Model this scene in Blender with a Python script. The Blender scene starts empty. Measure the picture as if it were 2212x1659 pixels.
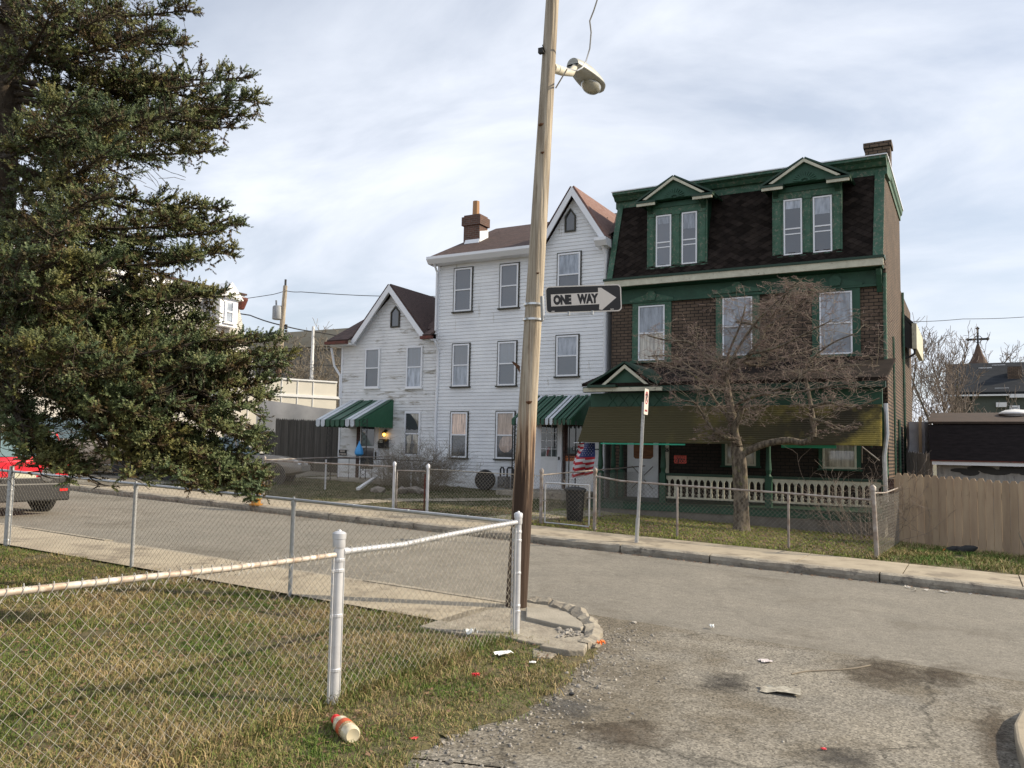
import bpy, bmesh, math, random
import numpy as np
from mathutils import Vector, Matrix, noise as mnoise
R = math.radians
rnd = random.Random(7)
NR = np.random.RandomState(11)
sc = bpy.context.scene
# ---------------------------------------------------------------- camera
YAW, PITCH, ROLL, FPX, CX, CY = 29.0, 4.65, 1.15, 1800.0, 1106.0, 829.5
CAM = Vector((0, 0, 1.84))
f0 = Vector((-math.sin(R(YAW)), math.cos(R(YAW)), 0)); r0 = Vector((math.cos(R(YAW)), math.sin(R(YAW)), 0)); up0 = Vector((0, 0, 1))
fw = f0 * math.cos(R(PITCH)) + up0 * math.sin(R(PITCH))
u1 = up0 * math.cos(R(PITCH)) - f0 * math.sin(R(PITCH))
rc = r0 * math.cos(R(ROLL)) + u1 * math.sin(R(ROLL))
uc = u1 * math.cos(R(ROLL)) - r0 * math.sin(R(ROLL))
cd = bpy.data.cameras.new('camera'); cam = bpy.data.objects.new('camera', cd); sc.collection.objects.link(cam)
cam.matrix_world = Matrix(((rc.x, uc.x, -fw.x, CAM.x), (rc.y, uc.y, -fw.y, CAM.y), (rc.z, uc.z, -fw.z, CAM.z), (0, 0, 0, 1)))
cd.sensor_width = 36; cd.lens = 36 * FPX / 2212.0; cd.clip_start = .05; cd.clip_end = 3000
sc.camera = cam
def ray(px, py): return fw + rc * ((px - CX) / FPX) + uc * ((CY - py) / FPX)
def at_y(px, py, Y):
    r = ray(px, py); return CAM + r * (Y / r.y)
def at_x(px, py, X):
    r = ray(px, py); return CAM + r * (X / r.x)
def at_d(px, py, d): return CAM + ray(px, py) * d
def zt(x): return -.03 * max(-45., min(30., x))
def at_g(px, py, dz=0.):
    r = ray(px, py); k = (dz - 1.84) / (r.z + .03 * r.x); return CAM + r * k
# ---------------------------------------------------------------- light
EL, SAZ = 32.0, 61.0
w = bpy.data.worlds.new('World'); sc.world = w; w.use_nodes = True
nt = w.node_tree; N = nt.nodes; L = nt.links; N.clear()
wo = N.new('ShaderNodeOutputWorld'); bg = N.new('ShaderNodeBackground'); bg.inputs[1].default_value = .1
sky = N.new('ShaderNodeTexSky'); sky.sky_type = 'NISHITA'; sky.sun_disc = False
sky.sun_elevation = R(EL); sky.sun_rotation = R(SAZ); sky.air_density = 1.0; sky.dust_density = 1.2; sky.ozone_density = 1.2
tc = N.new('ShaderNodeTexCoord'); sp = N.new('ShaderNodeSeparateXYZ'); L.new(tc.outputs['Generated'], sp.inputs[0])
ad = N.new('ShaderNodeMath'); ad.operation = 'MAXIMUM'; ad.inputs[1].default_value = 0; L.new(sp.outputs[2], ad.inputs[0])
ad2 = N.new('ShaderNodeMath'); ad2.inputs[1].default_value = .22; L.new(ad.outputs[0], ad2.inputs[0])
dv = N.new('ShaderNodeVectorMath'); dv.operation = 'DIVIDE'; L.new(tc.outputs['Generated'], dv.inputs[0])
cb = N.new('ShaderNodeCombineXYZ')
for i in range(2): L.new(ad2.outputs[0], cb.inputs[i])
cb.inputs[2].default_value = 1.0; L.new(cb.outputs[0], dv.inputs[1])
mp = N.new('ShaderNodeMapping'); mp.inputs['Rotation'].default_value = (0, 0, R(25)); mp.inputs['Scale'].default_value = (.55, .85, 1.0); mp.inputs['Location'].default_value = (3.1, .4, 0)
L.new(dv.outputs[0], mp.inputs[0])
n1 = N.new('ShaderNodeTexNoise'); n1.inputs['Scale'].default_value = 1.9; n1.inputs['Detail'].default_value = 9; n1.inputs['Roughness'].default_value = .56; n1.inputs['Distortion'].default_value = .5
L.new(mp.outputs[0], n1.inputs['Vector'])
cr = N.new('ShaderNodeValToRGB'); cr.color_ramp.elements[0].position = .36; cr.color_ramp.elements[0].color = (.48,) * 3 + (1,); cr.color_ramp.elements[1].position = .64; cr.color_ramp.elements[1].color = (1, 1, 1, 1)
L.new(n1.outputs[0], cr.inputs[0])
mx = N.new('ShaderNodeMix'); mx.data_type = 'RGBA'; L.new(cr.outputs[0], mx.inputs['Factor'])
L.new(sky.outputs[0], mx.inputs['A']); mx.inputs['B'].default_value = (7.7, 8.1, 8.9, 1)
L.new(mx.outputs['Result'], bg.inputs[0]); L.new(bg.outputs[0], wo.inputs[0])
sl = bpy.data.lights.new('sun', 'SUN'); sl.energy = 5.0; sl.angle = R(.6); sl.color = (1, .86, .65)
so = bpy.data.objects.new('sun', sl); sc.collection.objects.link(so)
sdir = Vector((math.sin(R(SAZ)) * math.cos(R(EL)), math.cos(R(SAZ)) * math.cos(R(EL)), math.sin(R(EL))))
so.rotation_euler = sdir.to_track_quat('Z', 'Y').to_euler()
sc.view_settings.view_transform = 'Standard'; sc.view_settings.look = 'None'; sc.view_settings.exposure = .35; sc.view_settings.gamma = 1
sc.cycles.max_bounces = 6; sc.cycles.transparent_max_bounces = 8; sc.cycles.use_denoising = True
# ---------------------------------------------------------------- helpers
C = sc.collection
def tag(o, label=None, cat=None, group=None, kind=None):
    if label: o['label'] = label
    if cat: o['category'] = cat
    if group: o['group'] = group
    if kind: o['kind'] = kind
    return o
def thing(name, label, cat, loc, group=None):
    o = bpy.data.objects.new(name, None); C.objects.link(o); o.location = loc; o.empty_display_size = .1
    return tag(o, label, cat, group)
def wloc(p):
    v = Vector((0, 0, 0))
    while p is not None: v += p.location; p = p.parent
    return v
def addmesh(name, me, m, parent=None, smooth=False):
    if m is not None:
        for mm in (m if isinstance(m, (list, tuple)) else [m]): me.materials.append(mm)
    o = bpy.data.objects.new(name, me); C.objects.link(o)
    if parent is not None: o.parent = parent
    if smooth: me.polygons.foreach_set('use_smooth', [True] * len(me.polygons))
    return o
SPLIT = {'verge_board', 'soffit', 'corner_board', 'cornice_bracket', 'side_pipe', 'awning_frame', 'flashing'}
class MB:
    def __init__(s): s.v = []; s.f = []; s.m = []; s.mi = 0; s.ad = []
    def add(s, vs, fs):
        b = len(s.v); s.ad.append((b, len(s.f))); s.v += [tuple(p) for p in vs]; s.f += [tuple(i + b for i in f) for f in fs]; s.m += [s.mi] * len(fs)
    def quad(s, a, b, c, d): s.add([a, b, c, d], [(0, 1, 2, 3)])
    def poly(s, pts): s.add(pts, [tuple(range(len(pts)))])
    def box(s, x0, x1, y0, y1, z0, z1):
        s.add([(x0, y0, z0), (x1, y0, z0), (x1, y1, z0), (x0, y1, z0), (x0, y0, z1), (x1, y0, z1), (x1, y1, z1), (x0, y1, z1)],
              [(0, 3, 2, 1), (4, 5, 6, 7), (0, 1, 5, 4), (1, 2, 6, 5), (2, 3, 7, 6), (3, 0, 4, 7)])
    def beam(s, a, b, wd, th, up=(0, 0, 1)):
        a = Vector(a); b = Vector(b); d = (b - a).normalized(); u = Vector(up); sd = d.cross(u)
        if sd.length < 1e-4: sd = d.cross(Vector((1, 0, 0)))
        sd.normalize(); u = sd.cross(d); sd = sd * wd / 2; u = u * th / 2
        s.add([a - sd - u, a + sd - u, a + sd + u, a - sd + u, b - sd - u, b + sd - u, b + sd + u, b - sd + u],
              [(0, 1, 2, 3), (7, 6, 5, 4), (0, 4, 5, 1), (1, 5, 6, 2), (2, 6, 7, 3), (3, 7, 4, 0)])
    def prism(s, pts, off):   # closed outline pts extruded by vector off
        n = len(pts); o = Vector(off); a = [Vector(p) for p in pts]
        s.add(a + [p + o for p in a], [tuple(range(n - 1, -1, -1)), tuple(range(n, 2 * n))] + [(i, (i + 1) % n, (i + 1) % n + n, i + n) for i in range(n)])
    def tube(s, pts, r, n=8, cap=True):
        pts = [Vector(p) for p in pts]; m = len(pts); rr = r if isinstance(r, (list, tuple)) else [r] * m
        t0 = (pts[1] - pts[0]).normalized(); ref = Vector((0, 0, 1)) if abs(t0.z) < .9 else Vector((1, 0, 0))
        u = t0.cross(ref).normalized(); vs = []
        for i in range(m):
            t = (pts[min(i + 1, m - 1)] - pts[max(i - 1, 0)]).normalized()
            u = (u - t * u.dot(t)).normalized(); w_ = t.cross(u)
            for k in range(n):
                a = 2 * math.pi * k / n; vs.append(pts[i] + (u * math.cos(a) + w_ * math.sin(a)) * rr[i])
        fs = [(i * n + k, i * n + (k + 1) % n, (i + 1) * n + (k + 1) % n, (i + 1) * n + k) for i in range(m - 1) for k in range(n)]
        if cap: fs += [tuple(range(n - 1, -1, -1)), tuple(range((m - 1) * n, m * n))]
        s.add(vs, fs)
    def lathe(s, prof, c=(0, 0, 0), axis=(0, 0, 1), n=20):
        ax = Vector(axis).normalized(); ref = Vector((1, 0, 0)) if abs(ax.x) < .9 else Vector((0, 1, 0))
        u = ax.cross(ref).normalized(); w_ = ax.cross(u); c = Vector(c); vs = []; m = len(prof)
        for r, h in prof:
            for k in range(n):
                a = 2 * math.pi * k / n; vs.append(c + ax * h + (u * math.cos(a) + w_ * math.sin(a)) * max(r, 1e-4))
        fs = [(i * n + k, i * n + (k + 1) % n, (i + 1) * n + (k + 1) % n, (i + 1) * n + k) for i in range(m - 1) for k in range(n)]
        s.add(vs, fs + [tuple(range(n - 1, -1, -1)), tuple(range((m - 1) * n, m * n))])
    def grid(s, P):
        a = len(P); b = len(P[0]); s.add([p for r_ in P for p in r_], [(i * b + j, i * b + j + 1, (i + 1) * b + j + 1, (i + 1) * b + j) for i in range(a - 1) for j in range(b - 1)])
    def build(s, name, m, parent=None, smooth=False, recalc=True, bevel=0):
        if name in SPLIT and len(s.ad) > 1:
            for i in range(len(s.ad)):
                v0, f0_ = s.ad[i]; v1, f1_ = s.ad[i + 1] if i + 1 < len(s.ad) else (len(s.v), len(s.f)); q = MB(); q.add(s.v[v0:v1], [tuple(k - v0 for k in f) for f in s.f[f0_:f1_]]); o = q.build(name, m, parent, smooth, recalc, bevel)
            return o
        off = wloc(parent) if parent is not None else Vector((0, 0, 0))
        me = bpy.data.meshes.new(name); me.from_pydata([(x - off.x, y - off.y, z - off.z) for x, y, z in s.v], [], s.f)
        if isinstance(m, (list, tuple)): me.polygons.foreach_set('material_index', s.m)
        if recalc:
            bm = bmesh.new(); bm.from_mesh(me); bmesh.ops.recalc_face_normals(bm, faces=bm.faces)
            bm.to_mesh(me); bm.free()
        o = addmesh(name, me, m, parent, smooth)
        if smooth: me.set_sharp_from_angle(angle=R(38))
        if bevel:
            b = o.modifiers.new('b', 'BEVEL'); b.width = bevel; b.segments = 2; b.limit_method = 'ANGLE'
        return o
def np_mesh(name, V, F, m, parent=None, smooth=False):
    off = wloc(parent) if parent is not None else Vector((0, 0, 0))
    V = np.asarray(V, dtype=np.float32) - np.array(off, dtype=np.float32); F = np.asarray(F, dtype=np.int32); k = F.shape[1]
    me = bpy.data.meshes.new(name); me.vertices.add(len(V)); me.vertices.foreach_set('co', V.ravel())
    me.loops.add(F.size); me.loops.foreach_set('vertex_index', F.ravel()); me.polygons.add(len(F))
    me.polygons.foreach_set('loop_start', np.arange(0, F.size, k, dtype=np.int32)); me.polygons.foreach_set('loop_total', np.full(len(F), k, dtype=np.int32))
    me.update(calc_edges=True); return addmesh(name, me, m, parent, smooth)
def segs_mesh(name, A, B, ra, rb, m, parent=None, n=3):
    A = np.asarray(A, float); B = np.asarray(B, float); ra = np.asarray(ra, float); rb = np.asarray(rb, float)
    D = B - A; D /= np.linalg.norm(D, axis=1)[:, None] + 1e-9
    ref = np.where(np.abs(D[:, 2:3]) < .9, np.array([[0, 0, 1.]]), np.array([[1., 0, 0]]))
    U = np.cross(D, ref); U /= np.linalg.norm(U, axis=1)[:, None]; W = np.cross(D, U); vs = []
    for P, r_ in ((A, ra), (B, rb)):
        for k in range(n):
            a = 2 * math.pi * k / n; vs.append(P + (U * math.cos(a) + W * math.sin(a)) * r_[:, None])
    V = np.stack(vs, 1).reshape(-1, 3); b = np.arange(len(A))[:, None] * 2 * n
    F = np.concatenate([b + np.array([[k, (k + 1) % n, n + (k + 1) % n, n + k]]) for k in range(n)], 0)
    return np_mesh(name, V, F, m, parent, smooth=True)
def text_pts(txt, size, off=0., ext=.002, sx=1., align='CENTER'):
    cu = bpy.data.curves.new('t', 'FONT'); cu.body = txt; cu.size = size; cu.offset = off; cu.extrude = ext; cu.align_x = align; cu.align_y = 'CENTER'; cu.resolution_u = 3
    o = bpy.data.objects.new('t', cu); C.objects.link(o); dg = bpy.context.evaluated_depsgraph_get(); dg.update()
    me = bpy.data.meshes.new_from_object(o.evaluated_get(dg)); vs = [(v.co.x * sx, v.co.y, v.co.z) for v in me.vertices]; fs = [tuple(p.vertices) for p in me.polygons]
    bpy.data.objects.remove(o); bpy.data.meshes.remove(me); bpy.data.curves.remove(cu); return vs, fs
def put_text(mb, txt, size, org, ux, uy, off=0., sx=1., ext=.002):
    vs, fs = text_pts(txt, size, off, ext, sx); ux = Vector(ux).normalized(); uy = Vector(uy).normalized(); uz = ux.cross(uy); o = Vector(org)
    mb.add([o + ux * x + uy * y + uz * z for x, y, z in vs], fs)
# ---------------------------------------------------------------- materials
def mat(name, c1, c2=None, scale=6., rough=.8, bump=0., bscale=40., stretch=(1, 1, 1), metal=0., spec=.4, island=0., lo=.35, hi=.65, c3=None, s3=1.2, t3=.58, detail=8, st3=(1, 1, 1), hue=0.):
    m = bpy.data.materials.new(name); m.use_nodes = True; t = m.node_tree; N = t.nodes; L = t.links; p = N['Principled BSDF']
    p.inputs['Roughness'].default_value = rough; p.inputs['Metallic'].default_value = metal; p.inputs['Specular IOR Level'].default_value = spec
    tc = N.new('ShaderNodeTexCoord'); mp = N.new('ShaderNodeMapping'); mp.inputs['Scale'].default_value = stretch; L.new(tc.outputs['Object'], mp.inputs[0])
    col = None
    if c2 is None: c2 = tuple(x * .8 for x in c1)
    nz = N.new('ShaderNodeTexNoise'); nz.inputs['Scale'].default_value = scale; nz.inputs['Detail'].default_value = detail; nz.inputs['Roughness'].default_value = .62; L.new(mp.outputs[0], nz.inputs['Vector'])
    cr = N.new('ShaderNodeValToRGB'); e = cr.color_ramp.elements; e[0].position = lo; e[0].color = (*c1, 1); e[1].position = hi; e[1].color = (*c2, 1); L.new(nz.outputs[0], cr.inputs[0]); col = cr.outputs[0]
    if c3 is not None:
        mp3 = N.new('ShaderNodeMapping'); mp3.inputs['Scale'].default_value = st3; L.new(tc.outputs['Object'], mp3.inputs[0])
        n3 = N.new('ShaderNodeTexNoise'); n3.inputs['Scale'].default_value = s3; n3.inputs['Detail'].default_value = 10; n3.inputs['Roughness'].default_value = .68; L.new(mp3.outputs[0], n3.inputs['Vector'])
        r3 = N.new('ShaderNodeValToRGB'); r3.color_ramp.elements[0].position = t3 - .03; r3.color_ramp.elements[0].color = (0, 0, 0, 1); r3.color_ramp.elements[1].position = t3 + .07; r3.color_ramp.elements[1].color = (1, 1, 1, 1); L.new(n3.outputs[0], r3.inputs[0])
        mx = N.new('ShaderNodeMix'); mx.data_type = 'RGBA'; L.new(r3.outputs[0], mx.inputs['Factor']); L.new(col, mx.inputs['A']); mx.inputs['B'].default_value = (*c3, 1); col = mx.outputs['Result']
    if island:
        g = N.new('ShaderNodeNewGeometry'); mr = N.new('ShaderNodeMapRange'); mr.inputs['To Min'].default_value = 1 - island; mr.inputs['To Max'].default_value = 1 + island; L.new(g.outputs['Random Per Island'], mr.inputs[0])
        hs = N.new('ShaderNodeHueSaturation'); L.new(mr.outputs[0], hs.inputs['Value']); L.new(col, hs.inputs['Color']); col = hs.outputs[0]
    L.new(col, p.inputs['Base Color'])
    if bump:
        nb = N.new('ShaderNodeTexNoise'); nb.inputs['Scale'].default_value = bscale; nb.inputs['Detail'].default_value = 6; L.new(mp.outputs[0], nb.inputs['Vector'])
        bp = N.new('ShaderNodeBump'); bp.inputs['Strength'].default_value = bump; bp.inputs['Distance'].default_value = .02; L.new(nb.outputs[0], bp.inputs['Height']); L.new(bp.outputs[0], p.inputs['Normal'])
    return m
def brickmat(name, c1, c2, mortar, bw=.23, bh=.09, ms=.012, bump=.5):
    m = bpy.data.materials.new(name); m.use_nodes = True; t = m.node_tree; N = t.nodes; L = t.links; p = N['Principled BSDF']; p.inputs['Roughness'].default_value = .9
    tc = N.new('ShaderNodeTexCoord'); s = N.new('ShaderNodeSeparateXYZ'); L.new(tc.outputs['Object'], s.inputs[0]); a = N.new('ShaderNodeMath'); L.new(s.outputs[0], a.inputs[0]); L.new(s.outputs[1], a.inputs[1])
    c = N.new('ShaderNodeCombineXYZ'); L.new(a.outputs[0], c.inputs[0]); L.new(s.outputs[2], c.inputs[1])
    b = N.new('ShaderNodeTexBrick'); b.inputs['Scale'].default_value = 1; b.inputs['Brick Width'].default_value = bw; b.inputs['Row Height'].default_value = bh; b.inputs['Mortar Size'].default_value = ms; b.inputs['Mortar Smooth'].default_value = .2; b.inputs['Bias'].default_value = .1
    b.inputs['Color1'].default_value = (*c1, 1); b.inputs['Color2'].default_value = (*c2, 1); b.inputs['Mortar'].default_value = (*mortar, 1); L.new(c.outputs[0], b.inputs['Vector'])
    nz = N.new('ShaderNodeTexNoise'); nz.inputs['Scale'].default_value = 1.3; nz.inputs['Detail'].default_value = 9; L.new(tc.outputs['Object'], nz.inputs['Vector'])
    mr = N.new('ShaderNodeMapRange'); mr.inputs['From Min'].default_value = .3; mr.inputs['From Max'].default_value = .7; mr.inputs['To Min'].default_value = .7; mr.inputs['To Max'].default_value = 1.25; L.new(nz.outputs[0], mr.inputs[0])
    hs = N.new('ShaderNodeHueSaturation'); L.new(mr.outputs[0], hs.inputs['Value']); L.new(b.outputs[0], hs.inputs['Color']); L.new(hs.outputs[0], p.inputs['Base Color'])
    bp = N.new('ShaderNodeBump'); bp.inputs['Strength'].default_value = bump; bp.inputs['Distance'].default_value = .02; bp.invert = True; L.new(b.outputs['Fac'], bp.inputs['Height']); L.new(bp.outputs[0], p.inputs['Normal'])
    return m
def plain(name, c, rough=.5, metal=0., spec=.5, alpha=1., emit=None, es=0., trans=0., coat=0.):
    m = bpy.data.materials.new(name); m.use_nodes = True; p = m.node_tree.nodes['Principled BSDF']
    p.inputs['Base Color'].default_value = (*c, 1); p.inputs['Roughness'].default_value = rough; p.inputs['Metallic'].default_value = metal; p.inputs['Specular IOR Level'].default_value = spec; p.inputs['Alpha'].default_value = alpha
    p.inputs['Transmission Weight'].default_value = trans; p.inputs['Coat Weight'].default_value = coat
    if emit: p.inputs['Emission Color'].default_value = (*emit, 1); p.inputs['Emission Strength'].default_value = es
    return m
def pane_mat(name, ctop, cbot, split=.5, rough=.06, folds=1.):
    # window with a blind or curtain right behind polished glass; the coat is the glass
    m = mat(name, tuple(v * 1.25 for v in ctop), tuple(v * .7 for v in cbot), scale=2.2, rough=.7, spec=.3, stretch=(2.2 + 5 * folds, 1, .8), lo=.38, hi=.62)
    t = m.node_tree; N = t.nodes; L = t.links; oi = N.new('ShaderNodeObjectInfo'); mp = [n for n in N if n.type == 'MAPPING'][0]; cx = N.new('ShaderNodeCombineXYZ'); mu = N.new('ShaderNodeMath'); mu.operation = 'MULTIPLY'; mu.inputs[1].default_value = 37; L.new(oi.outputs['Random'], mu.inputs[0])
    L.new(mu.outputs[0], cx.inputs[0]); L.new(mu.outputs[0], cx.inputs[2]); L.new(cx.outputs[0], mp.inputs['Location']); pp = N['Principled BSDF']; src = pp.inputs['Base Color'].links[0].from_socket; mr = N.new('ShaderNodeMapRange'); mr.inputs['To Min'].default_value = .55; mr.inputs['To Max'].default_value = 1.3; L.new(oi.outputs['Random'], mr.inputs[0]); hs = N.new('ShaderNodeHueSaturation'); L.new(mr.outputs[0], hs.inputs['Value']); L.new(src, hs.inputs['Color']); L.new(hs.outputs[0], pp.inputs['Base Color'])
    p = m.node_tree.nodes['Principled BSDF']; p.inputs['Coat Weight'].default_value = 1.; p.inputs['Coat Roughness'].default_value = rough * .5; p.inputs['Coat IOR'].default_value = 1.9
    return m
M = {}
M['siding'] = mat('white_siding', (.76, .78, .80), (.66, .68, .71), scale=1.2, rough=.55, c3=(.40, .38, .33), s3=2.2, t3=.66, st3=(1.8, 1.6, .30), island=.04)
M['siding_dirty'] = mat('white_siding_dirty', (.74, .75, .76), (.63, .64, .65), scale=1.5, rough=.6, c3=(.32, .30, .26), s3=2.6, t3=.58, st3=(.5, 1, 2.2), island=.05)
M['trim'] = mat('white_trim', (.74, .75, .76), (.66, .67, .68), scale=4, rough=.5, c3=(.35, .33, .3), s3=5, t3=.68)
M['vinyl'] = plain('white_vinyl', (.74, .76, .80), .4)
M['darkframe'] = mat('old_dark_frame', (.035, .04, .035), (.07, .06, .045), scale=12, rough=.7)
M['shingle'] = mat('brown_shingle', (.035, .022, .021), (.10, .062, .054), scale=5, rough=.9, stretch=(.9, 5, 9), bump=.6, bscale=18, island=.25, lo=.4, hi=.6)
M['shingle_sunlit'] = mat('sunlit_shingle', (.16, .085, .07), (.22, .14, .12), scale=4, rough=.9, stretch=(1, 1, 5), bump=.4, bscale=25)  # sun on the right gable slope painted in as lighter, redder shingle
M['redmetal'] = mat('rust_red_metal', (.15, .035, .025), (.08, .03, .02), scale=8, rough=.6, c3=(.5, .5, .5), s3=3, t3=.7)
M['brick'] = brickmat('brown_brick', (.125, .087, .060), (.092, .064, .045), (.010, .009, .008), .235, .092, .011)
M['brick_side'] = brickmat('brown_side_brick', (.16, .105, .07), (.125, .082, .055), (.012, .009, .007), .235, .092, .022, 1.)  # lighter copy of the front brick: sun on the side wall put into colour
M['brick_shade'] = brickmat('porch_shade_brick', (.036, .025, .018), (.027, .019, .014), (.007, .006, .005), .235, .092, .011)  # front brick darkened: the porch's shade is put into the colour
M['brick_red'] = brickmat('red_chimney_brick', (.13, .06, .042), (.09, .045, .032), (.13, .12, .11), .2, .07, .008)
M['brick_pale'] = brickmat('pale_brick', (.55, .45, .33), (.48, .40, .30), (.5, .45, .38), .22, .075, .008)
M['mansard'] = mat('mansard_scales', (.015, .012, .011), (.027, .021, .018), scale=5, rough=.97, spec=.08, island=.42)
M['green'] = mat('green_paint', (.014, .058, .034), (.02, .08, .048), scale=3.5, rough=.55, c3=(.09, .12, .09), s3=11, t3=.66, st3=(1, 1, 1))
M['green_worn'] = mat('worn_green_paint', (.028, .085, .052), (.055, .13, .088), scale=5, rough=.65, c3=(.16, .17, .13), s3=13, t3=.56)
M['green_dark'] = mat('dark_green_paint', (.009, .034, .02), (.013, .045, .027), scale=3, rough=.5)
M['cream'] = mat('peeling_cream_paint', (.56, .55, .44), (.44, .43, .34), scale=5, rough=.6, c3=(.09, .08, .06), s3=9, t3=.63)
M['concrete'] = mat('concrete', (.34, .31, .26), (.26, .24, .2), scale=3, rough=.9, bump=.35, bscale=45, c3=(.15, .13, .11), s3=1.4, t3=.62)
M['concrete_old'] = mat('old_concrete', (.33, .30, .245), (.21, .185, .15), scale=5, rough=.95, bump=.6, bscale=30, c3=(.09, .08, .07), s3=3, t3=.6)
M['foundation'] = mat('foundation_block', (.22, .20, .17), (.13, .12, .10), scale=2.5, rough=.95, bump=.4)
M['galv'] = mat('galvanised_steel', (.52, .53, .54), (.40, .41, .42), scale=14, rough=.42, metal=.55, spec=.5, c3=(.25, .17, .12), s3=7, t3=.70)
M['silver'] = mat('silver_paint', (.62, .63, .66), (.52, .53, .56), scale=9, rough=.38, metal=.35, c3=(.30, .24, .19), s3=9, t3=.72)
M['rustrail'] = mat('rusty_rail', (.55, .52, .47), (.34, .24, .17), scale=11, rough=.6, metal=.2, stretch=(1, 1, 1), c3=(.65, .62, .56), s3=7, t3=.56)
M['wire'] = mat('fence_wire', (.46, .435, .38), (.30, .265, .21), scale=20, rough=.5, metal=.45)
M['wire_bright'] = mat('bright_fence_wire', (.62, .60, .56), (.45, .42, .36), scale=20, rough=.45, metal=.4)
M['wire_old'] = mat('old_fence_wire', (.25, .235, .21), (.16, .14, .12), scale=12, rough=.7, metal=.2)
M['post_old'] = mat('weathered_fence_pipe', (.36, .34, .32), (.20, .15, .12), scale=7, rough=.6, metal=.3)
M['black'] = plain('black_paint', (.012, .012, .013), .5)
M['iron'] = plain('black_iron', (.015, .014, .014), .6)
M['rubber'] = mat('rubber', (.02, .02, .021), (.035, .034, .033), scale=30, rough=.85)
M['glass_dark'] = pane_mat('dark_pane', (.03, .034, .042), (.055, .06, .07), folds=0)
M['pane_lace'] = pane_mat('lace_curtain_pane', (.17, .19, .22), (.28, .30, .33))
M['pane_screen'] = pane_mat('screened_pane', (.05, .06, .078), (.10, .11, .135), folds=0)
M['pane_sky'] = pane_mat('sky_curtain_pane', (.33, .37, .44), (.22, .26, .32), folds=.4)  # pale sky reflection put into the colour, with faint curtain folds
M['pane_cream'] = pane_mat('cream_curtain_pane', (.42, .38, .31), (.30, .27, .22))
M['pane_pink'] = pane_mat('peach_blind_pane', (.62, .45, .35), (.48, .33, .26))
M['bark'] = mat('bark', (.06, .048, .036), (.17, .14, .105), scale=16, rough=.95, stretch=(1, 1, .35), bump=1., bscale=22, lo=.42, hi=.58, c3=(.13, .13, .05), s3=5, t3=.60)
M['twig'] = mat('dogwood_twig', (.15, .125, .10), (.25, .215, .16), scale=3, rough=.8)
M['twig_red'] = mat('reddish_twig_tips', (.17, .12, .105), (.24, .18, .16), scale=3, rough=.8)
M['twig_grey'] = mat('grey_twig', (.16, .125, .10), (.24, .20, .17), scale=.6, rough=.9)
M['spruce_bark'] = mat('spruce_bark', (.04, .03, .022), (.075, .058, .042), scale=12, rough=.95, bump=.7, bscale=20)
# ---------------------------------------------------------------- ground
def asphalt(name, c1, c2, dirt, crack=.5, peb=.5, cscale=.55, dt=.52):
    m = mat(name, c1, c2, scale=1.1, rough=.93, bump=0, c3=dirt, s3=.45, t3=dt, spec=.25)
    t = m.node_tree; N = t.nodes; L = t.links; p = N['Principled BSDF']; src = p.inputs['Base Color'].links[0].from_socket
    tc = N.new('ShaderNodeTexCoord')
    v = N.new('ShaderNodeTexVoronoi'); v.inputs['Scale'].default_value = 75; L.new(tc.outputs['Object'], v.inputs['Vector'])
    v.inputs['Randomness'].default_value = 1
    bw = N.new('ShaderNodeRGBToBW'); L.new(v.outputs['Color'], bw.inputs[0])
    mr = N.new('ShaderNodeMapRange'); mr.inputs['To Min'].default_value = 1 - peb; mr.inputs['To Max'].default_value = 1 + peb; L.new(bw.outputs[0], mr.inputs[0])
    n2 = N.new('ShaderNodeTexNoise'); n2.inputs['Scale'].default_value = 9; n2.inputs['Detail'].default_value = 12; n2.inputs['Roughness'].default_value = .75; L.new(tc.outputs['Object'], n2.inputs['Vector'])
    m2 = N.new('ShaderNodeMapRange'); m2.inputs['From Min'].default_value = .3; m2.inputs['From Max'].default_value = .7; m2.inputs['To Min'].default_value = .82; m2.inputs['To Max'].default_value = 1.16; L.new(n2.outputs[0], m2.inputs[0])
    mm = N.new('ShaderNodeMath'); mm.operation = 'MULTIPLY'; L.new(mr.outputs[0], mm.inputs[0]); L.new(m2.outputs[0], mm.inputs[1])
    # cracks
    nd = N.new('ShaderNodeTexNoise'); nd.inputs['Scale'].default_value = 1.6; nd.inputs['Detail'].default_value = 8; L.new(tc.outputs['Object'], nd.inputs['Vector'])
    va = N.new('ShaderNodeVectorMath'); va.operation = 'MULTIPLY_ADD'; L.new(nd.outputs['Color'], va.inputs[0]); va.inputs[1].default_value = (.9, .9, .9); L.new(tc.outputs['Object'], va.inputs[2])
    vc = N.new('ShaderNodeTexVoronoi'); vc.feature = 'DISTANCE_TO_EDGE'; vc.inputs['Scale'].default_value = cscale; L.new(va.outputs[0], vc.inputs['Vector'])
    rc_ = N.new('ShaderNodeMapRange'); rc_.inputs['From Min'].default_value = .002; rc_.inputs['From Max'].default_value = .010; rc_.inputs['To Min'].default_value = 1 - crack; rc_.inputs['To Max'].default_value = 1; L.new(vc.outputs['Distance'], rc_.inputs[0])
    m3 = N.new('ShaderNodeMath'); m3.operation = 'MULTIPLY'; L.new(mm.outputs[0], m3.inputs[0]); L.new(rc_.outputs[0], m3.inputs[1])
    hs = N.new('ShaderNodeHueSaturation'); L.new(m3.outputs[0], hs.inputs['Value']); L.new(src, hs.inputs['Color']); L.new(hs.outputs[0], p.inputs['Base Color'])
    ab = N.new('ShaderNodeMath'); L.new(bw.outputs[0], ab.inputs[0]); L.new(n2.outputs[0], ab.inputs[1])
    bp = N.new('ShaderNodeBump'); bp.inputs['Strength'].default_value = .65; bp.inputs['Distance'].default_value = .012; L.new(ab.outputs[0], bp.inputs['Height']); L.new(bp.outputs[0], p.inputs['Normal'])
    return m
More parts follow.
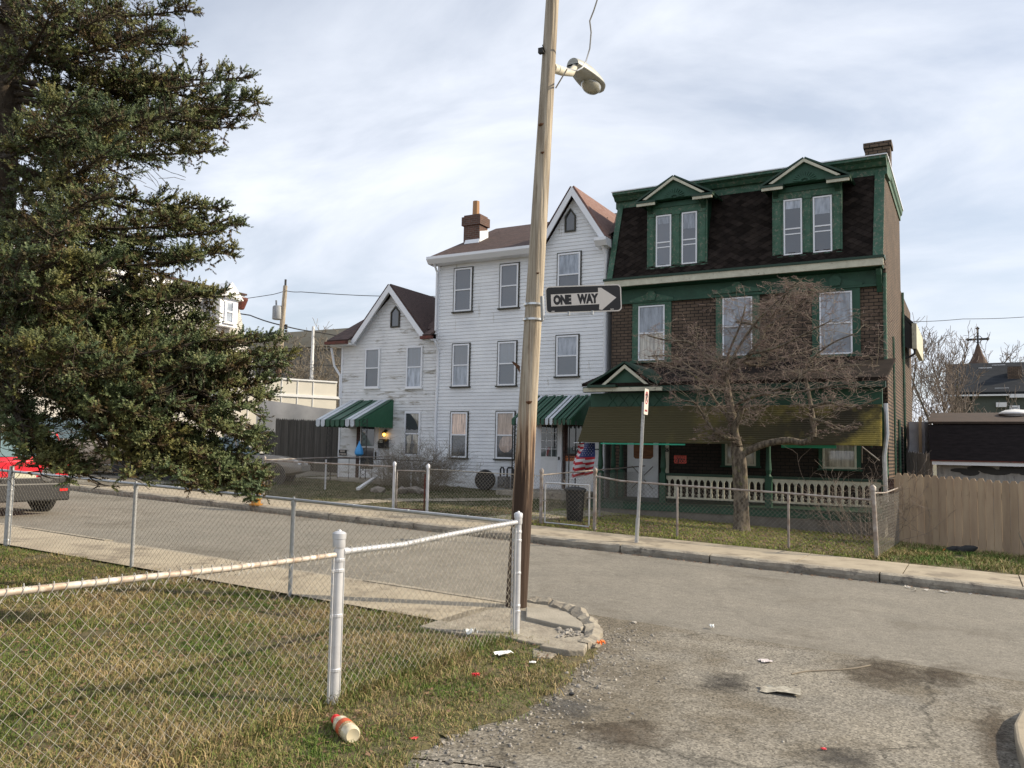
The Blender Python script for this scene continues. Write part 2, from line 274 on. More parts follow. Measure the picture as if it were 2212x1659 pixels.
M['road'] = asphalt('road_asphalt', (.185, .173, .150), (.222, .206, .177), (.15, .137, .115), crack=.08, peb=.30, cscale=.12, dt=.56)
M['alley'] = asphalt('alley_asphalt', (.182, .170, .148), (.232, .213, .178), (.138, .121, .094), crack=.40, peb=.65, cscale=.30, dt=.50)
M['walk'] = mat('sidewalk_concrete', (.38, .33, .25), (.29, .25, .19), scale=2.2, rough=.9, bump=.25, bscale=60, c3=(.20, .17, .13), s3=1.6, t3=.55)
M['lawn_soil'] = mat('lawn_soil', (.085, .085, .035), (.14, .11, .06), scale=9, rough=1, bump=.8, bscale=60, c3=(.05, .04, .025), s3=2.5, t3=.56)
M['earth'] = mat('earth', (.10, .09, .06), (.13, .12, .07), scale=.6, rough=1)
BX = [-900., -45., -30., -20, -14, -9, -5, 0, 5, 12., 30., 900.]
def strip(mb, y0, y1, dz0, dz1, x0=-900., x1=900.):
    xs = sorted({x0, x1} | {x for x in BX if x0 < x < x1})
    for a, b in zip(xs, xs[1:]):
        mb.quad((a, y0, zt(a) + dz0), (b, y0, zt(b) + dz0), (b, y1, zt(b) + dz1), (a, y1, zt(a) + dz1))
g = MB(); strip(g, -400, 1500, -.03, -.03); tag(g.build('ground', M['earth'], recalc=False), kind='structure')
g = MB(); strip(g, 8.30, 13.5, 0, 0, -300, 300); tag(g.build('road', M['road'], recalc=False), kind='structure')
# outline of the alley apron, from its visible edge with the verge
edge_px = [(760, 1900), (858, 1659), (905, 1622), (965, 1592), (1045, 1568), (1130, 1540), (1185, 1500), (1232, 1462), (1262, 1432), (1292, 1404)]
edge = [at_g(*p) for p in edge_px]
def jag(P, n=6, a=.05, seed=3):
    q = []; rr = random.Random(seed)
    for i in range(len(P) - 1):
        for k in range(n):
            v = P[i].lerp(P[i + 1], k / n); q.append(Vector((v.x + rr.uniform(-a, a), v.y + rr.uniform(-a, a), 0)))
    q.append(Vector((P[-1].x, P[-1].y, 0))); return q
EDGE = jag(edge)
pts = [Vector((-3.0, -6, 0)), Vector((9, -6, 0)), Vector((9, 8.42, 0)), Vector((-4.3, 8.42, 0)), Vector((-4.3, 7.3, 0))] + EDGE[::-1]
g = MB(); g.poly([(p.x, p.y, zt(p.x) + .004) for p in pts]); tag(g.build('side_street', M['alley'], recalc=False), kind='structure')
# lawn inside and outside the near fence (one sheet), near sidewalk, kerbs
def gz(x, y):  # lawn relief
    return zt(x) + .02 + .015 * mnoise.noise(Vector((x * .9, y * .9, 1)))
g = MB(); xs = [-40, -30, -22] + [-18 + i * .5 for i in range(30)]; ys = [-3 + .5 * j for j in range(20)] + [6.95]
P = [[(x, y, gz(x, y)) for x in xs + [-3.05]] for y in ys]; g.grid(P)
ed = [(p.x, p.y) for p in EDGE if p.y > -.5]
VG = []
for (x, y) in ed:
    VG.append([(-3.05 + (x - -3.05) * k / 6, y, (gz(-3.05 + (x + 3.05) * k / 6, y) if k < 6 else zt(x) + .005)) for k in range(7)])
g.grid(VG); tag(g.build('lawn', M['lawn_soil'], recalc=False), kind='structure')
g = MB(); strip(g, 6.95, 8.13, .045, .045, -300, -4.5); tag(g.build('near_sidewalk', M['walk'], recalc=False), kind='structure')
g = MB()
x = -60.
while x < -4.6:
    x2 = min(x + rnd.uniform(1.6, 2.6), -4.5); dz = rnd.uniform(.035, .06)
    g.add([(x + .01, 8.13, zt(x) - .05), (x2, 8.13, zt(x2) - .05), (x2, 8.29, zt(x2) - .05), (x + .01, 8.29, zt(x) - .05), (x + .01, 8.13, zt(x) + dz), (x2, 8.13, zt(x2) + dz), (x2, 8.29, zt(x2) + dz - .015), (x + .01, 8.29, zt(x) + dz - .015)],
          [(0, 3, 2, 1), (4, 5, 6, 7), (0, 1, 5, 4), (1, 2, 6, 5), (2, 3, 7, 6), (3, 0, 4, 7)]); x = x2
tag(g.build('near_kerb', M['concrete_old']), kind='structure')
# far sidewalk with joints, far kerb as weathered blocks with broken edges
g = MB(); x = -80.; 
while x < 60:
    x2 = x + 1.52; g.mi = 0; dz = .128 + .008 * rnd.random()
    z = lambda q: zt(q) + dz
    g.add([(x + .008, 13.70, z(x)), (x2 - .008, 13.70, z(x2)), (x2 - .008, 15.15, z(x2)), (x + .008, 15.15, z(x)), (x + .008, 13.70, z(x) - .1), (x2 - .008, 13.70, z(x2) - .1), (x2 - .008, 15.15, z(x2) - .1), (x + .008, 15.15, z(x) - .1)], [(0, 1, 2, 3), (4, 5, 1, 0), (7, 6, 2, 3)][:1] + [(0, 4, 5, 1), (1, 5, 6, 2), (2, 6, 7, 3), (3, 7, 4, 0)])
    x = x2
tag(g.build('far_sidewalk', M['walk'], recalc=True), kind='structure')
g = MB(); x = -60.
while x < 40:
    ln = rnd.uniform(1.3, 2.4) if x < -5 else rnd.uniform(1.8, 3.2); x2 = x + ln; n = int(ln / .12); rough_ = .035 if x < -1.8 else .010
    P = []
    for i in range(n + 1):
        xx = x + .012 + (ln - .024) * i / n; e = .0 if 0 < i < n else .03
        a = mnoise.noise(Vector((xx * 3, 0, 5))) * rough_; b = mnoise.noise(Vector((xx * 7, 3, 5))) * rough_
        z = zt(xx)
        P.append([(xx, 13.52 + e, z - .06), (xx, 13.50 + a + e, z + .06 + b), (xx, 13.515 + a * 1.4 + e, z + .118 - abs(b)), (xx, 13.56 + abs(a), z + .135), (xx, 13.69, z + .137), (xx, 13.69, z - .06)])
    g.grid(P); g.poly(P[0]); g.poly(P[-1][::-1]); x = x2
tag(g.build('far_kerb', M['concrete_old']), kind='structure')
# yards behind the far sidewalk, rising gently to the houses
def yz(x, y):
    if x < -9.45: k = .13 + .10 * min(1, max(0, (y - 15.5) / 7.5)); 
    else: k = .13 - .10 * min(1, max(0, (y - 15.6) / 5)) * min(1, max(0, (x + 9.45)))
    return zt(x) + k + .012 * mnoise.noise(Vector((x, y, 2)))
g = MB(); xs = [-45, -38] + [-34 + .8 * i for i in range(46)] + [4, 6, 9, 14, 20]; ys = [15.15 + .45 * j for j in range(22)] + [26, 29, 34]
g.grid([[(x, y, yz(x, y) - (.02 if y < 15.2 else 0)) for x in xs] for y in ys]); tag(g.build('far_yard', M['lawn_soil'], recalc=False), kind='structure')
def patch(name, px, m, dz=.012, dzg=.13, thick=None, label=None, cat=None):
    P = [at_g(a, b, dzg) for a, b in px]; g = MB(); 
    P3 = [(p.x, p.y, yz(p.x, p.y) + dz) for p in P]; g.poly(P3); return g.build(name, m, recalc=False)
# concrete paths
def path(name, cl, wd, m):
    g = MB(); P = []; n = len(cl)
    q = []
    for i in range(n - 1):
        for k in range(6): q.append(Vector(cl[i]).lerp(Vector(cl[i + 1]), k / 6))
    q.append(Vector(cl[-1]))
    for i, c in enumerate(q):
        t = (q[min(i + 1, len(q) - 1)] - q[max(0, i - 1)]).normalized(); s = Vector((-t.y, t.x, 0)) * wd / 2
        a = c + s; b = c - s; P.append([(a.x, a.y, yz(a.x, a.y) + .018), (c.x, c.y, yz(c.x, c.y) + .022), (b.x, b.y, yz(b.x, b.y) + .018)])
    g.grid(P); return tag(g.build(name, m, recalc=False), kind='structure')
path('garden_path', [(-13.15, 15.1, 0), (-13.15, 16.4, 0), (-12.9, 17.3, 0), (-12.2, 18.4, 0), (-11.4, 19.8, 0), (-10.8, 21.5, 0)], .75, M['walk'])
path('house_path', [(-8.8, 15.1, 0), (-8.75, 17.2, 0), (-8.6, 19.0, 0), (-8.3, 20.6, 0)], 1.0, M['walk'])
path('driveway', [(-22.5, 13.9, 0), (-22.5, 18, 0), (-23.5, 25.5, 0)], 5.5, M['alley'])
# curved corner of the near sidewalk: broken kerb, two slabs and rubble
def slab(name, px, th, m, label=None, cat='slab', tilt=0.):
    P = [at_g(a, b, th) for a, b in px]; g = MB(); g.prism([(p.x, p.y, zt(p.x) - .02) for p in P], (0, 0, th + .02))
    return g.build(name, m, bevel=.012)
o = slab('corner_pavement', [(905, 1352), (1010, 1318), (1105, 1300), (1160, 1298), (1198, 1306), (1255, 1330), (1262, 1352), (1245, 1372), (1210, 1392), (1150, 1388), (1080, 1372), (1000, 1368)], .045, M['concrete_old']); tag(o, kind='structure')
o = slab('concrete_slab', [(1136, 1311), (1175, 1312), (1225, 1322), (1256, 1342), (1262, 1352), (1255, 1356), (1206, 1348), (1136, 1332)], .085, M['concrete']); tag(o, 'smooth pale concrete slab with a rounded end beside the pole base', 'slab')
o = slab('concrete_slab', [(1165, 1394), (1195, 1380), (1256, 1372), (1272, 1384), (1262, 1404), (1226, 1404)], .07, M['concrete_old']); tag(o, 'cracked lower concrete slab at the crumbling street corner', 'slab')
o = slab('concrete_slab', [(1150, 1400), (1192, 1402), (1203, 1412), (1190, 1420), (1150, 1418)], .03, M['concrete_old']); tag(o, 'small broken concrete slab sunk in the grass below the corner', 'slab')
g = MB(); CK = [at_g(a, b) for a, b in [(1150, 1304), (1205, 1312), (1258, 1330), (1288, 1352), (1303, 1375), (1296, 1398), (1268, 1410)]]
P = []; q = []
for i in range(len(CK) - 1):
    for k in range(8): q.append(CK[i].lerp(CK[i + 1], k / 8))
for i, c in enumerate(q):
    t = (q[min(i + 1, len(q) - 1)] - q[max(0, i - 1)]).normalized(); s = Vector((-t.y, t.x, 0)); z = zt(c.x); j = lambda s_: mnoise.noise(c * 9 + Vector((s_, 0, 0))) * .035
    P.append([tuple(c + s * .0 + Vector((0, 0, -.03))), tuple(c + s * j(1) + Vector((0, 0, .07 + j(2)))), tuple(c - s * (.08 + j(3)) + Vector((0, 0, .10 + j(4)))), tuple(c - s * (.17 + j(5)) + Vector((0, 0, .07 + j(7)))), tuple(c - s * .2 + Vector((0, 0, -.02)))])
g.grid(P); tag(g.build('corner_kerb', M['concrete_old']), kind='structure')
# kerb of the opposite corner at the bottom right
g = MB(); CK = [at_g(a, b, .1) for a, b in [(2262, 1500), (2206, 1530), (2190, 1560), (2196, 1600), (2215, 1650), (2240, 1720)]]
g.prism([(p.x, p.y, zt(p.x) - .05) for p in CK] + [(6, 0, -.23), (6, 6, -.23)], (0, 0, .15)); tag(g.build('corner_sidewalk', M['walk'], bevel=.02), kind='structure')
def rock(mb, c, r, seed):
    rr = random.Random(seed); vs = []; fs = []
    bm = bmesh.new(); bmesh.ops.create_icosphere(bm, subdivisions=1, radius=1)
    sx, sy, sz = (rr.uniform(.7, 1.3) for _ in range(3))
    for v in bm.verts:
        d = 1 + rr.uniform(-.25, .2); vs.append((c[0] + v.co.x * r * sx * d, c[1] + v.co.y * r * sy * d, c[2] + v.co.z * r * .7 * sz * d))
    fs = [tuple(v.index for v in f.verts) for f in bm.faces]; bm.free(); mb.add(vs, fs)
M['gravel'] = mat('gravel', (.30, .28, .25), (.16, .145, .125), scale=30, rough=.95, island=.5)
g = MB()
for i in range(1900):
    k = rnd.random()
    if k < .45:
        e = EDGE[rnd.randrange(len(EDGE))]; x = e.x + abs(rnd.gauss(0, .28)); y = e.y + rnd.gauss(0, .18)
    elif k < .6: x = -3.1 + rnd.gauss(0, .2); y = 7.6 + rnd.gauss(0, .3)
    else: x = rnd.uniform(-3, 3.4); y = rnd.uniform(2.2, 8.2)
    r = rnd.uniform(.005, .015) if k < .6 else rnd.uniform(.003, .011)
    if rnd.random() < .02: r *= 1.8
    rock(g, (x, y, zt(x) + r * .4), r, i)
tag(g.build('gravel', M['gravel'], recalc=False), 'loose gravel scattered over the asphalt edge', 'gravel', kind='stuff')
# rubble between kerb and slab at the corner
g = MB(); c0 = at_g(1262, 1368)
for i in range(160):
    p = at_g(rnd.uniform(1205, 1285), rnd.uniform(1352, 1392)); r = rnd.uniform(.01, .03); rock(g, (p.x, p.y, zt(p.x) + .05), r, 2000 + i)
tag(g.build('rubble', M['gravel'], recalc=False), 'pale broken rubble filling the street corner kerb', 'rubble', kind='stuff')
# ---------------------------------------------------------------- grass
def grassmat(name, cols):
    m = bpy.data.materials.new(name); m.use_nodes = True; t = m.node_tree; N = t.nodes; L = t.links; p = N['Principled BSDF']; p.inputs['Roughness'].default_value = .75; p.inputs['Specular IOR Level'].default_value = .25
    ge = N.new('ShaderNodeNewGeometry'); tc = N.new('ShaderNodeTexCoord'); n = N.new('ShaderNodeTexNoise'); n.inputs['Scale'].default_value = 1.1; n.inputs['Detail'].default_value = 7; n.inputs['Roughness'].default_value = .7; L.new(tc.outputs['Object'], n.inputs['Vector'])
    a = N.new('ShaderNodeMapRange'); a.inputs['From Min'].default_value = .3; a.inputs['From Max'].default_value = .7; a.inputs['To Min'].default_value = -.15; a.inputs['To Max'].default_value = .58; L.new(n.outputs[0], a.inputs[0])
    b = N.new('ShaderNodeMath'); b.operation = 'MULTIPLY_ADD'; L.new(ge.outputs['Random Per Island'], b.inputs[0]); b.inputs[1].default_value = .5; L.new(a.outputs[0], b.inputs[2])
    cr = N.new('ShaderNodeValToRGB'); e = cr.color_ramp.elements
    for i in range(len(cols) - 2): e.new(.5)
    for i, c in enumerate(cols): e[i].position = i / (len(cols) - 1); e[i].color = (*c, 1)
    L.new(b.outputs[0], cr.inputs[0]); L.new(cr.outputs[0], p.inputs['Base Color'])
    tr = p.inputs['Subsurface Weight']; return m
M['grass'] = grassmat('grass_blades', [(.055, .12, .015), (.10, .17, .03), (.13, .16, .04), (.25, .20, .085), (.42, .32, .17), (.24, .15, .08)])
M['grass_far'] = grassmat('far_grass_blades', [(.13, .19, .03), (.20, .25, .045), (.27, .27, .08), (.32, .27, .13)])
M['grass_shade'] = grassmat('shade_grass_blades', [(.04, .06, .02), (.06, .08, .028), (.09, .09, .04), (.13, .11, .06)])  # darker grass copy: shade of the white houses put into its colour
M['leaf'] = grassmat('dead_leaves', [(.16, .09, .05), (.22, .14, .09), (.12, .07, .045), (.30, .22, .15)])
def blades(name, P, h, wd, m, lean=.7, label='grass', cat='grass'):
    n = len(P); a = NR.uniform(0, 2 * math.pi, n); ln = NR.uniform(.15, lean, n) * h; hh = h * NR.uniform(.35, 1, n); b = NR.uniform(0, 2 * math.pi, n)
    dx = np.cos(a) * wd / 2; dy = np.sin(a) * wd / 2; lx = np.cos(b) * ln; ly = np.sin(b) * ln; P = np.asarray(P)
    v0 = P + np.stack([dx, dy, 0 * dx - .005], 1); v1 = P - np.stack([dx, dy, 0 * dx + .005], 1)
    v2 = P + np.stack([lx * .45 - dx * .8, ly * .45 - dy * .8, hh * .7], 1); v3 = P + np.stack([lx * .45 + dx * .8, ly * .45 + dy * .8, hh * .7], 1)
    v4 = P + np.stack([lx * 1.25, ly * 1.25, hh * .95], 1)
    V = np.stack([v0, v1, v2, v3, v4], 1).reshape(-1, 3); i = np.arange(n)[:, None] * 5
    F = np.concatenate([np.concatenate([i + [[0, 1, 2]], i + [[0, 2, 3]]], 0), i + [[3, 2, 4]]], 0)
    return tag(np_mesh(name, V, F, m), label, cat, kind='stuff')
def clump_pts(n, fx, h=None, k=4, s=.02):
    out = []
    while len(out) < n:
        p = fx()
        if p is None: continue
        dens = mnoise.noise(Vector((p[0] * 2.2, p[1] * 2.2, 7))) + .75 + .5 * mnoise.noise(Vector((p[0] * 9, p[1] * 9, 3)))
        if rnd.random() > dens: continue
        for _ in range(k): 
            x = p[0] + rnd.gauss(0, s); y = p[1] + rnd.gauss(0, s); out.append((x, y, p[2]))
    return out
def near_pt():
    # distance from the camera drawn so that the near turf gets more blades
    d = 2.6 + 10.5 * rnd.random() ** 1.25; px = rnd.uniform(-140, 1330); xx = (px - 1106) / 1800 * d
    x = xx * .8746 - d * .4848; y = xx * .4848 + d * .8746
    if y > 6.97 or y < -.5: return None
    if x > -3.78:
        ex = None
        for (a, b) in zip(ed, ed[1:]):
            if a[1] <= y <= b[1] or b[1] <= y <= a[1]:
                k = (y - a[1]) / ((b[1] - a[1]) or 1e-6); ex = a[0] + (b[0] - a[0]) * k
        if ex is None or x > ex - .02 + rnd.gauss(0, .06): return None
    if y > 6.45 and x > -3.75 and rnd.random() < .7: return None
    return (x, y, gz(x, y) if x < -3.05 else zt(x) + .01)
blades('grass', clump_pts(118000, near_pt), .036, .0055, M['grass'], lean=1.2, label='patchy winter grass on the near lawn')

M['straw'] = grassmat('straw_blades', [(.22, .17, .08), (.33, .26, .14), (.26, .19, .10), (.40, .33, .20), (.18, .12, .07)])
def tuft_pt():
    p = near_pt()
    if p is None or mnoise.noise(Vector((p[0] * 1.3, p[1] * 1.3, 21))) < .08: return None
    return p
blades('grass', clump_pts(13000, tuft_pt, k=7, s=.025), .055, .0045, M['straw'], lean=1.5, label='dry straw tufts in pale patches over the near lawn')
blades('grass', clump_pts(9000, tuft_pt, k=9, s=.03), .075, .006, M['grass'], lean=1.0, label='taller green tufts scattered on the near lawn')
# ---------------------------------------------------------------- houses
def laps(mb, xl, xr, z0, z1, Y, h=.112, lip=.019, step=0):
    # clapboard courses; xl, xr: callables of z
    z = z0
    while z < z1 - 1e-3:
        zz = min(z + h, z1); a, b = xl(z), xr(z); c, d = xl(zz), xr(zz)
        if b > a:
            if d < c: c = d = (c + d) / 2
            mb.add([(a, Y - lip, z), (b, Y - lip, z), (d, Y - .002, zz), (c, Y - .002, zz), (a, Y, z), (b, Y, z)], [(0, 1, 2, 3), (4, 5, 1, 0)])
        z = zz
def rect_px(x0, y0, x1, y1, Y):
    a = at_y(x0, y0, Y); b = at_y(x1, y1, Y); c = at_y(x1, y0, Y); d = at_y(x0, y1, Y)
    return (a.x + d.x) / 2, (b.x + c.x) / 2, (b.z + d.z) / 2, (a.z + c.z) / 2
def window(par, r, Y, pane='glass_dark', pane2=None, casing='darkframe', frame='vinyl', sill='darkframe', fw_=.05, cw=.03, sillh=.045, name='window', mid=.5):
    x0, x1, z0, z1 = r; g = MB(); f = fw_
    yb = Y - .02; yf = Y - .065
    for (a, b, c, d) in ((x0, x1, z1 - f, z1), (x0, x1, z0, z0 + f), (x0, x0 + f, z0 + f, z1 - f), (x1 - f, x1, z0 + f, z1 - f)): g.box(a, b, yf, yb, c, d)
    zm = z0 + (z1 - z0) * mid; g.box(x0 + f, x1 - f, yf + .006, yb, zm - .02, zm + .02)
    w_ = g.build(name, M[frame], par)
    g = MB(); g.box(x0 + f - .001, x1 - f + .001, yb + .002 - .02, yb + .004, zm + .02, z1 - f + .001); g.build('pane', M[pane], w_)
    g = MB(); g.box(x0 + f - .001, x1 - f + .001, yb + .002 - .012, yb + .006, z0 + f - .001, zm - .02); g.build('pane', M[pane2 or pane], w_)
    if casing:
        g = MB(); g.box(x0 - cw, x0, Y - .05, Y - .001, z0, z1 + cw); g.box(x1, x1 + cw, Y - .05, Y - .001, z0, z1 + cw); g.box(x0, x1, Y - .05, Y - .001, z1, z1 + cw); g.build('casing', M[casing], w_)
    if sill:
        g = MB(); g.box(x0 - cw - .03, x1 + cw + .03, Y - .10, Y - .001, z0 - sillh, z0 - .002); g.build('sill', M[sill], w_)
    return w_
def downpipe(par, pts, r=.035, m='vinyl', name='downpipe'):
    g = MB(); g.tube(pts, r, 8); return g.build(name, M[m], par, smooth=True)
YW = 23.0
# ------------------------------------------------ left white house (number 122)
A0, A1 = at_y(741, 747, YW).x, at_y(944, 760, YW).x; AM = at_y(840.6, 616, 22.72).x
h1 = thing('clapboard_house', 'small two storey white clapboard house with steep front gable and green striped awning', 'house', ((A0 + A1) / 2, 27, zt(A0)))
ap = at_y(840.6, 616, 22.72).z; gl = at_y(755.8, 737.8, 22.72); gr = at_y(921, 732, 22.72); slope = ((ap - gl.z) / (AM - gl.x) + (ap - gr.z) / (gr.x - AM)) / 2
ZE1 = 5.62; zb = .70
g = MB()
cut = lambda z: max(0, (z - (ap - .22 - slope * (AM - A0))) / slope)
xl = lambda z: A0 if z < ZE1 - .1 else max(A0, AM - (ap - .20 - z) / slope); xr = lambda z: A1 if z < ZE1 - .1 else min(A1, AM + (ap - .20 - z) / slope)
laps(g, xl, xr, zb, ap - .22, YW); g.build('wall', M['siding_dirty'], h1, recalc=False)
g = MB(); g.box(A0 + .01, A1, YW + .01, 30, zb - .4, ZE1 - .05); g.prism([(A0 + .3, YW + .01, ZE1 - .05), (A1 - .3, YW + .01, ZE1 - .05), (AM, YW + .01, ap - .25)], (0, 3.0, 0)); g.build('house_body', M['siding'], h1)
g = MB(); g.box(A0 - .035, A0 + .035, YW - .03, YW + .08, zb, ZE1); g.box(A0 + .04, A1, YW - .012, YW + .02, zb - .5, zb - .002); g.build('corner_board', M['vinyl'], h1)
# main roof and front gable roof
XV = -20.05; rz, ry = 7.42, 26.0
def sl_quad(mb, a, b, c, d, th=.06):
    n = (Vector(b) - Vector(a)).cross(Vector(d) - Vector(a)).normalized()
    if n.z < 0: n = -n
    mb.prism([a, b, c, d], n * th)
g = MB(); zY = lambda y: 5.60 + (rz - 5.60) * (y - 22.55) / (ry - 22.55); hw = (ap - 5.62) / slope
for x0, x1, y0 in ((XV, AM - hw, 22.55), (AM - hw, AM + hw, 23.05), (AM + hw, A1 + .02, 22.55)): sl_quad(g, (x0, y0, zY(y0)), (x1, y0, zY(y0)), (x1, ry, rz), (x0, ry, rz))
sl_quad(g, (XV, 29.6, 5.6), (XV, ry, rz), (A1 + .02, ry, rz), (A1 + .02, 29.6, 5.6)); g.build('roof', M['shingle'], h1)
g = MB(); ov = .16; hw = (ap - 5.62) / slope
for s in (-1, 1): sl_quad(g, (AM, 22.72, ap), (AM + s * hw, 22.72, 5.62), (AM + s * hw, 23.3, 5.62), (AM, 26.4, ap), .07)
g.build('gable_roof', M['shingle'], h1)
g = MB()
for s in (-1, 1):
    a = Vector((AM, 22.70, ap + .02)); b = Vector((AM + s * (hw + .02), 22.70, 5.60)); d = (b - a).normalized(); n = Vector((-d.z, 0, d.x)) * (1 if s < 0 else -1)
    if n.z > 0: n = -n
    g.prism([a, b, b + n * .17 + Vector((0, 0, 0)), a + Vector((0, 0, -.17 / abs(n.z)))], (0, .035, 0))
    g.prism([a + Vector((0, .04, -.035)), b + Vector((0, .04, -.035)), b + Vector((0, .30, -.035)), a + Vector((0, .30, -.035))], (0, 0, -.012))
g.build('barge_board', M['vinyl'], h1)
g = MB(); g.box(XV - .05, AM - hw - .02, 22.45, 22.58, 5.50, 5.60); g.build('gutter', M['redmetal'], h1); g = MB(); g.box(AM + hw - .05, A1 + .12, 22.45, 22.58, 5.50, 5.60); g.build('gutter', M['redmetal'], h1)
g = MB(); g.box(XV, AM - hw + .03, 22.58, YW - .01, 5.47, 5.54); g.box(AM + hw - .03, A1, 22.58, YW - .01, 5.47, 5.54); g.box(A0 - .3, A0 - .04, YW, 29.5, 5.45, 5.5); g.build('soffit', M['trim'], h1)
downpipe(h1, [at_y(716, 752, 22.7), at_y(722, 790, 22.9), at_y(735, 812, 22.97), at_y(734, 860, 22.97)], .04)
downpipe(h1, [at_y(940, 738, 22.7), at_y(946, 760, 22.92), at_y(946, 800, 22.93), at_y(941, 900, 22.93), at_y(939.5, 982, 22.93), at_y(936, 990, 22.9), at_y(903, 1012, 22.6), at_y(884, 1019, 22.3)], .045)
pr = rect_px(790.4, 753, 821.3, 838, YW); window(h1, pr, YW, 'pane_lace', 'pane_screen', sill='trim', casing='trim', cw=.012)
window(h1, rect_px(879.5, 748.5, 913.4, 838, YW), YW, 'pane_lace', 'pane_sky', sill='trim', casing='trim', cw=.012)
window(h1, rect_px(875, 890, 908.4, 984, YW), YW, 'glass_dark', 'glass_dark', sill='trim', casing='trim', cw=.012)
def lancet(par, x0, x1, z0, zs, za, Y):
    xm = (x0 + x1) / 2; o = [(x0, z0), (x1, z0), (x1, zs), (xm, za), (x0, zs)]; t = .045
    i_ = [(x0 + t, z0 + t), (x1 - t, z0 + t), (x1 - t, zs - t * .4), (xm, za - t * 1.5), (x0 + t, zs - t * .4)]
    g = MB(); n = 5
    for k in range(n):
        a, b = o[k], o[(k + 1) % n]; c, d = i_[(k + 1) % n], i_[k]; g.prism([(a[0], Y - .06, a[1]), (b[0], Y - .06, b[1]), (c[0], Y - .06, c[1]), (d[0], Y - .06, d[1])], (0, .05, 0))
    w_ = g.build('gable_window', M['darkframe'], par); g = MB(); g.prism([(x, Y - .03, z) for x, z in i_], (0, .02, 0)); g.build('pane', M['glass_dark'], w_)
r_ = rect_px(845.5, 661, 865, 707.5, YW); lancet(h1, r_[0], r_[1], r_[2], r_[3] - .22, r_[3], YW)
# curtains caught in the ground floor window
g = MB(); r_ = rect_px(875, 890, 908.4, 984, YW); X0, X1, Z0, Z1 = r_[0] + .06, r_[1] - .06, r_[2] + .06, r_[3] - .06; ww = X1 - X0; hh = Z1 - Z0
for pts in ([(.35, 1), (1, 1), (1, .62), (.8, .8), (.6, .88)], [(.05, .42), (.3, .47), (.5, .52), (.42, .3), (.3, .02), (.12, .02), (.16, .25)], [(.55, .5), (.95, .52), (1, .4), (.98, .02), (.6, .02), (.68, .25)]):
    g.prism([(X0 + ww * a, YW - .0425, Z0 + hh * b) for a, b in pts], (0, .003, 0))
g.build('curtain', M['pane_cream'], h1)
# door, frame and stoop
r_ = rect_px(771, 924, 821, 1027, YW)
g = MB(); fx0, fx1 = at_y(797, 970, YW).x, at_y(822, 970, YW).x; g.box(r_[0], r_[0] + .12, YW - .05, YW - .002, zb, 2.62); g.build('door_post', M['shingle'], h1)
g = MB(); dx0, dx1 = at_y(779, 970, YW).x, at_y(819, 970, YW).x; g.box(dx0, dx1, YW - .05, YW - .002, .86, 2.72); d_ = g.build('door', M['vinyl'], h1)
g = MB(); g.box(dx0 + .06, dx0 + .62, YW - .062, YW - .051, 1.15, 1.88); g.box(dx0 + .06, dx0 + .62, YW - .062, YW - .051, 1.93, 2.62); g.build('pane', M['glass_dark'], d_)
g = MB(); g.box(dx0 + .70, dx0 + .74, YW - .10, YW - .051, 1.50, 1.75); g.build('handle', M['iron'], d_)
g = MB(); g.box(A0 - .2, at_y(865, 1000, 22).x, 21.55, YW - .02, .3, .84); g.box(A0 + .3, A0 + 1.9, 21.2, 21.549, .3, .66); g.build('stoop', M['concrete'], h1, bevel=.02)
def pan_awning(name, x0, x1, Y, zt_, zb_, proj, drop, stripes, par=None, side=(1, 1), label=None, n=9):
    # stepped metal pans running down the slope, scalloped front valance, solid side panels
    t = thing(name, label, 'awning', ((x0 + x1) / 2, Y, zb_)) if par is None else par
    W_ = x1 - x0; gG = MB(); gW = None
    for i in range(n):
        if i in stripes: gW = MB()
        a = x0 + W_ * i / n; b = x0 + W_ * (i + 1) / n; mb = gW if i in stripes else gG; gp = .022
        up = .02 if i % 2 == 0 or i in stripes else 0.
        P0 = [(a + gp, Y, zt_ + up), (b - gp, Y, zt_ + up), (b - gp, Y - proj, zb_ + up), (a + gp, Y - proj, zb_ + up)]; mb.prism(P0, (0, 0, -.014))
        c = (a + b) / 2; hw_ = (b - a) / 2 - gp
        mb.prism([(a + gp, Y - proj - .012 - up * .3, zb_ + up), (b - gp, Y - proj - .012 - up * .3, zb_ + up), (b - gp, Y - proj - .012 - up * .3, zb_ - drop + .05), (c + hw_ * .55, Y - proj - .012 - up * .3, zb_ - drop), (c - hw_ * .55, Y - proj - .012 - up * .3, zb_ - drop), (a + gp, Y - proj - .012 - up * .3, zb_ - drop + .05)], (0, .012, 0))
        if i in stripes: gW.build('white_slat', M['awn_white'], t)
    gB = MB(); sl_quad(gB, (x0, Y, zt_ - .035), (x1, Y, zt_ - .035), (x1, Y - proj, zb_ - .035), (x0, Y - proj, zb_ - .035), .006); gB.build('backing_sheet', M['green_dark'], t)
    gG.build('green_slats', M['awn_green'], t)
    g = MB(); k = 10
    for s, xx in ((side[0], x0), (side[1], x1)):
        if not s: continue
        top = [(xx, Y - proj * i / k, zt_ + (zb_ - zt_) * i / k) for i in range(k + 1)]; bot = [(xx, Y - proj * i / (2 * k), zb_ - drop + (.018 if i % 2 else 0)) for i in range(2 * k, -1, -1)]
        g.prism(top + bot, (.012, 0, 0)); g.build('side_panel', M['awn_side'], t); g = MB()
    return t
M['awn_green'] = mat('awning_green', (.018, .075, .042), (.035, .10, .065), scale=3, rough=.55, c3=(.10, .13, .11), s3=3, t3=.6, st3=(3, .6, 1))
M['awn_side'] = mat('awning_side_green', (.02, .10, .05), (.028, .12, .062), scale=6, rough=.5, c3=(.03, .07, .04), s3=9, t3=.66)
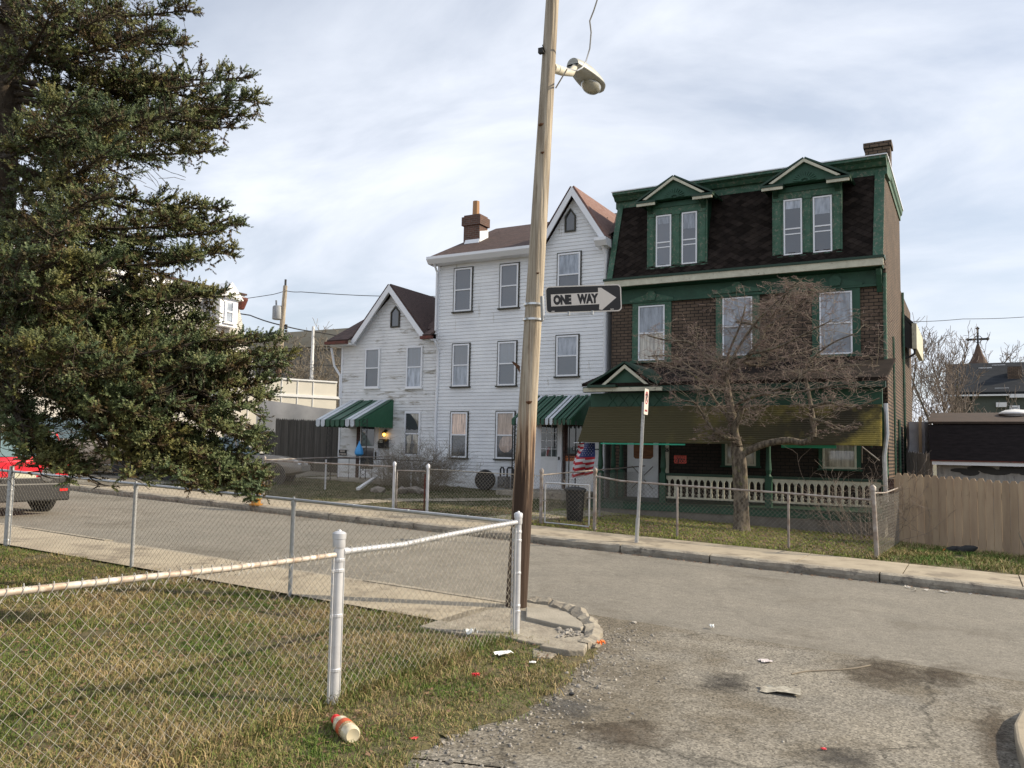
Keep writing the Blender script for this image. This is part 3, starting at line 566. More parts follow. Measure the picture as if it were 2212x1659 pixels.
M['awn_white'] = mat('awning_white', (.58, .62, .66), (.48, .52, .56), scale=5, rough=.6, c3=(.32, .33, .30), s3=6, t3=.6)
ax0 = at_y(757.7, 866, YW).x; ax1 = at_y(850.4, 864.4, YW).x; azt = at_y(805, 865, YW).z
b_ = at_y(776, 908, YW - 1.75)
aw1 = pan_awning('door_awning', ax0, ax1, YW - .02, azt, at_y(740, 907, YW - 1.75).z, 1.73, .22, (0, 1, 6, 7), label='green and white striped metal awning over the left front door', n=9)
# wrought iron columns below it
def iron_col(x, y, z0, z1, wd=.22):
    t = thing('iron_column', None, None, (x, y, z0)); g = MB()
    for s in (-1, 1): g.tube([(x + s * wd / 2, y, z0), (x + s * wd / 2, y, z1)], .012, 5)
    n = int((z1 - z0) / .3)
    for i in range(n):
        za = z0 + (z1 - z0) * i / n; zb2 = z0 + (z1 - z0) * (i + 1) / n; P = []
        for k in range(9):
            a = k / 8; P.append((x + math.sin(a * 2 * math.pi) * wd * .42, y, za + (zb2 - za) * a))
        g.tube(P, .008, 4); g.tube([(2 * x - p[0], p[1], p[2]) for p in P], .008, 4)
    bpy.data.objects.remove(t); return g.build('iron_column', M['iron'])
c1 = at_y(711, 960, YW - 1.65); o = iron_col(c1.x, YW - 1.65, zt(c1.x) + .2, b_.z); tag(o, 'black wrought iron column under the left end of the left awning', 'column')
c1 = at_y(786, 960, YW - 1.65); o = iron_col(c1.x, YW - 1.65, .84, b_.z + .05); tag(o, 'black wrought iron column beside the blue bag', 'column')
# mailbox, lamp, sign, bag
r_ = rect_px(819, 948.5, 837, 968.5, YW - .1); mbx = thing('mailbox', 'black wall mailbox reading 122 right of the left door', 'mailbox', ((r_[0] + r_[1]) / 2, YW - .1, r_[2]))
g = MB(); g.prism([(r_[0], YW - .02, r_[2]), (r_[0], YW - .16, r_[2]), (r_[0], YW - .19, r_[3] - .1), (r_[0], YW - .10, r_[3]), (r_[0], YW - .02, r_[3])], (r_[1] - r_[0], 0, 0)); g.build('box', M['black'], mbx)
g = MB(); put_text(g, '122', .12, (r_[0] + .13, YW - .2, r_[3] - .085), (1, 0, 0), (0, 0, 1), .004); g.build('number', M['cream'], mbx, recalc=False)
c = at_y(830, 937, YW - .12); wl = thing('wall_lamp', 'small glowing amber porch lamp above the black mailbox', 'lamp', c)
g = MB(); g.lathe([(.055, 0), (.055, .03), (.02, .05)], (c.x, YW - .02, c.z + .10), (0, -1, 0), 10); g.tube([(c.x, YW - .04, c.z + .10), (c.x, YW - .12, c.z + .13), (c.x, YW - .13, c.z + .05)], .012, 6); g.lathe([(.06, 0), (.05, .05), (.015, .07)], (c.x, YW - .13, c.z + .02), (0, 0, 1), 12); g.build('bracket', M['iron'], wl)
g = MB(); g.lathe([(.01, -.09), (.035, -.07), (.042, -.03), (.03, .01)], (c.x, YW - .13, c.z + .01), (0, 0, 1), 12); g.build('bulb', plain('amber_bulb', (1, .6, .1), .4, emit=(1, .50, .06), es=7), wl, smooth=True)
M['orange'] = plain('orange_letters', (.75, .22, .07), .6); M['redletter'] = plain('red_letters', (.6, .08, .06), .6); M['cream_letter'] = plain('pale_letters', (.5, .45, .40), .6)
def wall_sign(name, px, Y, lines, label, face, let, border=None, size=.09, normal=(0, -1, 0), sx=1.):
    r_ = rect_px(*px, Y); t = thing(name, label, 'sign', ((r_[0] + r_[1]) / 2, Y, r_[2])); g = MB(); g.box(r_[0], r_[1], Y - .012, Y, r_[2], r_[3]); g.build('plate', M[face], t)
    g = MB(); h_ = r_[3] - r_[2]; n = len(lines)
    for i, l in enumerate(lines): put_text(g, l, size, ((r_[0] + r_[1]) / 2, Y - .015, r_[3] - h_ * (i + .5) / n), (1, 0, 0), (0, 0, 1), .004, sx)
    g.build('lettering', M[let], t, recalc=False)
    if border:
        g = MB(); b = .012
        for (x0, x1, z0, z1) in ((r_[0], r_[1], r_[2], r_[2] + b), (r_[0], r_[1], r_[3] - b, r_[3]), (r_[0], r_[0] + b, r_[2] + b, r_[3] - b), (r_[1] - b, r_[1], r_[2] + b, r_[3] - b)): g.box(x0, x1, Y - .015, Y - .0125, z0, z1)
        g.build('border', M[border], t)
    return t
wall_sign('warning_sign', (732, 971.5, 749, 984), YW - .02, ['BEWARE', 'OF THE DOG'], 'dark warning sign on white siding behind the left iron column', 'black', 'cream_letter', size=.085, sx=.62)
M['bag'] = plain('blue_bag', (.04, .28, .62), .35)
c = at_y(776, 968, YW - 1.75); g = MB(); g.lathe([(.015, .24), (.03, .17), (.06, .09), (.12, -.02), (.15, -.12), (.14, -.2), (.08, -.25), (.01, -.26)], c, (0, 0, 1), 9)
for i, v in enumerate(g.v): g.v[i] = (v[0] + .02 * mnoise.noise(Vector(v) * 9), v[1], v[2] + .015 * mnoise.noise(Vector(v) * 7))
tag(g.build('plastic_bag', M['bag'], smooth=True), 'bright blue plastic bag hanging beside the left front door', 'bag')
# ------------------------------------------------ tall white house (number 124)
B0 = A1 + .0; B1 = at_y(1311, 560, YW).x; ZE2 = 8.10
h2 = thing('clapboard_house', 'tall three storey white clapboard house with a brick chimney behind the utility pole', 'house', ((B0 + B1) / 2, 27, zt(B0)))
BM = -10.63; hw2 = 1.17; ap2 = at_y(1228.8, 404.8, 22.72).z; sl2 = (ap2 - 8.22) / hw2; zb2 = .60
g = MB(); xl = lambda z: B0 if z < ZE2 else max(B0, BM - (ap2 - .2 - z) / sl2); xr = lambda z: B1 if z < ZE2 else min(B1, BM + (ap2 - .2 - z) / sl2)
laps(g, xl, xr, zb2, ap2 - .2, YW - .03); g.build('wall', M['siding'], h2, recalc=False)
g = MB(); g.box(B0, B1, YW - .02, 31, zb2 - .5, ZE2); g.prism([(BM - hw2, YW - .02, ZE2), (BM + hw2, YW - .02, ZE2), (BM, YW - .02, ap2 - .3)], (0, 3, 0)); g.build('house_body', M['siding'], h2)
g = MB(); g.box(B0 - .01, B0 + .07, YW - .07, YW + .02, 5.5, ZE2); g.box(B1 - .05, B1 + .02, YW - .07, YW + .06, zb2, ZE2); g.build('corner_board', M['vinyl'], h2)
g = MB(); zY = lambda y: 8.22 + (10.27 - 8.22) * (y - 22.62) / (27 - 22.62)
for x0, x1, y0 in ((B0 - .15, BM - hw2, 22.62), (BM - hw2, BM + hw2, 23.05), (BM + hw2, B1 + .1, 22.62)): sl_quad(g, (x0, y0, zY(y0)), (x1, y0, zY(y0)), (x1, 27, 10.27), (x0, 27, 10.27))
sl_quad(g, (B0 - .15, 31.3, 8.2), (B0 - .15, 27, 10.27), (B1 + .1, 27, 10.27), (B1 + .1, 31.3, 8.2)); g.prism([(B0, YW + .2, 8.1), (B0, 31, 8.1), (B0, 27, 10.2)], (.05, 0, 0)); g.build('roof', M['shingle'], h2)
for s, mm in ((-1, 'shingle'), (1, 'shingle_sunlit')):
    g = MB(); sl_quad(g, (BM, 22.72, ap2), (BM + s * hw2, 22.72, 8.24), (BM + s * hw2, 22.9, 8.24), (BM, 26.2, ap2), .07); g.build('gable_roof', M[mm], h2)
g = MB()
for s in (-1, 1):
    a = Vector((BM, 22.70, ap2 + .02)); b = Vector((BM + s * (hw2 + .02), 22.70, 8.20)); d = (b - a).normalized(); n = Vector((-d.z, 0, d.x))
    if n.z > 0: n = -n
    g.prism([a, b, b + n * .16, a + Vector((0, 0, -.16 / abs(n.z)))], (0, .035, 0)); g.prism([a + Vector((0, .04, -.04)), b + Vector((0, .04, -.04)), b + Vector((0, .27, -.04)), a + Vector((0, .27, -.04))], (0, 0, -.012))
g.build('barge_board', M['vinyl'], h2)
g = MB()
for (x0, x1) in ((B0 - .2, BM - hw2 + .12), (BM + hw2 - .32, B1 + .16)):
    g.prism([(x0, 22.50, 8.26), (x0, 22.50, 8.17), (x0, 22.62, 8.03), (x0, YW - .06, 8.01), (x0, YW - .06, 8.26)], (x1 - x0, 0, 0)); g.build('gutter', M['vinyl'], h2); g = MB()
downpipe(h2, [(B0 + .02, 22.62, 8.1), (B0 + .0, 22.88, 7.8), (B0 + .0, 22.88, 5.7)], .04)
downpipe(h2, [(B1 - .02, 22.7, 8.05), (B1 + .0, 22.9, 7.8), (B1 + .0, 22.9, 1.2)], .045)
g = MB(); g.box(-15.6, -14.95, 24.4, 24.95, 8.7, 9.75); g.box(-15.66, -14.89, 24.34, 25.01, 9.75, 10.06); g.box(-15.6, -14.95, 24.4, 24.95, 10.061, 10.13); ch = g.build('chimney', M['brick_red'], h2)
g = MB(); g.lathe([(.13, 0), (.12, .55)], (-15.28, 24.68, 10.131), (0, 0, 1), 8); g.build('flue', plain('clay_flue', (.36, .20, .10), .8), ch)
g = MB(); sl_quad(g, (-15.5, 24.30, 9.06), (-14.9, 24.30, 9.06), (-14.9, 24.39, 9.22), (-15.5, 24.39, 9.22), .02); sl_quad(g, (-14.93, 24.4, 9.12), (-14.93, 24.96, 9.4), (-14.94, 24.96, 9.66), (-14.94, 24.4, 9.5), .012); g.build('flashing', M['vinyl'], ch)
g = MB(); g.tube([at_y(1310, 505, 24.4), at_y(1311, 470, 24.4)], .035, 6); g.build('vent_pipe', M['iron'], h2)
YH = YW - .03
for px, a, b in (((983, 580, 1020.5, 673), 'pane_screen', 'pane_screen'), ((1082, 571, 1120.8, 665), 'pane_screen', 'pane_screen'), ((1206.2, 547, 1254.6, 640), 'pane_sky', 'pane_screen'),
                 ((979, 743.5, 1014.5, 835), 'pane_lace', 'pane_sky'), ((1077.2, 738.5, 1115.8, 833), 'pane_lace', 'pane_screen'), ((1203, 725, 1250, 813), 'pane_sky', 'pane_screen'),
                 ((975, 890.5, 1010.5, 988.5), 'pane_pink', 'glass_dark'), ((1073, 889.5, 1112, 991), 'pane_pink', 'glass_dark')):
    window(h2, rect_px(*px, YH), YH, a, b, cw=.035)
r_ = rect_px(1221.3, 450.5, 1245, 501, YH); lancet(h2, r_[0], r_[1], r_[2], r_[3] - .25, r_[3], YH)
# ground floor reflections of peach blinds
r_ = rect_px(1073, 889.5, 1112, 991, YH); g = MB(); X0, X1, Z0, Z1 = r_[0] + .08, r_[1] - .06, r_[2] + .06, (r_[2] + r_[3]) / 2 - .03
g.prism([(X0 + (X1 - X0) * a, YH - .0395, Z0 + (Z1 - Z0) * b) for a, b in ((.05, .5), (.12, .8), (.35, .98), (1, 1), (1, .45), (.75, .25), (.45, .2), (.2, .3))], (0, .003, 0)); g.build('blind', M['pane_pink'], h2)
# door 124, wall lamp niche and porch opening
d0, d1 = at_y(1161, 980, YH).x, at_y(1215, 980, YH).x
g = MB(); g.box(d0, d1, YH - .06, YH - .018, .75, 2.75); d_ = g.build('door', M['vinyl'], h2)
w_ = d1 - d0; g = MB(); g.box(d0 + .14, d1 - .14, YH - .066, YH - .0605, 1.17, 2.7); g.build('storm_panel', M['trim'], d_)
g = MB(); g.box(d0 + .16, d1 - .16, YH - .071, YH - .0665, 1.72, 2.68); g.build('pane', M['glass_dark'], d_)
g = MB()
for k in range(1, 3): g.box(d0 + .16 + (w_ - .32) * k / 3 - .01, d0 + .16 + (w_ - .32) * k / 3 + .01, YH - .078, YH - .0715, 1.72, 2.68)
for z in (1.95, 2.2, 2.44): g.box(d0 + .16, d1 - .16, YH - .082, YH - .0785, z - .01, z + .01)
g.build('muntins', M['vinyl'], d_); g = MB(); g.box(d1 - .1, d1 - .06, YH - .1, YH - .0605, 1.62, 1.72); g.build('handle', M['iron'], d_)
o0, o1 = at_y(1222, 980, YH).x, at_y(1262, 980, YH).x
g = MB(); g.box(o0, o1, YH - .045, YH - .017, 1.75, 2.7); w_ = g.build('window', M['shingle'], h2); g = MB(); g.box(o0 + .09, o1 - .05, YH - .052, YH - .0455, 1.82, 2.64); g.build('pane', M['glass_dark'], w_)
g = MB(); g.box(d1 + .04, d1 + .12, YH - .07, YH - .018, .75, 2.75); g.build('door_post', M['shingle'], h2)
g = MB(); g.box(d0 - .5, B1 - .05, 21.3, YH - .01, .05, .72); g.box(d0 - .3, d1 + .3, 20.95, 21.299, .05, .5); g.build('stoop', M['concrete_old'], h2, bevel=.02)
ax0 = at_y(1161, 856, YW).x; ax1 = at_y(1283, 855, YW).x
aw2 = pan_awning('door_awning', ax0, ax1, YH - .02, at_y(1220, 855, YW).z, at_y(1170, 905, YW - 1.6).z, 1.58, .17, (1, 8, 9), label='green and white striped metal awning over the right front door', n=14)
for px, lab in ((1229.5, 'thin dark post under the right awning, beside the door'), (1243.5, 'thin dark post under the right awning, behind the flag'), (1107, 'thin dark trellis post at the left end of the right awning')):
    p = at_y(px, 960, YW - 1.5); g = MB(); z0_ = .72 if px > 1200 else yz(p.x, p.y)
    if px < 1200:
        g.tube([(p.x, p.y, z0_), (p.x, p.y, 2.75)], .02, 6); g.tube([(p.x + .2, p.y, z0_), (p.x + .2, p.y, 2.75)], .014, 5)
        for i in range(16): z = z0_ + i * .13; g.tube([(p.x, p.y, z), (p.x + .1, p.y, z + .07), (p.x + .2, p.y, z)], .007, 4); g.tube([(p.x, p.y, z + .13), (p.x + .1, p.y, z + .06), (p.x + .2, p.y, z + .13)], .007, 4)
    else: g.tube([(p.x, p.y, z0_), (p.x, p.y, 2.75)], .017, 6)
    tag(g.build('awning_post', M['iron']), lab, 'post')
YP = YH - .01
wall_sign('house_number_sign', (1237, 964.5, 1252, 974.5), YH - .075, ['124'], 'black mailbox style plate reading 124 behind the flag', 'black', 'vinyl', size=.13)
wall_sign('warning_sign', (1222.5, 980, 1241, 996), YH - .02, ['BEWARE', 'OF DOG'], 'orange and black warning sign under the number 124', 'black', 'orange', 'orange', size=.11, sx=.72)
wall_sign('notice', (1285, 962, 1296, 980), YH - .02, ['NOTICE'], 'pale paper notice on white siding right of the flag', 'trim', 'black', size=.05)
# ------------------------------------------------ green and brick mansard house (number 126)
G0 = at_y(1322, 700, YW).x; G1 = -1.92; ZC = 6.82; ZT = 9.78; YM1_ = 23.62
h3 = thing('mansard_house', 'brown brick house with green trim, two green dormers and a dark scalloped mansard roof', 'house', ((G0 + G1) / 2, 26, zt(-5)))
g = MB(); g.box(G0, G1, YW, 28.8, -.2, ZC + .1); g.box(G0, G1, YM1_ + .12, 28.8, ZC + .101, ZT - .12); g.prism([(G1 - .02, 22.75, ZC + .15), (G1, 22.75, ZC + .15), (G1, YM1_, ZT - .2), (G1, YM1_ + .13, ZT - .2), (G1, YM1_ + .13, ZC + .15)][1:], (-.25, 0, 0)); g.build('house_body', M['brick_side'], h3)
g = MB(); g.quad((G0, YW - .015, 0), (G1 - .001, YW - .015, 0), (G1 - .001, YW - .015, ZC), (G0, YW - .015, ZC)); g.prism([(G1 - .001, YW - .015, 0), (G1 + .012, YW - .015, 0), (G1 + .012, YW + .28, 0), (G1 - .001, YW + .28, 0)], (0, 0, ZC)); g.build('front_wall', M['brick'], h3, recalc=False)
g = MB(); g.box(G1 + .013, G1 + .05, YW - .02, YW + .02, .5, ZC - .1); g.build('corner_strip', M['brick_side'], h3)
# mansard: sloped shingle face with diamond scales
YM0, YM1 = 22.72, 23.62; zm0, zm1 = ZC + .18, ZT - .22
g = MB(); g.prism([(G0 - .05, YM0 + .02, zm0), (G0 - .05, YM1 + .02, zm1), (G0 - .05, 24.5, zm1), (G0 - .05, 24.5, zm0)], (G1 - G0 + .02, 0, 0)); g.build('mansard_core', M['mansard'], h3)
mL, mR = G0 + .12, G1 - .22; g = MB(); sv = Vector((0, YM1 - YM0, zm1 - zm0)); nrm = Vector((0, -(zm1 - zm0), YM1 - YM0)).normalized(); Ls = sv.length; sv.normalize()
rows = 30; cw_ = .30; 
for j in range(rows + 1):
    s_ = Ls * j / rows; o_ = (j % 2) * cw_ / 2
    x = mL - cw_ / 2 + o_
    while x < mR:
        def pt(u, v, n_): return Vector((min(max(u, mL), mR), YM0, zm0)) + sv * min(max(v, 0), Ls) + nrm * n_
        dz = Ls / rows * 1.25; a = pt(x + cw_ / 2, s_ - dz * .9, .022); b = pt(x + cw_, s_, .016); c_ = pt(x + cw_ / 2, s_ + dz, .004); d = pt(x, s_, .016)
        g.add([a, b, c_, d, pt(x + cw_ / 2, s_ - dz * .9, 0), pt(x + cw_, s_, 0), pt(x, s_, 0)], [(0, 1, 2, 3), (4, 5, 1, 0), (6, 4, 0, 3)]); x += cw_
g.build('mansard_roof', M['mansard'], h3, recalc=False)
g = MB()
for x0, x1 in ((G0 - .05, mL), (mR, G1 + .02)):
    g.prism([(x0, YM0 - .03, zm0), (x1, YM0 - .03, zm0), (x1, YM1 - .03, zm1), (x0, YM1 - .03, zm1)], nrm * .03)
g.build('verge_board', M['green_worn'], h3)
g = MB(); x0 = G0 - .12; Lx = G1 + .08 - x0
g.prism([(x0, 24.6, ZT), (x0, YM1 - .42, ZT), (x0, YM1 - .42, ZT - .07), (x0, YM1 - .3, ZT - .12), (x0, YM1 - .2, ZT - .22), (x0, YM1 - .1, ZT - .22), (x0, YM1 - .1, ZT - .42), (x0, YM1 + .1, ZT - .42), (x0, 24.6, ZT - .3)], (Lx, 0, 0)); g.build('top_cornice', M['green_worn'], h3)
g = MB(); g.box(x0 - .02, x0 + Lx + .03, YM1 - .45, YM1 - .2, ZT + .001, ZT + .03); g.box(G1 + .0, G1 + .12, YM1 - .2, 28.85, ZT - .02, ZT + .03); g.build('roof_edge', M['vinyl'], h3)
g = MB(); g.prism([(G1 + .003, YM1, ZT - .03), (G1 + .10, YM1, ZT - .03), (G1 + .08, YM1, ZT - .16), (G1 + .04, YM1, ZT - .2), (G1 + .035, YM1, ZT - .34), (G1 + .003, YM1, ZT - .34)], (0, 28.8 - YM1, 0)); g.build('side_cornice', M['green_worn'], h3)
g = MB(); g.box(G0 - .1, G1 + .02, 24.0, 28.8, ZT - .1, ZT - .004); g.build('flat_roof', M['mansard'], h3)
# lower cornice
g = MB(); x0 = G0 - .10; Lx = G1 + .06 - x0; g.prism([(x0, YM0 + .1, ZC + .20), (x0, 22.50, ZC + .15), (x0, 22.50, ZC + .085), (x0, YM0 + .2, ZC + .085)], (Lx, 0, 0)); g.build('cornice_cap', M['green_dark'], h3)
g = MB(); g.box(x0 + .03, x0 + Lx - .03, 22.53, 22.62, ZC - .10, ZC + .084); g.build('cornice_board', M['cream'], h3)
g = MB(); g.prism([(x0 + .06, 22.621, ZC - .1), (x0 + .06, YW - .02, ZC - .14), (x0 + .06, YW - .02, ZC + .08), (x0 + .06, 22.621, ZC + .08)], (Lx - .12, 0, 0)); g.box(G0 - .02, G1 - .02, YW - .06, YW - .016, ZC - .52, ZC - .141); g.box(G0 - .02, G1 - .02, YW - .11, YW - .0, ZC - .56, ZC - .50); g.build('frieze', M['green'], h3)
g = MB()
for xx in (G0 + .05, G1 - .16): g.prism([(xx, YW - .11, ZC - .15), (xx, 22.7, ZC - .15), (xx, 22.75, ZC - .3), (xx, 22.9, ZC - .6), (xx, YW - .05, ZC - .72)], (.12, 0, 0))
g.build('cornice_bracket', M['green'], h3)
# dormers
def dormer(xa, xb, zb_, pxw, apx, tl, tr):
    Yd = 22.82; g = MB(); d_top = at_y(*apx, Yd).z; xm = (xa + xb) / 2; ze = at_y(*tl, Yd - .2).z; W_ = xb - xa
    wz = [rect_px(*p, Yd) for p in pxw]; zw1 = max(w_[3] for w_ in wz); zw0 = min(w_[2] for w_ in wz)
    g.box(xa + .04, xb - .04, Yd + .03, 24.3, zb_, ze + .1); t = g.build('dormer', M['green_dark'], h3)
    g = MB(); xs = [xa] + [v for w_ in wz for v in (w_[0] - .01, w_[1] + .01)] + [xb]
    for k in (0, 2, 4): g.box(xs[k], xs[k + 1], Yd - .02, Yd + .03, zw0 - .02, zw1 + .02)
    for k in (0, 2, 4):
        c = (xs[k] + xs[k + 1]) / 2; q = (xs[k + 1] - xs[k]) * .3; g.box(c - q, c + q, Yd - .045, Yd - .021, zw0 + .04, zw1 - .04); g.box(c - q * 1.35, c + q * 1.35, Yd - .06, Yd - .021, zw1 - .035, zw1 + .05)
    g.box(xa - .02, xb + .02, Yd - .04, Yd + .03, zb_, zw0 - .021); g.box(xa, xb, Yd - .02, Yd + .03, zw1 + .021, ze - .02)
    g.build('pilasters', M['green_worn'], t)
    g = MB(); g.prism([(xa - .05, Yd - .26, ze + .02), (xb + .05, Yd - .26, ze + .02), (xm, Yd - .26, d_top - .08)], (0, .25, 0)); g.box(xa + .02, xb - .02, Yd - .05, Yd + .03, ze - .16, ze - .021)
    for k in range(11):   # carved sunburst
        a = math.pi * (k + .5) / 11; c0 = Vector((xm, Yd - .275, ze + .03)); rr = .30
        p = c0 + Vector((math.cos(a) * rr, 0, math.sin(a) * rr * .85)); g.beam(c0 + (p - c0) * .2, p, .03, .028, up=(0, 1, 0))
    g.build('pediment', M['green'], t)
    oh = .24; g = MB(); gc = MB()
    for s in (-1, 1):
        xe = xa - oh if s < 0 else xb + oh; xi = xa + W_ * .2 if s < 0 else xb - W_ * .2
        sl_quad(g, (xm, Yd - .34, d_top - .02), (xe, Yd - .34, ze - .0), (xe, 23.5, ze - .0), (xm, 24.2, d_top - .02), .05)
        g.box(min(xe, xi), max(xe, xi), Yd - .36, Yd + .1, ze - .05, ze + .012)
        gc.box(min(xe, xi) + .02, max(xe, xi) - .02, Yd - .34, Yd - .30, ze - .13, ze - .051)
        a = Vector((xm, Yd - .37, d_top - .03)); b = Vector((xa - .02 if s < 0 else xb + .02, Yd - .37, ze + .045)); gc.prism([a, b, b + Vector((-s * .10, 0, -.012)), a + Vector((0, 0, -.085))], (0, .04, 0))
    for xx in (xa + .04, xb - .16): g.prism([(xx, Yd - .021, ze - .05), (xx, Yd - .3, ze - .05), (xx, Yd - .25, ze - .12), (xx, Yd - .08, ze - .25), (xx, Yd - .021, ze - .36)], (.12, 0, 0))
    g.build('dormer_roof', M['green_dark'], t); gc.build('dormer_trim', M['cream'], t)
    for i, w_ in enumerate(wz):
        g = MB(); x0, x1, z0, z1 = w_; f = .04
        for (a, b, c, d) in ((x0, x1, z1 - f, z1), (x0, x1, z0, z0 + f), (x0, x0 + f, z0 + f, z1 - f), (x1 - f, x1, z0 + f, z1 - f)): g.box(a, b, Yd - .03, Yd + .02, c, d)
        zmid = z0 + (z1 - z0) * .47; g.box(x0 + f, x1 - f, Yd - .025, Yd + .02, zmid - .018, zmid + .018); g.box(x0 + f, x1 - f, Yd - .02, Yd + .02, zmid - .16, zmid - .13)
        g.build('window_frame', M['vinyl'], t); g = MB(); g.box(x0 + f, x1 - f, Yd - .008, Yd + .028, z0 + f, z1 - f); g.build('pane', M['pane_screen'], t)
        g = MB(); g.box(x0 + f + .01, x1 - f - .01, Yd - .012, Yd - .0085, z1 - f - .22 * (1 + i), z1 - f - .0); g.build('blind', M['pane_sky'], t)
    return t
dA0, dA1 = at_y(1398, 570, 22.82).x, at_y(1528, 560, 22.82).x; dB0, dB1 = at_y(1669, 540, 22.82).x, at_y(1820, 530, 22.82).x
dormer(dA0, dA1, at_y(1460, 582, 22.82).z, [(1417.4, 465, 1450.4, 576), (1473, 458, 1506, 570)], (1455.6, 388), (1381, 440), (1548, 436))
dormer(dB0, dB1, at_y(1740, 556, 22.82).z, [(1693, 430.5, 1733, 551), (1756.5, 423.5, 1797.6, 545)], (1742, 349), (1652, 406), (1838, 392))
g = MB(); cx = at_y(1896, 320, 24.6); g.box(cx.x - .32, cx.x + .32, 24.5, 25.0, ZT - .1, cx.z + .08); g.box(cx.x - .36, cx.x + .36, 24.46, 25.04, cx.z + .0, cx.z + .14); g.build('chimney', M['brick'], h3)
# second floor windows with green surrounds and carved hoods
for px in ((1381, 661, 1437.5, 779), (1562.5, 643.5, 1626.5, 769), (1771.5, 631.5, 1842, 766)):
    r_ = rect_px(*px, YW); w_ = window(h3, r_, YW - .03, 'pane_sky', 'pane_lace' if px[0] > 1400 else 'pane_cream', casing=None, sill='green', cw=.2, sillh=.07, fw_=.04); x0, x1, z0, z1 = r_
    g = MB(); sw = .19; g.box(x0 - sw, x0, YW - .075, YW - .016, z0, z1 + .02); g.box(x1, x1 + sw, YW - .075, YW - .016, z0, z1 + .02); g.box(x0 - sw, x1 + sw, YW - .075, YW - .016, z1 + .021, z1 + .13)
    xm = (x0 + x1) / 2; g.prism([(x0 - sw - .07, YW - .12, z1 + .131), (x1 + sw + .07, YW - .12, z1 + .131), (x1 + sw + .07, YW - .12, z1 + .19), (xm + .12, YW - .12, z1 + .34), (xm - .12, YW - .12, z1 + .34), (x0 - sw - .07, YW - .12, z1 + .19)], (0, .104, 0))
    g.prism([(xm - .12, YW - .16, z1 + .15), (xm + .12, YW - .16, z1 + .15), (xm + .16, YW - .16, z1 + .3), (xm + .07, YW - .16, z1 + .42), (xm - .07, YW - .16, z1 + .42), (xm - .16, YW - .16, z1 + .3)], (0, .05, 0))
    g.build('surround', M['green_worn'] if px[0] < 1700 else M['green'], w_)
# curtains with a gathered lower edge on the right window
downpipe(h3, [at_y(1911, 590, 22.86), (at_y(1911, 640, 22.9).x, 22.9, 5.6), (at_y(1911, 640, 22.9).x, 22.9, 4.2), (at_y(1915, 640, 22.9).x, 22.9, 4.0)], .045, 'green_worn')
# rear section and its overhanging roof
g = MB(); g.box(-7.5, G1 - .0, 28.81, 33.4, -.2, at_y(1951, 700, 30.6).z + .8); g.build('rear_wing', M['brick_side'], h3)
a = at_y(1944, 684, 28.9); g = MB(); za = a.z; sl_quad(g, (G1 - .1, 28.9, za + .15), (-1.60, 28.9, za - .30), (-1.60, 32.6, za - .30), (G1 - .1, 32.6, za + .15), .08); g.prism([(G1, 28.92, za - .95), (G1, 28.92, za + .1), (-1.62, 28.92, za - .34), (-1.62, 28.92, za - 1.05)], (0, .04, 0)); g.build('side_canopy', M['black'], h3)  # black fill stands for the shade under the overhang
g = MB(); g.box(-1.62, -1.49, 28.8, 32.6, za - 1.05, za - .25); g.build('canopy_gutter', M['cream'], h3)
g = MB(); g.tube([(-1.55, 28.9, za - 1.05), (-1.56, 28.9, za - 1.2), (-1.7, 28.9, za - 1.3), (-1.9, 28.85, za - 1.36)], .04, 6); g.build('canopy_downpipe', M['iron'], h3)
g = MB(); g.tube([(G1 + .06, 24.9, 5.2), (G1 + .06, 24.9, 1.3)], .03, 5); g.tube([(G1 + .06, 28.7, 7.1), (G1 + .06, 28.7, .3)], .04, 5); g.tube([(G1 + .05, 26.6, 3.0), (G1 + .05, 26.6, .3)], .04, 5); g.build('side_pipe', M['green_worn'], h3)
# ------------------------------------------------ porch
YF = 20.7; PX0, PX1 = -9.02, -1.80; FL = .62
p_ = h3
g = MB(); g.box(PX0, PX1 + .05, YF, YW - .02, FL - .06, FL); g.build('porch_floor', M['green_dark'], p_)
g = MB(); g.box(PX0 + .02, PX1, YF + .05, YF + .3, -.25, .40); g.box(PX1 - .25, PX1, YF + .301, YW - .02, -.25, .40); g.build('porch_foundation', M['foundation'], p_)
g = MB(); g.box(PX0 + .02, PX1 + .03, YF + .02, YF + .06, .402, FL - .062); g.build('porch_skirt', M['green'], p_)
g = MB(); sl_quad(g, (PX0 - .12, 20.35, 3.62), (PX1 + .12, 20.35, 3.62), (PX1 + .12, YW - .02, 4.32), (PX0 - .12, YW - .02, 4.32), .07); g.build('porch_roof', M['mansard'], p_)
g = MB(); g.box(PX0 - .1, PX1 + .1, 20.36, 20.5, 3.46, 3.60); g.build('porch_fascia', M['green_dark'], p_)
g = MB(); g.box(PX0 - .06, -6.9, 20.30, 20.355, 3.47, 3.57); g.build('fascia_board', M['cream'], p_)
g = MB(); g.box(PX0, PX1, YF - .02, YF + .1, 3.02, 3.455); 
for k in range(5): xx = PX0 + .5 + k * .32; g.beam((xx, YF - .03, 3.1), (xx + .25, YF - .03, 3.4), .02, .02); g.beam((xx + .25, YF - .035, 3.1), (xx, YF - .035, 3.4), .02, .02)
g.build('porch_frieze', M['green'], p_)
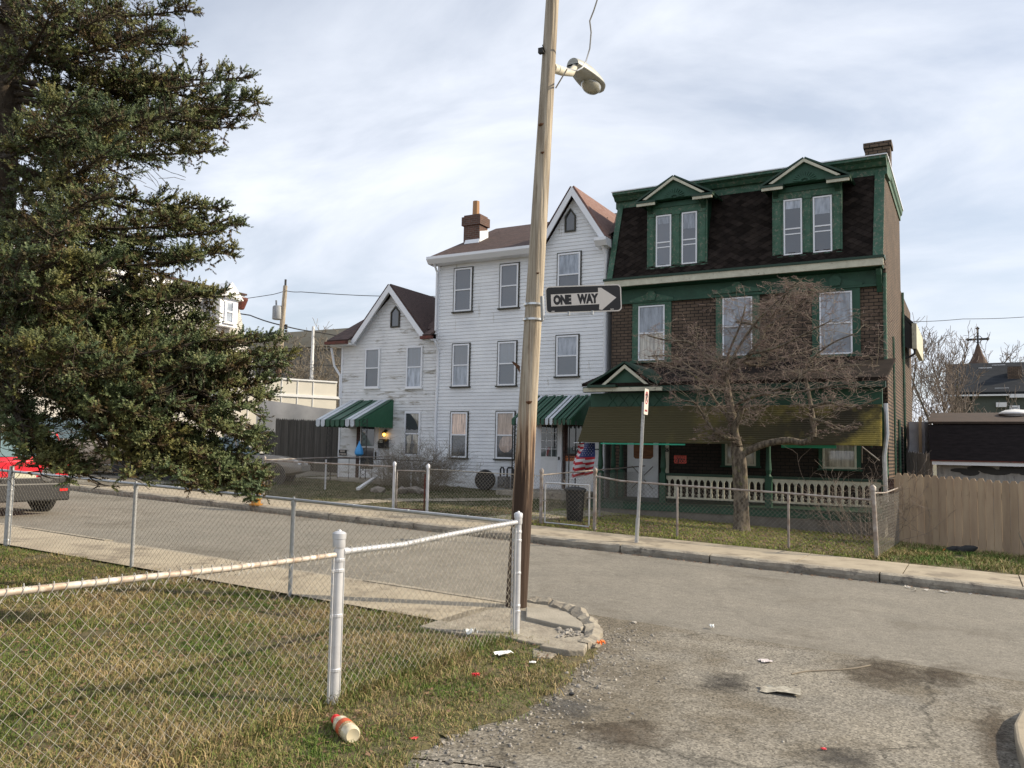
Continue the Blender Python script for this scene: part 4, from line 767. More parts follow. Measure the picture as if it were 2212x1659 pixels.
# entry pediment
pa = at_y(1352, 785, 20.34); pl = at_y(1306, 833, 20.34); xe = 2 * pa.x - pl.x; zc = 3.62
g = MB(); g.prism([(pl.x, 20.36, zc), (xe, 20.36, zc), (pa.x, 20.36, pa.z - .1)], (0, .05, 0)); pd = g.build('entry_pediment', M['green'], p_)
g = MB()
for s in (-1, 1):
    x_ = pl.x - .42 if s < 0 else xe + .3
    sl_quad(g, (pa.x, 20.22, pa.z), (x_, 20.22, zc - .0), (x_, 21.0, zc + .12), (pa.x, 22.4, pa.z), .05)
g.box(pl.x - .45, PX0 + .9, 20.2, 20.35, 3.575, 3.64); g.build('pediment_roof', M['green_dark'], pd)
g = MB()
for s in (-1, 1):
    a = Vector((pa.x, 20.24, pa.z - .035)); b = Vector((pl.x - .05 if s < 0 else xe + .05, 20.24, zc + .02)); g.prism([a, b, b + Vector((-s * .1, 0, -.0)), a + Vector((0, 0, -.1))], (0, .05, 0))
g.build('pediment_trim', M['cream'], pd)
def porch_post(x, y=YF + .06, z1=3.02):
    g = MB(); g.box(x - .075, x + .075, y - .075, y + .075, FL, FL + .75); g.box(x - .075, x + .075, y - .075, y + .075, z1 - .5, z1); g.lathe([(.07, FL + .75), (.05, FL + .8), (.075, FL + .9), (.055, FL + 1.2), (.05, z1 - .7), (.075, z1 - .56), (.06, z1 - .5)], (x, y, 0), (0, 0, 1), 12); g.build('porch_post', M['green'], p_)
for px in (1295, 1431, 1659, 1912): porch_post(at_y(px, 1030, YF).x)
porch_post(PX0 + .1, 22.7); porch_post(at_y(1325, 1000, 21.8).x, 21.8)
# railing: sawn balusters with pointed tops between
def railing(x0, x1, y, z0, z1):
    g = MB(); g.box(x0, x1, y - .03, y + .03, z0, z0 + .045); rl = g.build('railing', M['cream'], p_); g = MB(); g.box(x0, x1, y - .04, y + .04, z1, z1 + .06); g.build('handrail', M['green_dark'], rl)
    n = round((x1 - x0) / .155); g = MB()
    for i in range(n):
        xa = x0 + (x1 - x0) * i / n; w_ = (x1 - x0) / n; xc = xa + w_ / 2; zA = z0 + .046; H = z1 - zA; b = .026
        prof = [(-b, 0), (-b * 1.2, .10), (-b * 1.6, .14), (-b * .8, .2), (-b * .9, .72), (-b * 1.4, .78), (-w_ / 2, .86), (-w_ / 2, .998)]
        pts = [(xc + a, y - .012, zA + H * c) for a, c in prof] + [(xc - a, y - .012, zA + H * c) for a, c in prof[::-1]]; g.prism(pts, (0, .024, 0))
    g.build('balusters', M['cream'], rl, recalc=True)
rz0, rz1 = at_y(1437, 1076, YF).z, at_y(1437, 1027, YF).z
railing(at_y(1438, 1050, YF).x, at_y(1651, 1050, YF).x, YF + .06, rz0, rz1); railing(at_y(1668, 1050, YF).x, at_y(1903, 1050, YF).x, YF + .06, rz0, rz1)
# porch back wall: door, trim, windows
d0, d1 = at_y(1356.5, 1030, YW).x, at_y(1423, 1030, YW).x
g = MB(); g.box(d0, d1, YW - .07, YW - .016, FL, FL + 2.05); d_ = g.build('door', M['trim'], p_)
a = rect_px(1369, 955, 1411, 991, YW - .07); g = MB(); g.prism([(a[0], YW - .08, a[2] + .05), (a[0] + .05, YW - .08, a[2]), (a[1] - .08, YW - .08, a[2]), (a[1], YW - .08, a[2] + .06), (a[1], YW - .08, a[3]), (a[0], YW - .08, a[3])], (0, .009, 0)); g.build('boarded_pane', mat('plywood', (.22, .10, .04), (.12, .05, .025), scale=3, rough=.8, stretch=(1, 1, 6)), d_)
g = MB(); cxm = (d0 + d1) / 2
for s in (-1, 1):
    g.beam((cxm + s * .05, YW - .078, FL + .62), (cxm + s * .32, YW - .078, FL + .88), .02, .012, up=(0, 1, 0)); g.beam((cxm + s * .05, YW - .078, FL + .5), (cxm + s * .32, YW - .078, FL + .24), .02, .012, up=(0, 1, 0))
g.build('crossbuck', M['foundation'], d_)
g = MB(); g.quad((PX0 + .02, YW - .0155, FL), (G1 - .02, YW - .0155, FL), (G1 - .02, YW - .0155, 3.5), (PX0 + .02, YW - .0155, 3.5)); g.build('porch_back_wall', M['brick_shade'], p_, recalc=False)
g = MB(); c0, c1 = at_y(1433, 1000, YW).x, at_y(1446, 1000, YW).x; g.box(c0, c1, YW - .06, YW - .016, 1.3, 2.6); tr_ = g.build('door_trim', M['cream'], p_)
g = MB(); put_text(g, '126', .15, ((c0 + c1) / 2, YW - .064, 1.98), (1, 0, 0), (0, 0, 1), .006, .8); g.build('number', M['black'], tr_, recalc=False)
for px in ((1568, 950, 1634, 1006), (1778, 955, 1851, 1013)):
    r_ = rect_px(*px, YW); window(p_, (r_[0], r_[1], r_[2], r_[2] + 1.5), YW - .02, 'pane_cream' if px[0] > 1700 else 'pane_screen', 'pane_cream', casing='green', frame='cream', sill='green', cw=.1, mid=.75)
wall_sign('warning_sign', (1457.5, 984, 1482, 1001), YF + .16, ['BEWARE', 'OF DOG'], 'red lettered dark warning sign hung inside the green porch', 'black', 'redletter', 'redletter', size=.12, sx=.72)
# corrugated porch awning
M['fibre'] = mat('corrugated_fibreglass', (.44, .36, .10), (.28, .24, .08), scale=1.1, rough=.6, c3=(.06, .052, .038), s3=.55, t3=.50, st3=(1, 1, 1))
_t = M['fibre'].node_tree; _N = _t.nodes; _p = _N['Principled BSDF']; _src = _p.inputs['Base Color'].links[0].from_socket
_tc = _N.new('ShaderNodeTexCoord'); _s = _N.new('ShaderNodeSeparateXYZ'); _t.links.new(_tc.outputs['Object'], _s.inputs[0]); _mr = _N.new('ShaderNodeMapRange'); _mr.inputs['From Min'].default_value = -3.6; _mr.inputs['From Max'].default_value = 3.4; _mr.inputs['To Min'].default_value = .95; _mr.inputs['To Max'].default_value = -.35; _t.links.new(_s.outputs[0], _mr.inputs[0])  # sunlit right end put into the colour: brown grime fades out along x
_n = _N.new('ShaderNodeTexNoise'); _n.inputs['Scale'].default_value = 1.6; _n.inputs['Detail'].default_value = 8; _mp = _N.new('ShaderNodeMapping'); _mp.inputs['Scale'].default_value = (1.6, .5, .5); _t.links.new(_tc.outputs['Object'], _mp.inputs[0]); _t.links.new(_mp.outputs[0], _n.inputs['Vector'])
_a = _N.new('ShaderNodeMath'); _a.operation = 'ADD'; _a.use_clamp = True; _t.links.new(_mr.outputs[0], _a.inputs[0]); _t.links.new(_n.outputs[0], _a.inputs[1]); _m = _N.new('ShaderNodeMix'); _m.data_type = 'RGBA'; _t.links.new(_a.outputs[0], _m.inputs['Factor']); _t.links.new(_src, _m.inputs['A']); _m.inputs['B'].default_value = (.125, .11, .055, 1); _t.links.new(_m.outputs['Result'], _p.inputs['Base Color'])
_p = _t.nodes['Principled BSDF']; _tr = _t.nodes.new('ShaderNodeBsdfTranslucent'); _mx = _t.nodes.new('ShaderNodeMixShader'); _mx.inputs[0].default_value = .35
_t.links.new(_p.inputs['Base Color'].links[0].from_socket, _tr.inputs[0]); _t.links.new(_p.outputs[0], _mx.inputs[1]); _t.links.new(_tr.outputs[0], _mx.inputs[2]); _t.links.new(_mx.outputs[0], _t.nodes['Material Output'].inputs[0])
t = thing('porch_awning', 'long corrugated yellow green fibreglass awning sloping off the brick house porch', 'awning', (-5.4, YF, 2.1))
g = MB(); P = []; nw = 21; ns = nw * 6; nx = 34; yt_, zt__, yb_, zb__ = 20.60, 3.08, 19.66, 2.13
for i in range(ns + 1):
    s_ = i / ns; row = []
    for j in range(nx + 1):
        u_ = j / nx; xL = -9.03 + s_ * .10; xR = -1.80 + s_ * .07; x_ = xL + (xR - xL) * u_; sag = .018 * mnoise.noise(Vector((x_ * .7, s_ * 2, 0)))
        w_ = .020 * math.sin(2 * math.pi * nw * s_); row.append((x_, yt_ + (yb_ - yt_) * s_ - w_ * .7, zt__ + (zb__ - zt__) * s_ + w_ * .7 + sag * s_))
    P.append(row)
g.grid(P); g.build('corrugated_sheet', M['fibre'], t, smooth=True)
g = MB(); g.box(-8.3, -6.1, yb_ + .02, yb_ + .04, zb__ - .05, zb__ - .015); g.box(-3.9, -2.7, yb_ + .3, yb_ + .32, zb__ - .07, zb__ + .03); g.build('fringe', plain('teal_fringe', (.02, .36, .22), .5), t)
g = MB()
for xx in (-8.9, -6.6, -4.2, -1.95): g.beam((xx, yt_, zt__ - .06), (xx, yb_ + .05, zb__ - .04), .03, .03)
g.build('awning_frame', M['green_dark'], t)
o = MB(); o.tube([(-1.72, 20.55, 3.1), (-1.70, 20.5, 2.4), (-1.76, 20.45, 1.9), (-1.74, 20.5, .9)], .05, 7); tag(o.build('drainpipe', M['galv'], smooth=True), 'dented grey drainpipe hanging at the right end of the porch', 'pipe')
o = MB(); o.box(-1.72, -1.56, 20.6, 20.75, -.1, 1.4); tag(o.build('timber_post', M['shingle']), 'dark timber post at the right end of the porch', 'post')
g = MB(); g.tube([at_y(1862, 965, 21.8), at_y(1900, 995, 21.8)], .018, 5); g.tube([at_y(1862, 965, 21.8), at_y(1862, 1000, 22)], .008, 5); tag(g.build('porch_pole', M['post_old']), 'thin pole leaning inside the porch near its right end', 'pole')
# ---------------------------------------------------------------- chain link fences
def link_mesh(name, a, b, h, mtl, parent, z_off=.03, dia=.056, r=.0019, skip=None, sag=None, wob=.0, top=None):
    # woven zigzag wires between ground points a and b (x, y); zf gives the ground height
    a = np.array(a, float); b = np.array(b, float); L_ = np.linalg.norm(b - a); d = (b - a) / L_; nrm = np.array([-d[1], d[0]])
    n = int(L_ / (dia * .66)); rows = int(round(h / (dia * .66))) ; A = []; B = []
    hh = h / rows
    for i in range(n):
        u0 = (i + .0) * L_ / n
        for side in (0,):
            k = np.arange(rows + 1); u = u0 + ((k + i) % 2) * L_ / n; zz = k * hh
            # neighbouring wires touch at their bends: odd bends reach the next wire
            off = np.where(k % 2 == 0, .003, -.003)
            P = np.stack([a[0] + d[0] * u + nrm[0] * off, a[1] + d[1] * u + nrm[1] * off, zz], 1)
            if wob:
                P[:, 0] += nrm[0] * wob * np.sin(u * 3.1 + zz * 2.2); P[:, 1] += nrm[1] * wob * np.sin(u * 3.1 + zz * 2.2)
            P[:, 2] += np.array([zt(x) for x in P[:, 0]]) + z_off
            A.append(P[:-1]); B.append(P[1:])
            if top is not False:   # twisted barbs at the top
                t = P[-1]; m_ = P[-2]; s = 1 if i % 2 else -1
                A.append(np.array([t, t])); B.append(np.array([t + [d[0] * .011, d[1] * .011, .016], t + [-d[0] * .006 + nrm[0] * .006, -d[1] * .006, .018]]))
    A = np.concatenate(A); B = np.concatenate(B); rr = np.full(len(A), r); o = segs_mesh(name, A, B, rr, rr, mtl, parent, n=4 if r > .0024 else 3); return o
def cap_post(mb, x, y, z0, z1, r, cap=True):
    mb.tube([(x, y, z0), (x, y, z1)], r, 14)
    if cap: mb.lathe([(r * 1.12, 0), (r * 1.22, .012), (r * 1.2, .06), (r * 1.32, .062), (r * 1.34, .098), (r * 1.2, .104), (r * .8, .111), (r * .4, .115), (r * .3, .122), (.001, .124)], (x, y, z1 - .10), (0, 0, 1), 14)
def band(mb, x, y, z, r, d=(1, 0)):
    mb.lathe([(r * 1.06, -.012), (r * 1.12, -.008), (r * 1.12, .008), (r * 1.06, .012)], (x, y, z), (0, 0, 1), 14)
    mb.beam((x, y, z), (x + d[0] * (r + .03), y + d[1] * (r + .03), z), .006, .022)
CXf, CYf = -3.76, 6.96; NXf, NYf = -3.80, 4.47
# side run, from the street corner post past the near terminal post and on beside the camera
f1 = thing('chain_link_fence', 'silver painted chain link fence running from the street corner post towards the viewer', 'fence', (NXf, NYf, zt(NXf)))
H1 = 1.03
for x, y, r, h in ((NXf, NYf, .0355, 1.15), (CXf, CYf, .031, 1.15), (-3.84, 1.4, .028, 1.14)):
    g = MB(); cap_post(g, x, y, zt(x) - .05, zt(x) + h, r); p = g.build('post', M['silver'], f1, smooth=True)
    if y < 2: continue
    for z in ((.24, .97) if y < 6 else (.25, .6, .98)): g = MB(); band(g, x, y, zt(x) + z, r, (0, 1 if y < 6 else -1)); g.build('tension_band', M['silver'], p)
    for z in ((.60, .90) if y < 6 else (.3, .90)): g = MB(); band(g, x, y, zt(x) + z, r, (0, -1) if y < 6 else (-1, 0)); g.build('tension_band', M['silver'], p)
    g = MB()
    if y < 6: g.beam((x, y + .055, zt(x) + .03), (x, y + .055, zt(x) + 1.0), .006, .018); g.beam((x, y - .055, zt(x) + .03), (x, y - .055, zt(x) + 1.0), .006, .018)
    else: g.beam((x, y - .055, zt(x) + .03), (x, y - .055, zt(x) + 1.02), .006, .018); g.beam((x - .055, y, zt(x) + .03), (x - .055, y, zt(x) + 1.02), .018, .006)
    g.build('tension_bar', M['silver'], p)
zN = zt(NXf)
g = MB(); P = [(NXf, NYf + .04, zN + 1.02), (NXf + .005, 5.2, zN + 1.01), (NXf + .01, 5.8, zN + 1.035), (NXf + .02, 6.4, zN + 1.055), (CXf, CYf - .04, zN + 1.07)]; g.tube(P, .020, 12); g.lathe([(.026, 0), (.026, .05)], P[0], (0, 1, 0), 12); g.build('top_rail', M['silver'], f1, smooth=True)
g = MB(); P = [(NXf, NYf - .04, zN + 1.006), (-3.81, 4.0, zN + 1.008), (-3.815, 3.5, zN + 1.015), (-3.82, 3.0, zN + 1.03), (-3.83, 2.2, zN + 1.05), (-3.84, 1.4, zN + 1.06)]; g.tube(P, .0178, 12); g.build('top_rail', M['rustrail'], f1, smooth=True)
def rail_loops(pts, n, r, par, mm):   # top knuckles of the mesh wrapped over the rail
    g = MB(); P = [Vector(p) for p in pts]; Ls = [0]
    for a, b in zip(P, P[1:]): Ls.append(Ls[-1] + (b - a).length)
    for i in range(n):
        s = Ls[-1] * (i + .5) / n; k = max(j for j in range(len(P) - 1) if Ls[j] <= s); c = P[k].lerp(P[k + 1], (s - Ls[k]) / (Ls[k + 1] - Ls[k])); d = (P[k + 1] - P[k]).normalized(); up = Vector((0, 0, 1)); sd = d.cross(up).normalized(); sl_ = rnd.uniform(.6, 1.3)
        Q = [c + sd * math.cos(t) * r * 1.25 + up * (math.sin(t) * r * (1.5 + .3 * rnd.random())) + d * (t / math.pi - .5) * .030 * sl_ for t in [math.pi * q / 6 for q in range(-2, 9)]]
        Q = [Q[0] - up * .02 - d * .012] + Q + [Q[-1] - up * .02 + d * .012]; g.tube(Q, .0022, 4)
    g.build('wire_ties', mm, par)
rail_loops([(NXf, NYf + .1, zN + 1.018), (NXf + .005, 5.2, zN + 1.01), (NXf + .01, 5.8, zN + 1.035), (NXf + .02, 6.4, zN + 1.055), (CXf, CYf - .1, zN + 1.07)], 42, .020, f1, M['wire_bright'])
rail_loops([(-3.84, 1.5, zN + 1.06), (-3.83, 2.2, zN + 1.05), (-3.82, 3.0, zN + 1.03), (-3.815, 3.5, zN + 1.015), (-3.81, 4.0, zN + 1.008), (NXf, NYf - .1, zN + 1.006)], 40, .0178, f1, M['wire_bright'])
link_mesh('mesh_fabric', (NXf, NYf + .06), (CXf, CYf - .05), 1.03, M['wire'], f1, r=.0014, wob=.012)
link_mesh('mesh_fabric', (-3.84, 1.4), (NXf, NYf - .06), 1.02, M['wire'], f1, r=.0014, dia=.062, wob=.01)
# street run
f2 = thing('chain_link_fence', 'galvanised chain link fence along the near sidewalk under the spruce', 'fence', (-8, CYf, zt(-8)))
posts = [at_g(660, 1285), at_g(305, 1228), at_g(22, 1182)]
PXs = [CXf] + [p.x for p in posts] + [posts[-1].x - 3, posts[-1].x - 6]
for i, x in enumerate(PXs[1:]):
    g = MB(); big = (i == 2); cap_post(g, x, CYf, zt(x) - .05, zt(x) + (1.08 if not big else 1.14), .024 if not big else .032, cap=False)
    g.lathe([(.03, 0), (.031, .05), (.02, .06), (.012, .09), (.012, .10)], (x, CYf, zt(x) + 1.0), (0, 0, 1), 12); p = g.build('post', M['galv'], f2, smooth=True)
    if big:
        for z in (.1, .45, .8, .98): g = MB(); band(g, x, CYf, zt(x) + z, .032, (-1, 0)); g.build('tension_band', M['galv'], p)
        g = MB(); g.beam((x + .07, CYf, zt(x)), (x + .07, CYf, zt(x) + 1.05), .006, .02); g.beam((x - .07, CYf, zt(x)), (x - .07, CYf, zt(x) + 1.05), .006, .02); g.build('tension_bar', M['galv'], p)
    elif True:
        pass
g = MB(); g.tube([(x, CYf, zt(x) + 1.065) for x in PXs], .019, 10)
for a, b in zip(PXs, PXs[1:]):
    for k in (.2, .45, .7): x = a + (b - a) * k; g.lathe([(.023, -.006), (.023, .006)], (x, CYf, zt(x) + 1.065), (1, 0, 0), 10)
g.build('top_rail', M['galv'], f2, smooth=True)
link_mesh('mesh_fabric', (PXs[-1], CYf), (CXf - .06, CYf), 1.03, M['wire'], f2, r=.0014, wob=.008)
# far fences, standing on the yard edge
YFN = 15.45
def far_post(par, x, y, h, r=.03, m='post_old', cap=True, lean=0., z=.13):
    g = MB(); g.tube([(x, y, zt(x) + z - .1), (x + lean, y, zt(x) + z + h)], r, 10)
    if cap: g.lathe([(r * 1.3, -.03), (r * 1.3, .03), (r * .9, .05), (r * .3, .07)], (x + lean, y, zt(x) + z + h), (0, 0, 1), 10)
    return g.build('post', M[m], par, smooth=True)
def rail(par, pts, m='post_old', r=.02, name='top_rail'):
    g = MB(); g.tube(pts, r, 8); return g.build(name, M[m], par, smooth=True)
xg = lambda px: at_y(px, 1080, YFN).x
f3 = thing('chain_link_fence', 'rusty chain link fence around the front yard of the brick house', 'fence', (-5, YFN, zt(-5)))
xa, xb = xg(1285), xg(1893)
far_post(f3, xa, YFN, 1.16, .036); far_post(f3, xb, YFN, 1.16, .04, lean=-.05)
for px in (1463, 1703): far_post(f3, xg(px), YFN, .98, .022, cap=False)
rail(f3, [(xa, YFN, zt(xa) + .13 + 1.06), (xg(1340), YFN, zt(xg(1340)) + 1.13), (xg(1463), YFN, zt(xg(1463)) + 1.12), (xg(1703), YFN, zt(xg(1703)) + 1.115), (xb - .05, YFN, zt(xb) + 1.10)], r=.019)
link_mesh('mesh_fabric', (xa, YFN), (xb - .03, YFN), .98, M['wire_old'], f3, z_off=.14, dia=.062, r=.0021, wob=.015)
link_mesh('mesh_fabric', (xb - .02, YFN), (xb + .12, 18.6), 1.0, M['wire_old'], f3, z_off=.14, dia=.085, r=.0026)
rail(f3, [(xb - .05, YFN, zt(xb) + 1.22), (xb + .04, 16.6, zt(xb) + 1.19), (xb + .1, 18.6, zt(xb) + 1.22)], r=.014)
gt = thing('garden_gate', 'low chain link gate between the trash can and the pavement', 'gate', (xg(1228), YFN, zt(xg(1228)) + .13))
f4 = thing('chain_link_fence', 'chain link fence in front of the tall white house lawn', 'fence', (-10.5, YFN, zt(-10.5)))
xc, xd = xg(923), xg(1169)
far_post(f4, xc, YFN, 1.02, .034, 'silver'); far_post(f4, xd, YFN, 1.08, .036)
rail(f4, [(xc, YFN, zt(xc) + 1.10), (xd, YFN, zt(xd) + 1.12)], 'wire', r=.008)
link_mesh('mesh_fabric', (xc, YFN), (xd, YFN), .95, M['wire'], f4, z_off=.14, dia=.062, r=.0021, wob=.015)
# side return of that fence towards the tall house
link_mesh('mesh_fabric', (xd + .02, YFN + .05), (xd - .35, 22.6), .95, M['wire_old'], f4, z_off=.16, dia=.07, r=.0021)
rail(f4, [(xd, YFN, zt(xd) + 1.14), (xd - .35, 22.6, zt(xd) + 1.28)], r=.016); far_post(f4, xd - .2, 19.0, 1.0, .024, cap=False)
ga, gb = xd + .09, xa - .12; z0 = zt(ga) + .17; g = MB()
g.tube([(ga, YFN, z0), (ga, YFN, z0 + .82), ], .018, 8); g.tube([(gb, YFN, z0), (gb, YFN, z0 + .80)], .018, 8); g.tube([(ga, YFN, z0 + .82), (gb, YFN, z0 + .80)], .018, 8); g.tube([(ga, YFN, z0 + .01), (gb, YFN, z0 - .02)], .014, 8)
g.build('gate_frame', M['galv'], gt, smooth=True)
link_mesh('mesh_fabric', (ga + .03, YFN), (gb - .02, YFN), .74, M['wire_old'], gt, z_off=.17, dia=.062, r=.0022, top=False)
g = MB(); g.tube([(ga + .42, YFN, z0 + .88), (ga + .45, YFN, z0 + .83), (ga + .5, YFN, z0 + .82)], .01, 5); g.tube([(gb - .05, YFN - .02, z0 + .55), (gb + .1, YFN - .02, z0 + .55)], .012, 5); g.tube([(ga - .08, YFN - .02, z0 + .45), (ga + .06, YFN - .02, z0 + .45)], .012, 5); g.build('latch', M['post_old'], gt)
f5 = thing('chain_link_fence', 'chain link fence in front of the small left white house and its shrub', 'fence', (-14, YFN, zt(-14)))
xe, xf = xg(850), xg(568)
far_post(f5, xe, YFN, 1.02, .034, 'silver'); far_post(f5, xf, YFN, .94, .03)
rail(f5, [(xe, YFN, zt(xe) + 1.1), (xf, YFN, zt(xf) + 1.03)], r=.018); link_mesh('mesh_fabric', (xf, YFN), (xe, YFN), .93, M['wire'], f5, z_off=.14, dia=.062, r=.0021, wob=.015)
far_post(f5, xf - .5, 18.3, .9, .025, 'silver', cap=False); far_post(f5, xf + .9, 20.5, .9, .025, 'silver', cap=False)
rail(f5, [(xf, YFN, zt(xf) + 1.04), (xf - .5, 18.3, zt(xf) + 1.1), (xf - .3, 21.0, zt(xf) + 1.14)], r=.016)
link_mesh('mesh_fabric', (xf, YFN), (xf - .5, 18.3), .9, M['wire_old'], f5, z_off=.15, dia=.07, r=.002)
gt2 = thing('garden_gate', 'rust streaked chain link gate in front of the brown shrub', 'gate', ((xc + xe) / 2, YFN, zt(xc) + .13))
ga, gb = xe + .08, xc - .08; z0 = zt(ga) + .16; g = MB(); g.tube([(ga, YFN, z0), (ga, YFN, z0 + .86), (gb, YFN, z0 + .86)], .018, 8); g.build('gate_frame', M['post_old'], gt2, smooth=True); g = MB(); g.tube([(gb, YFN, z0 + .8), (gb, YFN, z0), (ga, YFN, z0)], .018, 8); g.build('rusty_frame', M['redmetal'], gt2, smooth=True)
link_mesh('mesh_fabric', (ga, YFN), (gb, YFN), .83, M['wire'], gt2, z_off=.16, dia=.062, r=.0021, top=False)
# iron railing along the left stoop
g = MB(); zz = at_y(820, 992, 21.6).z; xA = at_y(730, 992, 21.6).x; xB = at_y(936, 992, 21.6).x
g.tube([(xA - .9, 21.6, zz - .12), (xA, 21.6, zz), (xB, 21.6, zz - .02)], .016, 6)
for i in range(9): x = xA + (xB - xA) * i / 8; g.tube([(x, 21.6, zz - .9), (x, 21.6, zz + .05)], .009, 5)
for i in range(3):
    c = at_y(905, 1003, 21.6); x = c.x - .3 + i * .35; g.tube([(x + .1 * math.cos(t_ * .7) * (1 - t_ / 12), 21.6, zz - .18 + .1 * math.sin(t_ * .7) * (1 - t_ / 12)) for t_ in range(10)], .008, 4)
tag(g.build('iron_railing', M['iron']), 'black scrolled iron railing along the left stoop behind the shrub', 'railing')
# ---------------------------------------------------------------- wooden fences
M['fence_new'] = mat('new_fence_wood', (.40, .30, .20), (.30, .215, .145), scale=2.2, rough=.85, stretch=(3, 3, .4), island=.16, c3=(.10, .055, .03), s3=9, t3=.70, st3=(1.6, 1, .8))
M['fence_grey'] = mat('weathered_fence_wood', (.055, .052, .048), (.09, .085, .078), scale=4, rough=.95, stretch=(5, 5, .3), island=.25)
def board_fence(name, A, B, h0, h1, bw, m, label, style, zoff=0., gap=.006, th=.02):
    t = thing(name, label, 'fence', ((A[0] + B[0]) / 2, (A[1] + B[1]) / 2, zt(A[0]) + zoff)); A = Vector((*A, 0)); B = Vector((*B, 0)); L_ = (B - A).length; d = (B - A) / L_; nn = Vector((d.y, -d.x, 0)); n = int(L_ / bw); g = MB()
    for i in range(n):
        u0 = L_ * i / n + gap / 2; u1 = L_ * (i + 1) / n - gap / 2; h = h0 + (h1 - h0) * i / n + rnd.uniform(-.012, .012); o = nn * rnd.uniform(-.004, .004); p = A + d * u0 + o; q = A + d * u1 + o; z = zt(p.x) + zoff; w_ = u1 - u0; e = d * w_
        if style == 'dog': top = [(0, h - .05), (.12, h - .045), (.2, h - .012), (.3, h), (.7, h), (.8, h - .012), (.88, h - .045), (1, h - .05)]
        else: top = [(0, h - .07), (.25, h - .04), (.5, h), (.75, h - .04), (1, h - .07)]
        pts = [p + Vector((0, 0, z)), q + Vector((0, 0, z))] + [p + e * a + Vector((0, 0, z + b)) for a, b in top[::-1]]
        g.prism(pts, -nn * th)
    g.build('boards', m, t); g = MB(); bk = -nn * (th + .04)
    for hz in (.3, h0 - .3): g.beam(A + bk + Vector((0, 0, zt(A.x) + zoff + hz)), B + bk + Vector((0, 0, zt(B.x) + zoff + hz)), .04, .09)
    k = 0
    while k <= L_: p = A + d * k + bk * 1.5; g.box(p.x - .045, p.x + .045, p.y - .045, p.y + .045, zt(p.x) + zoff - .1, zt(p.x) + zoff + h0 - .1); k += 2.4
    g.build('rails', m, t); return t
pA = at_y(1934.5, 1100, 19.2); pB = at_y(2260, 1100, 18.45)
zb0 = at_y(1934.5, 1182, 19.2).z - zt(pA.x)
board_fence('wooden_fence', (pA.x, 19.2), (5.2, 17.5), at_y(1934.5, 1023, 19.2).z - zt(pA.x) - zb0 + .0, 1.46, .138, M['fence_new'], 'new brown board privacy fence with dog ear tops beside the brick house', 'dog', zoff=zb0 + .01)
Yk = 25.0
for (x0p, x1p, top, lab) in ((520, 594, 928, 'lower weathered grey stockade fence section behind the parked car'), (596, 738, 903, 'tall weathered grey stockade fence beside the small white house')):
    a = at_y(x0p, top, Yk); b = at_y(x1p, top, Yk); zz = zt(a.x) + .1; board_fence('stockade_fence', (a.x, Yk), (b.x, Yk), a.z - zz, b.z - zz, .10, M['fence_grey'], lab, 'picket', zoff=.1)
# pale picket fence and tarp stack beside the brick house
M['fence_white'] = mat('old_white_fence', (.42, .41, .40), (.30, .29, .28), scale=5, rough=.9, stretch=(3, 3, .5), island=.12, c3=(.05, .05, .055), s3=3, t3=.64)
a = at_y(1958, 985, 27.5); b = at_y(2012, 985, 26.2); board_fence('picket_fence', (a.x, 27.5), (b.x + .02, 26.2), 2.0, 1.95, .14, M['fence_white'], 'pale old board fence between the brick house and the dark shed', 'dog', zoff=at_y(1985, 975, 27).z - 2.0 - zt(-1.5))
M['tarp'] = mat('grey_tarp', (.42, .43, .46), (.28, .29, .33), scale=3, rough=.45, bump=.8, bscale=5)
a = at_y(1962, 914, 28.6); b = at_y(2003, 914, 27.6); tp = thing('tarp_stack', 'tall stack wrapped in grey tarpaulin behind the pale fence', 'tarp stack', ((a.x + b.x) / 2, 28, .1)); g = MB(); P = []
for i in range(13):
    z = .1 + (a.z - .1) * i / 12; row = []
    for k in range(20):
        t_ = 2 * math.pi * k / 20; hx = (b.x - a.x) / 2; x = (a.x + b.x) / 2 + hx * max(-1, min(1, 1.35 * math.cos(t_))); y = 28.2 + .6 * max(-1, min(1, 1.35 * math.sin(t_))); n_ = mnoise.noise(Vector((x * 2, y * 2, z * 1.5))) * .1; row.append((x + n_, y + n_, z))
    P.append(row + [row[0]])
g.grid(P); g.poly([P[-1][k] for k in range(20)]); g.build('tarp', M['tarp'], tp, smooth=True)
g = MB(); c = at_y(1988, 940, 27.4); g.box(c.x - .04, c.x + .04, 27.36, 27.44, .3, c.z + .55); g.build('batten', M['fence_new'], tp)
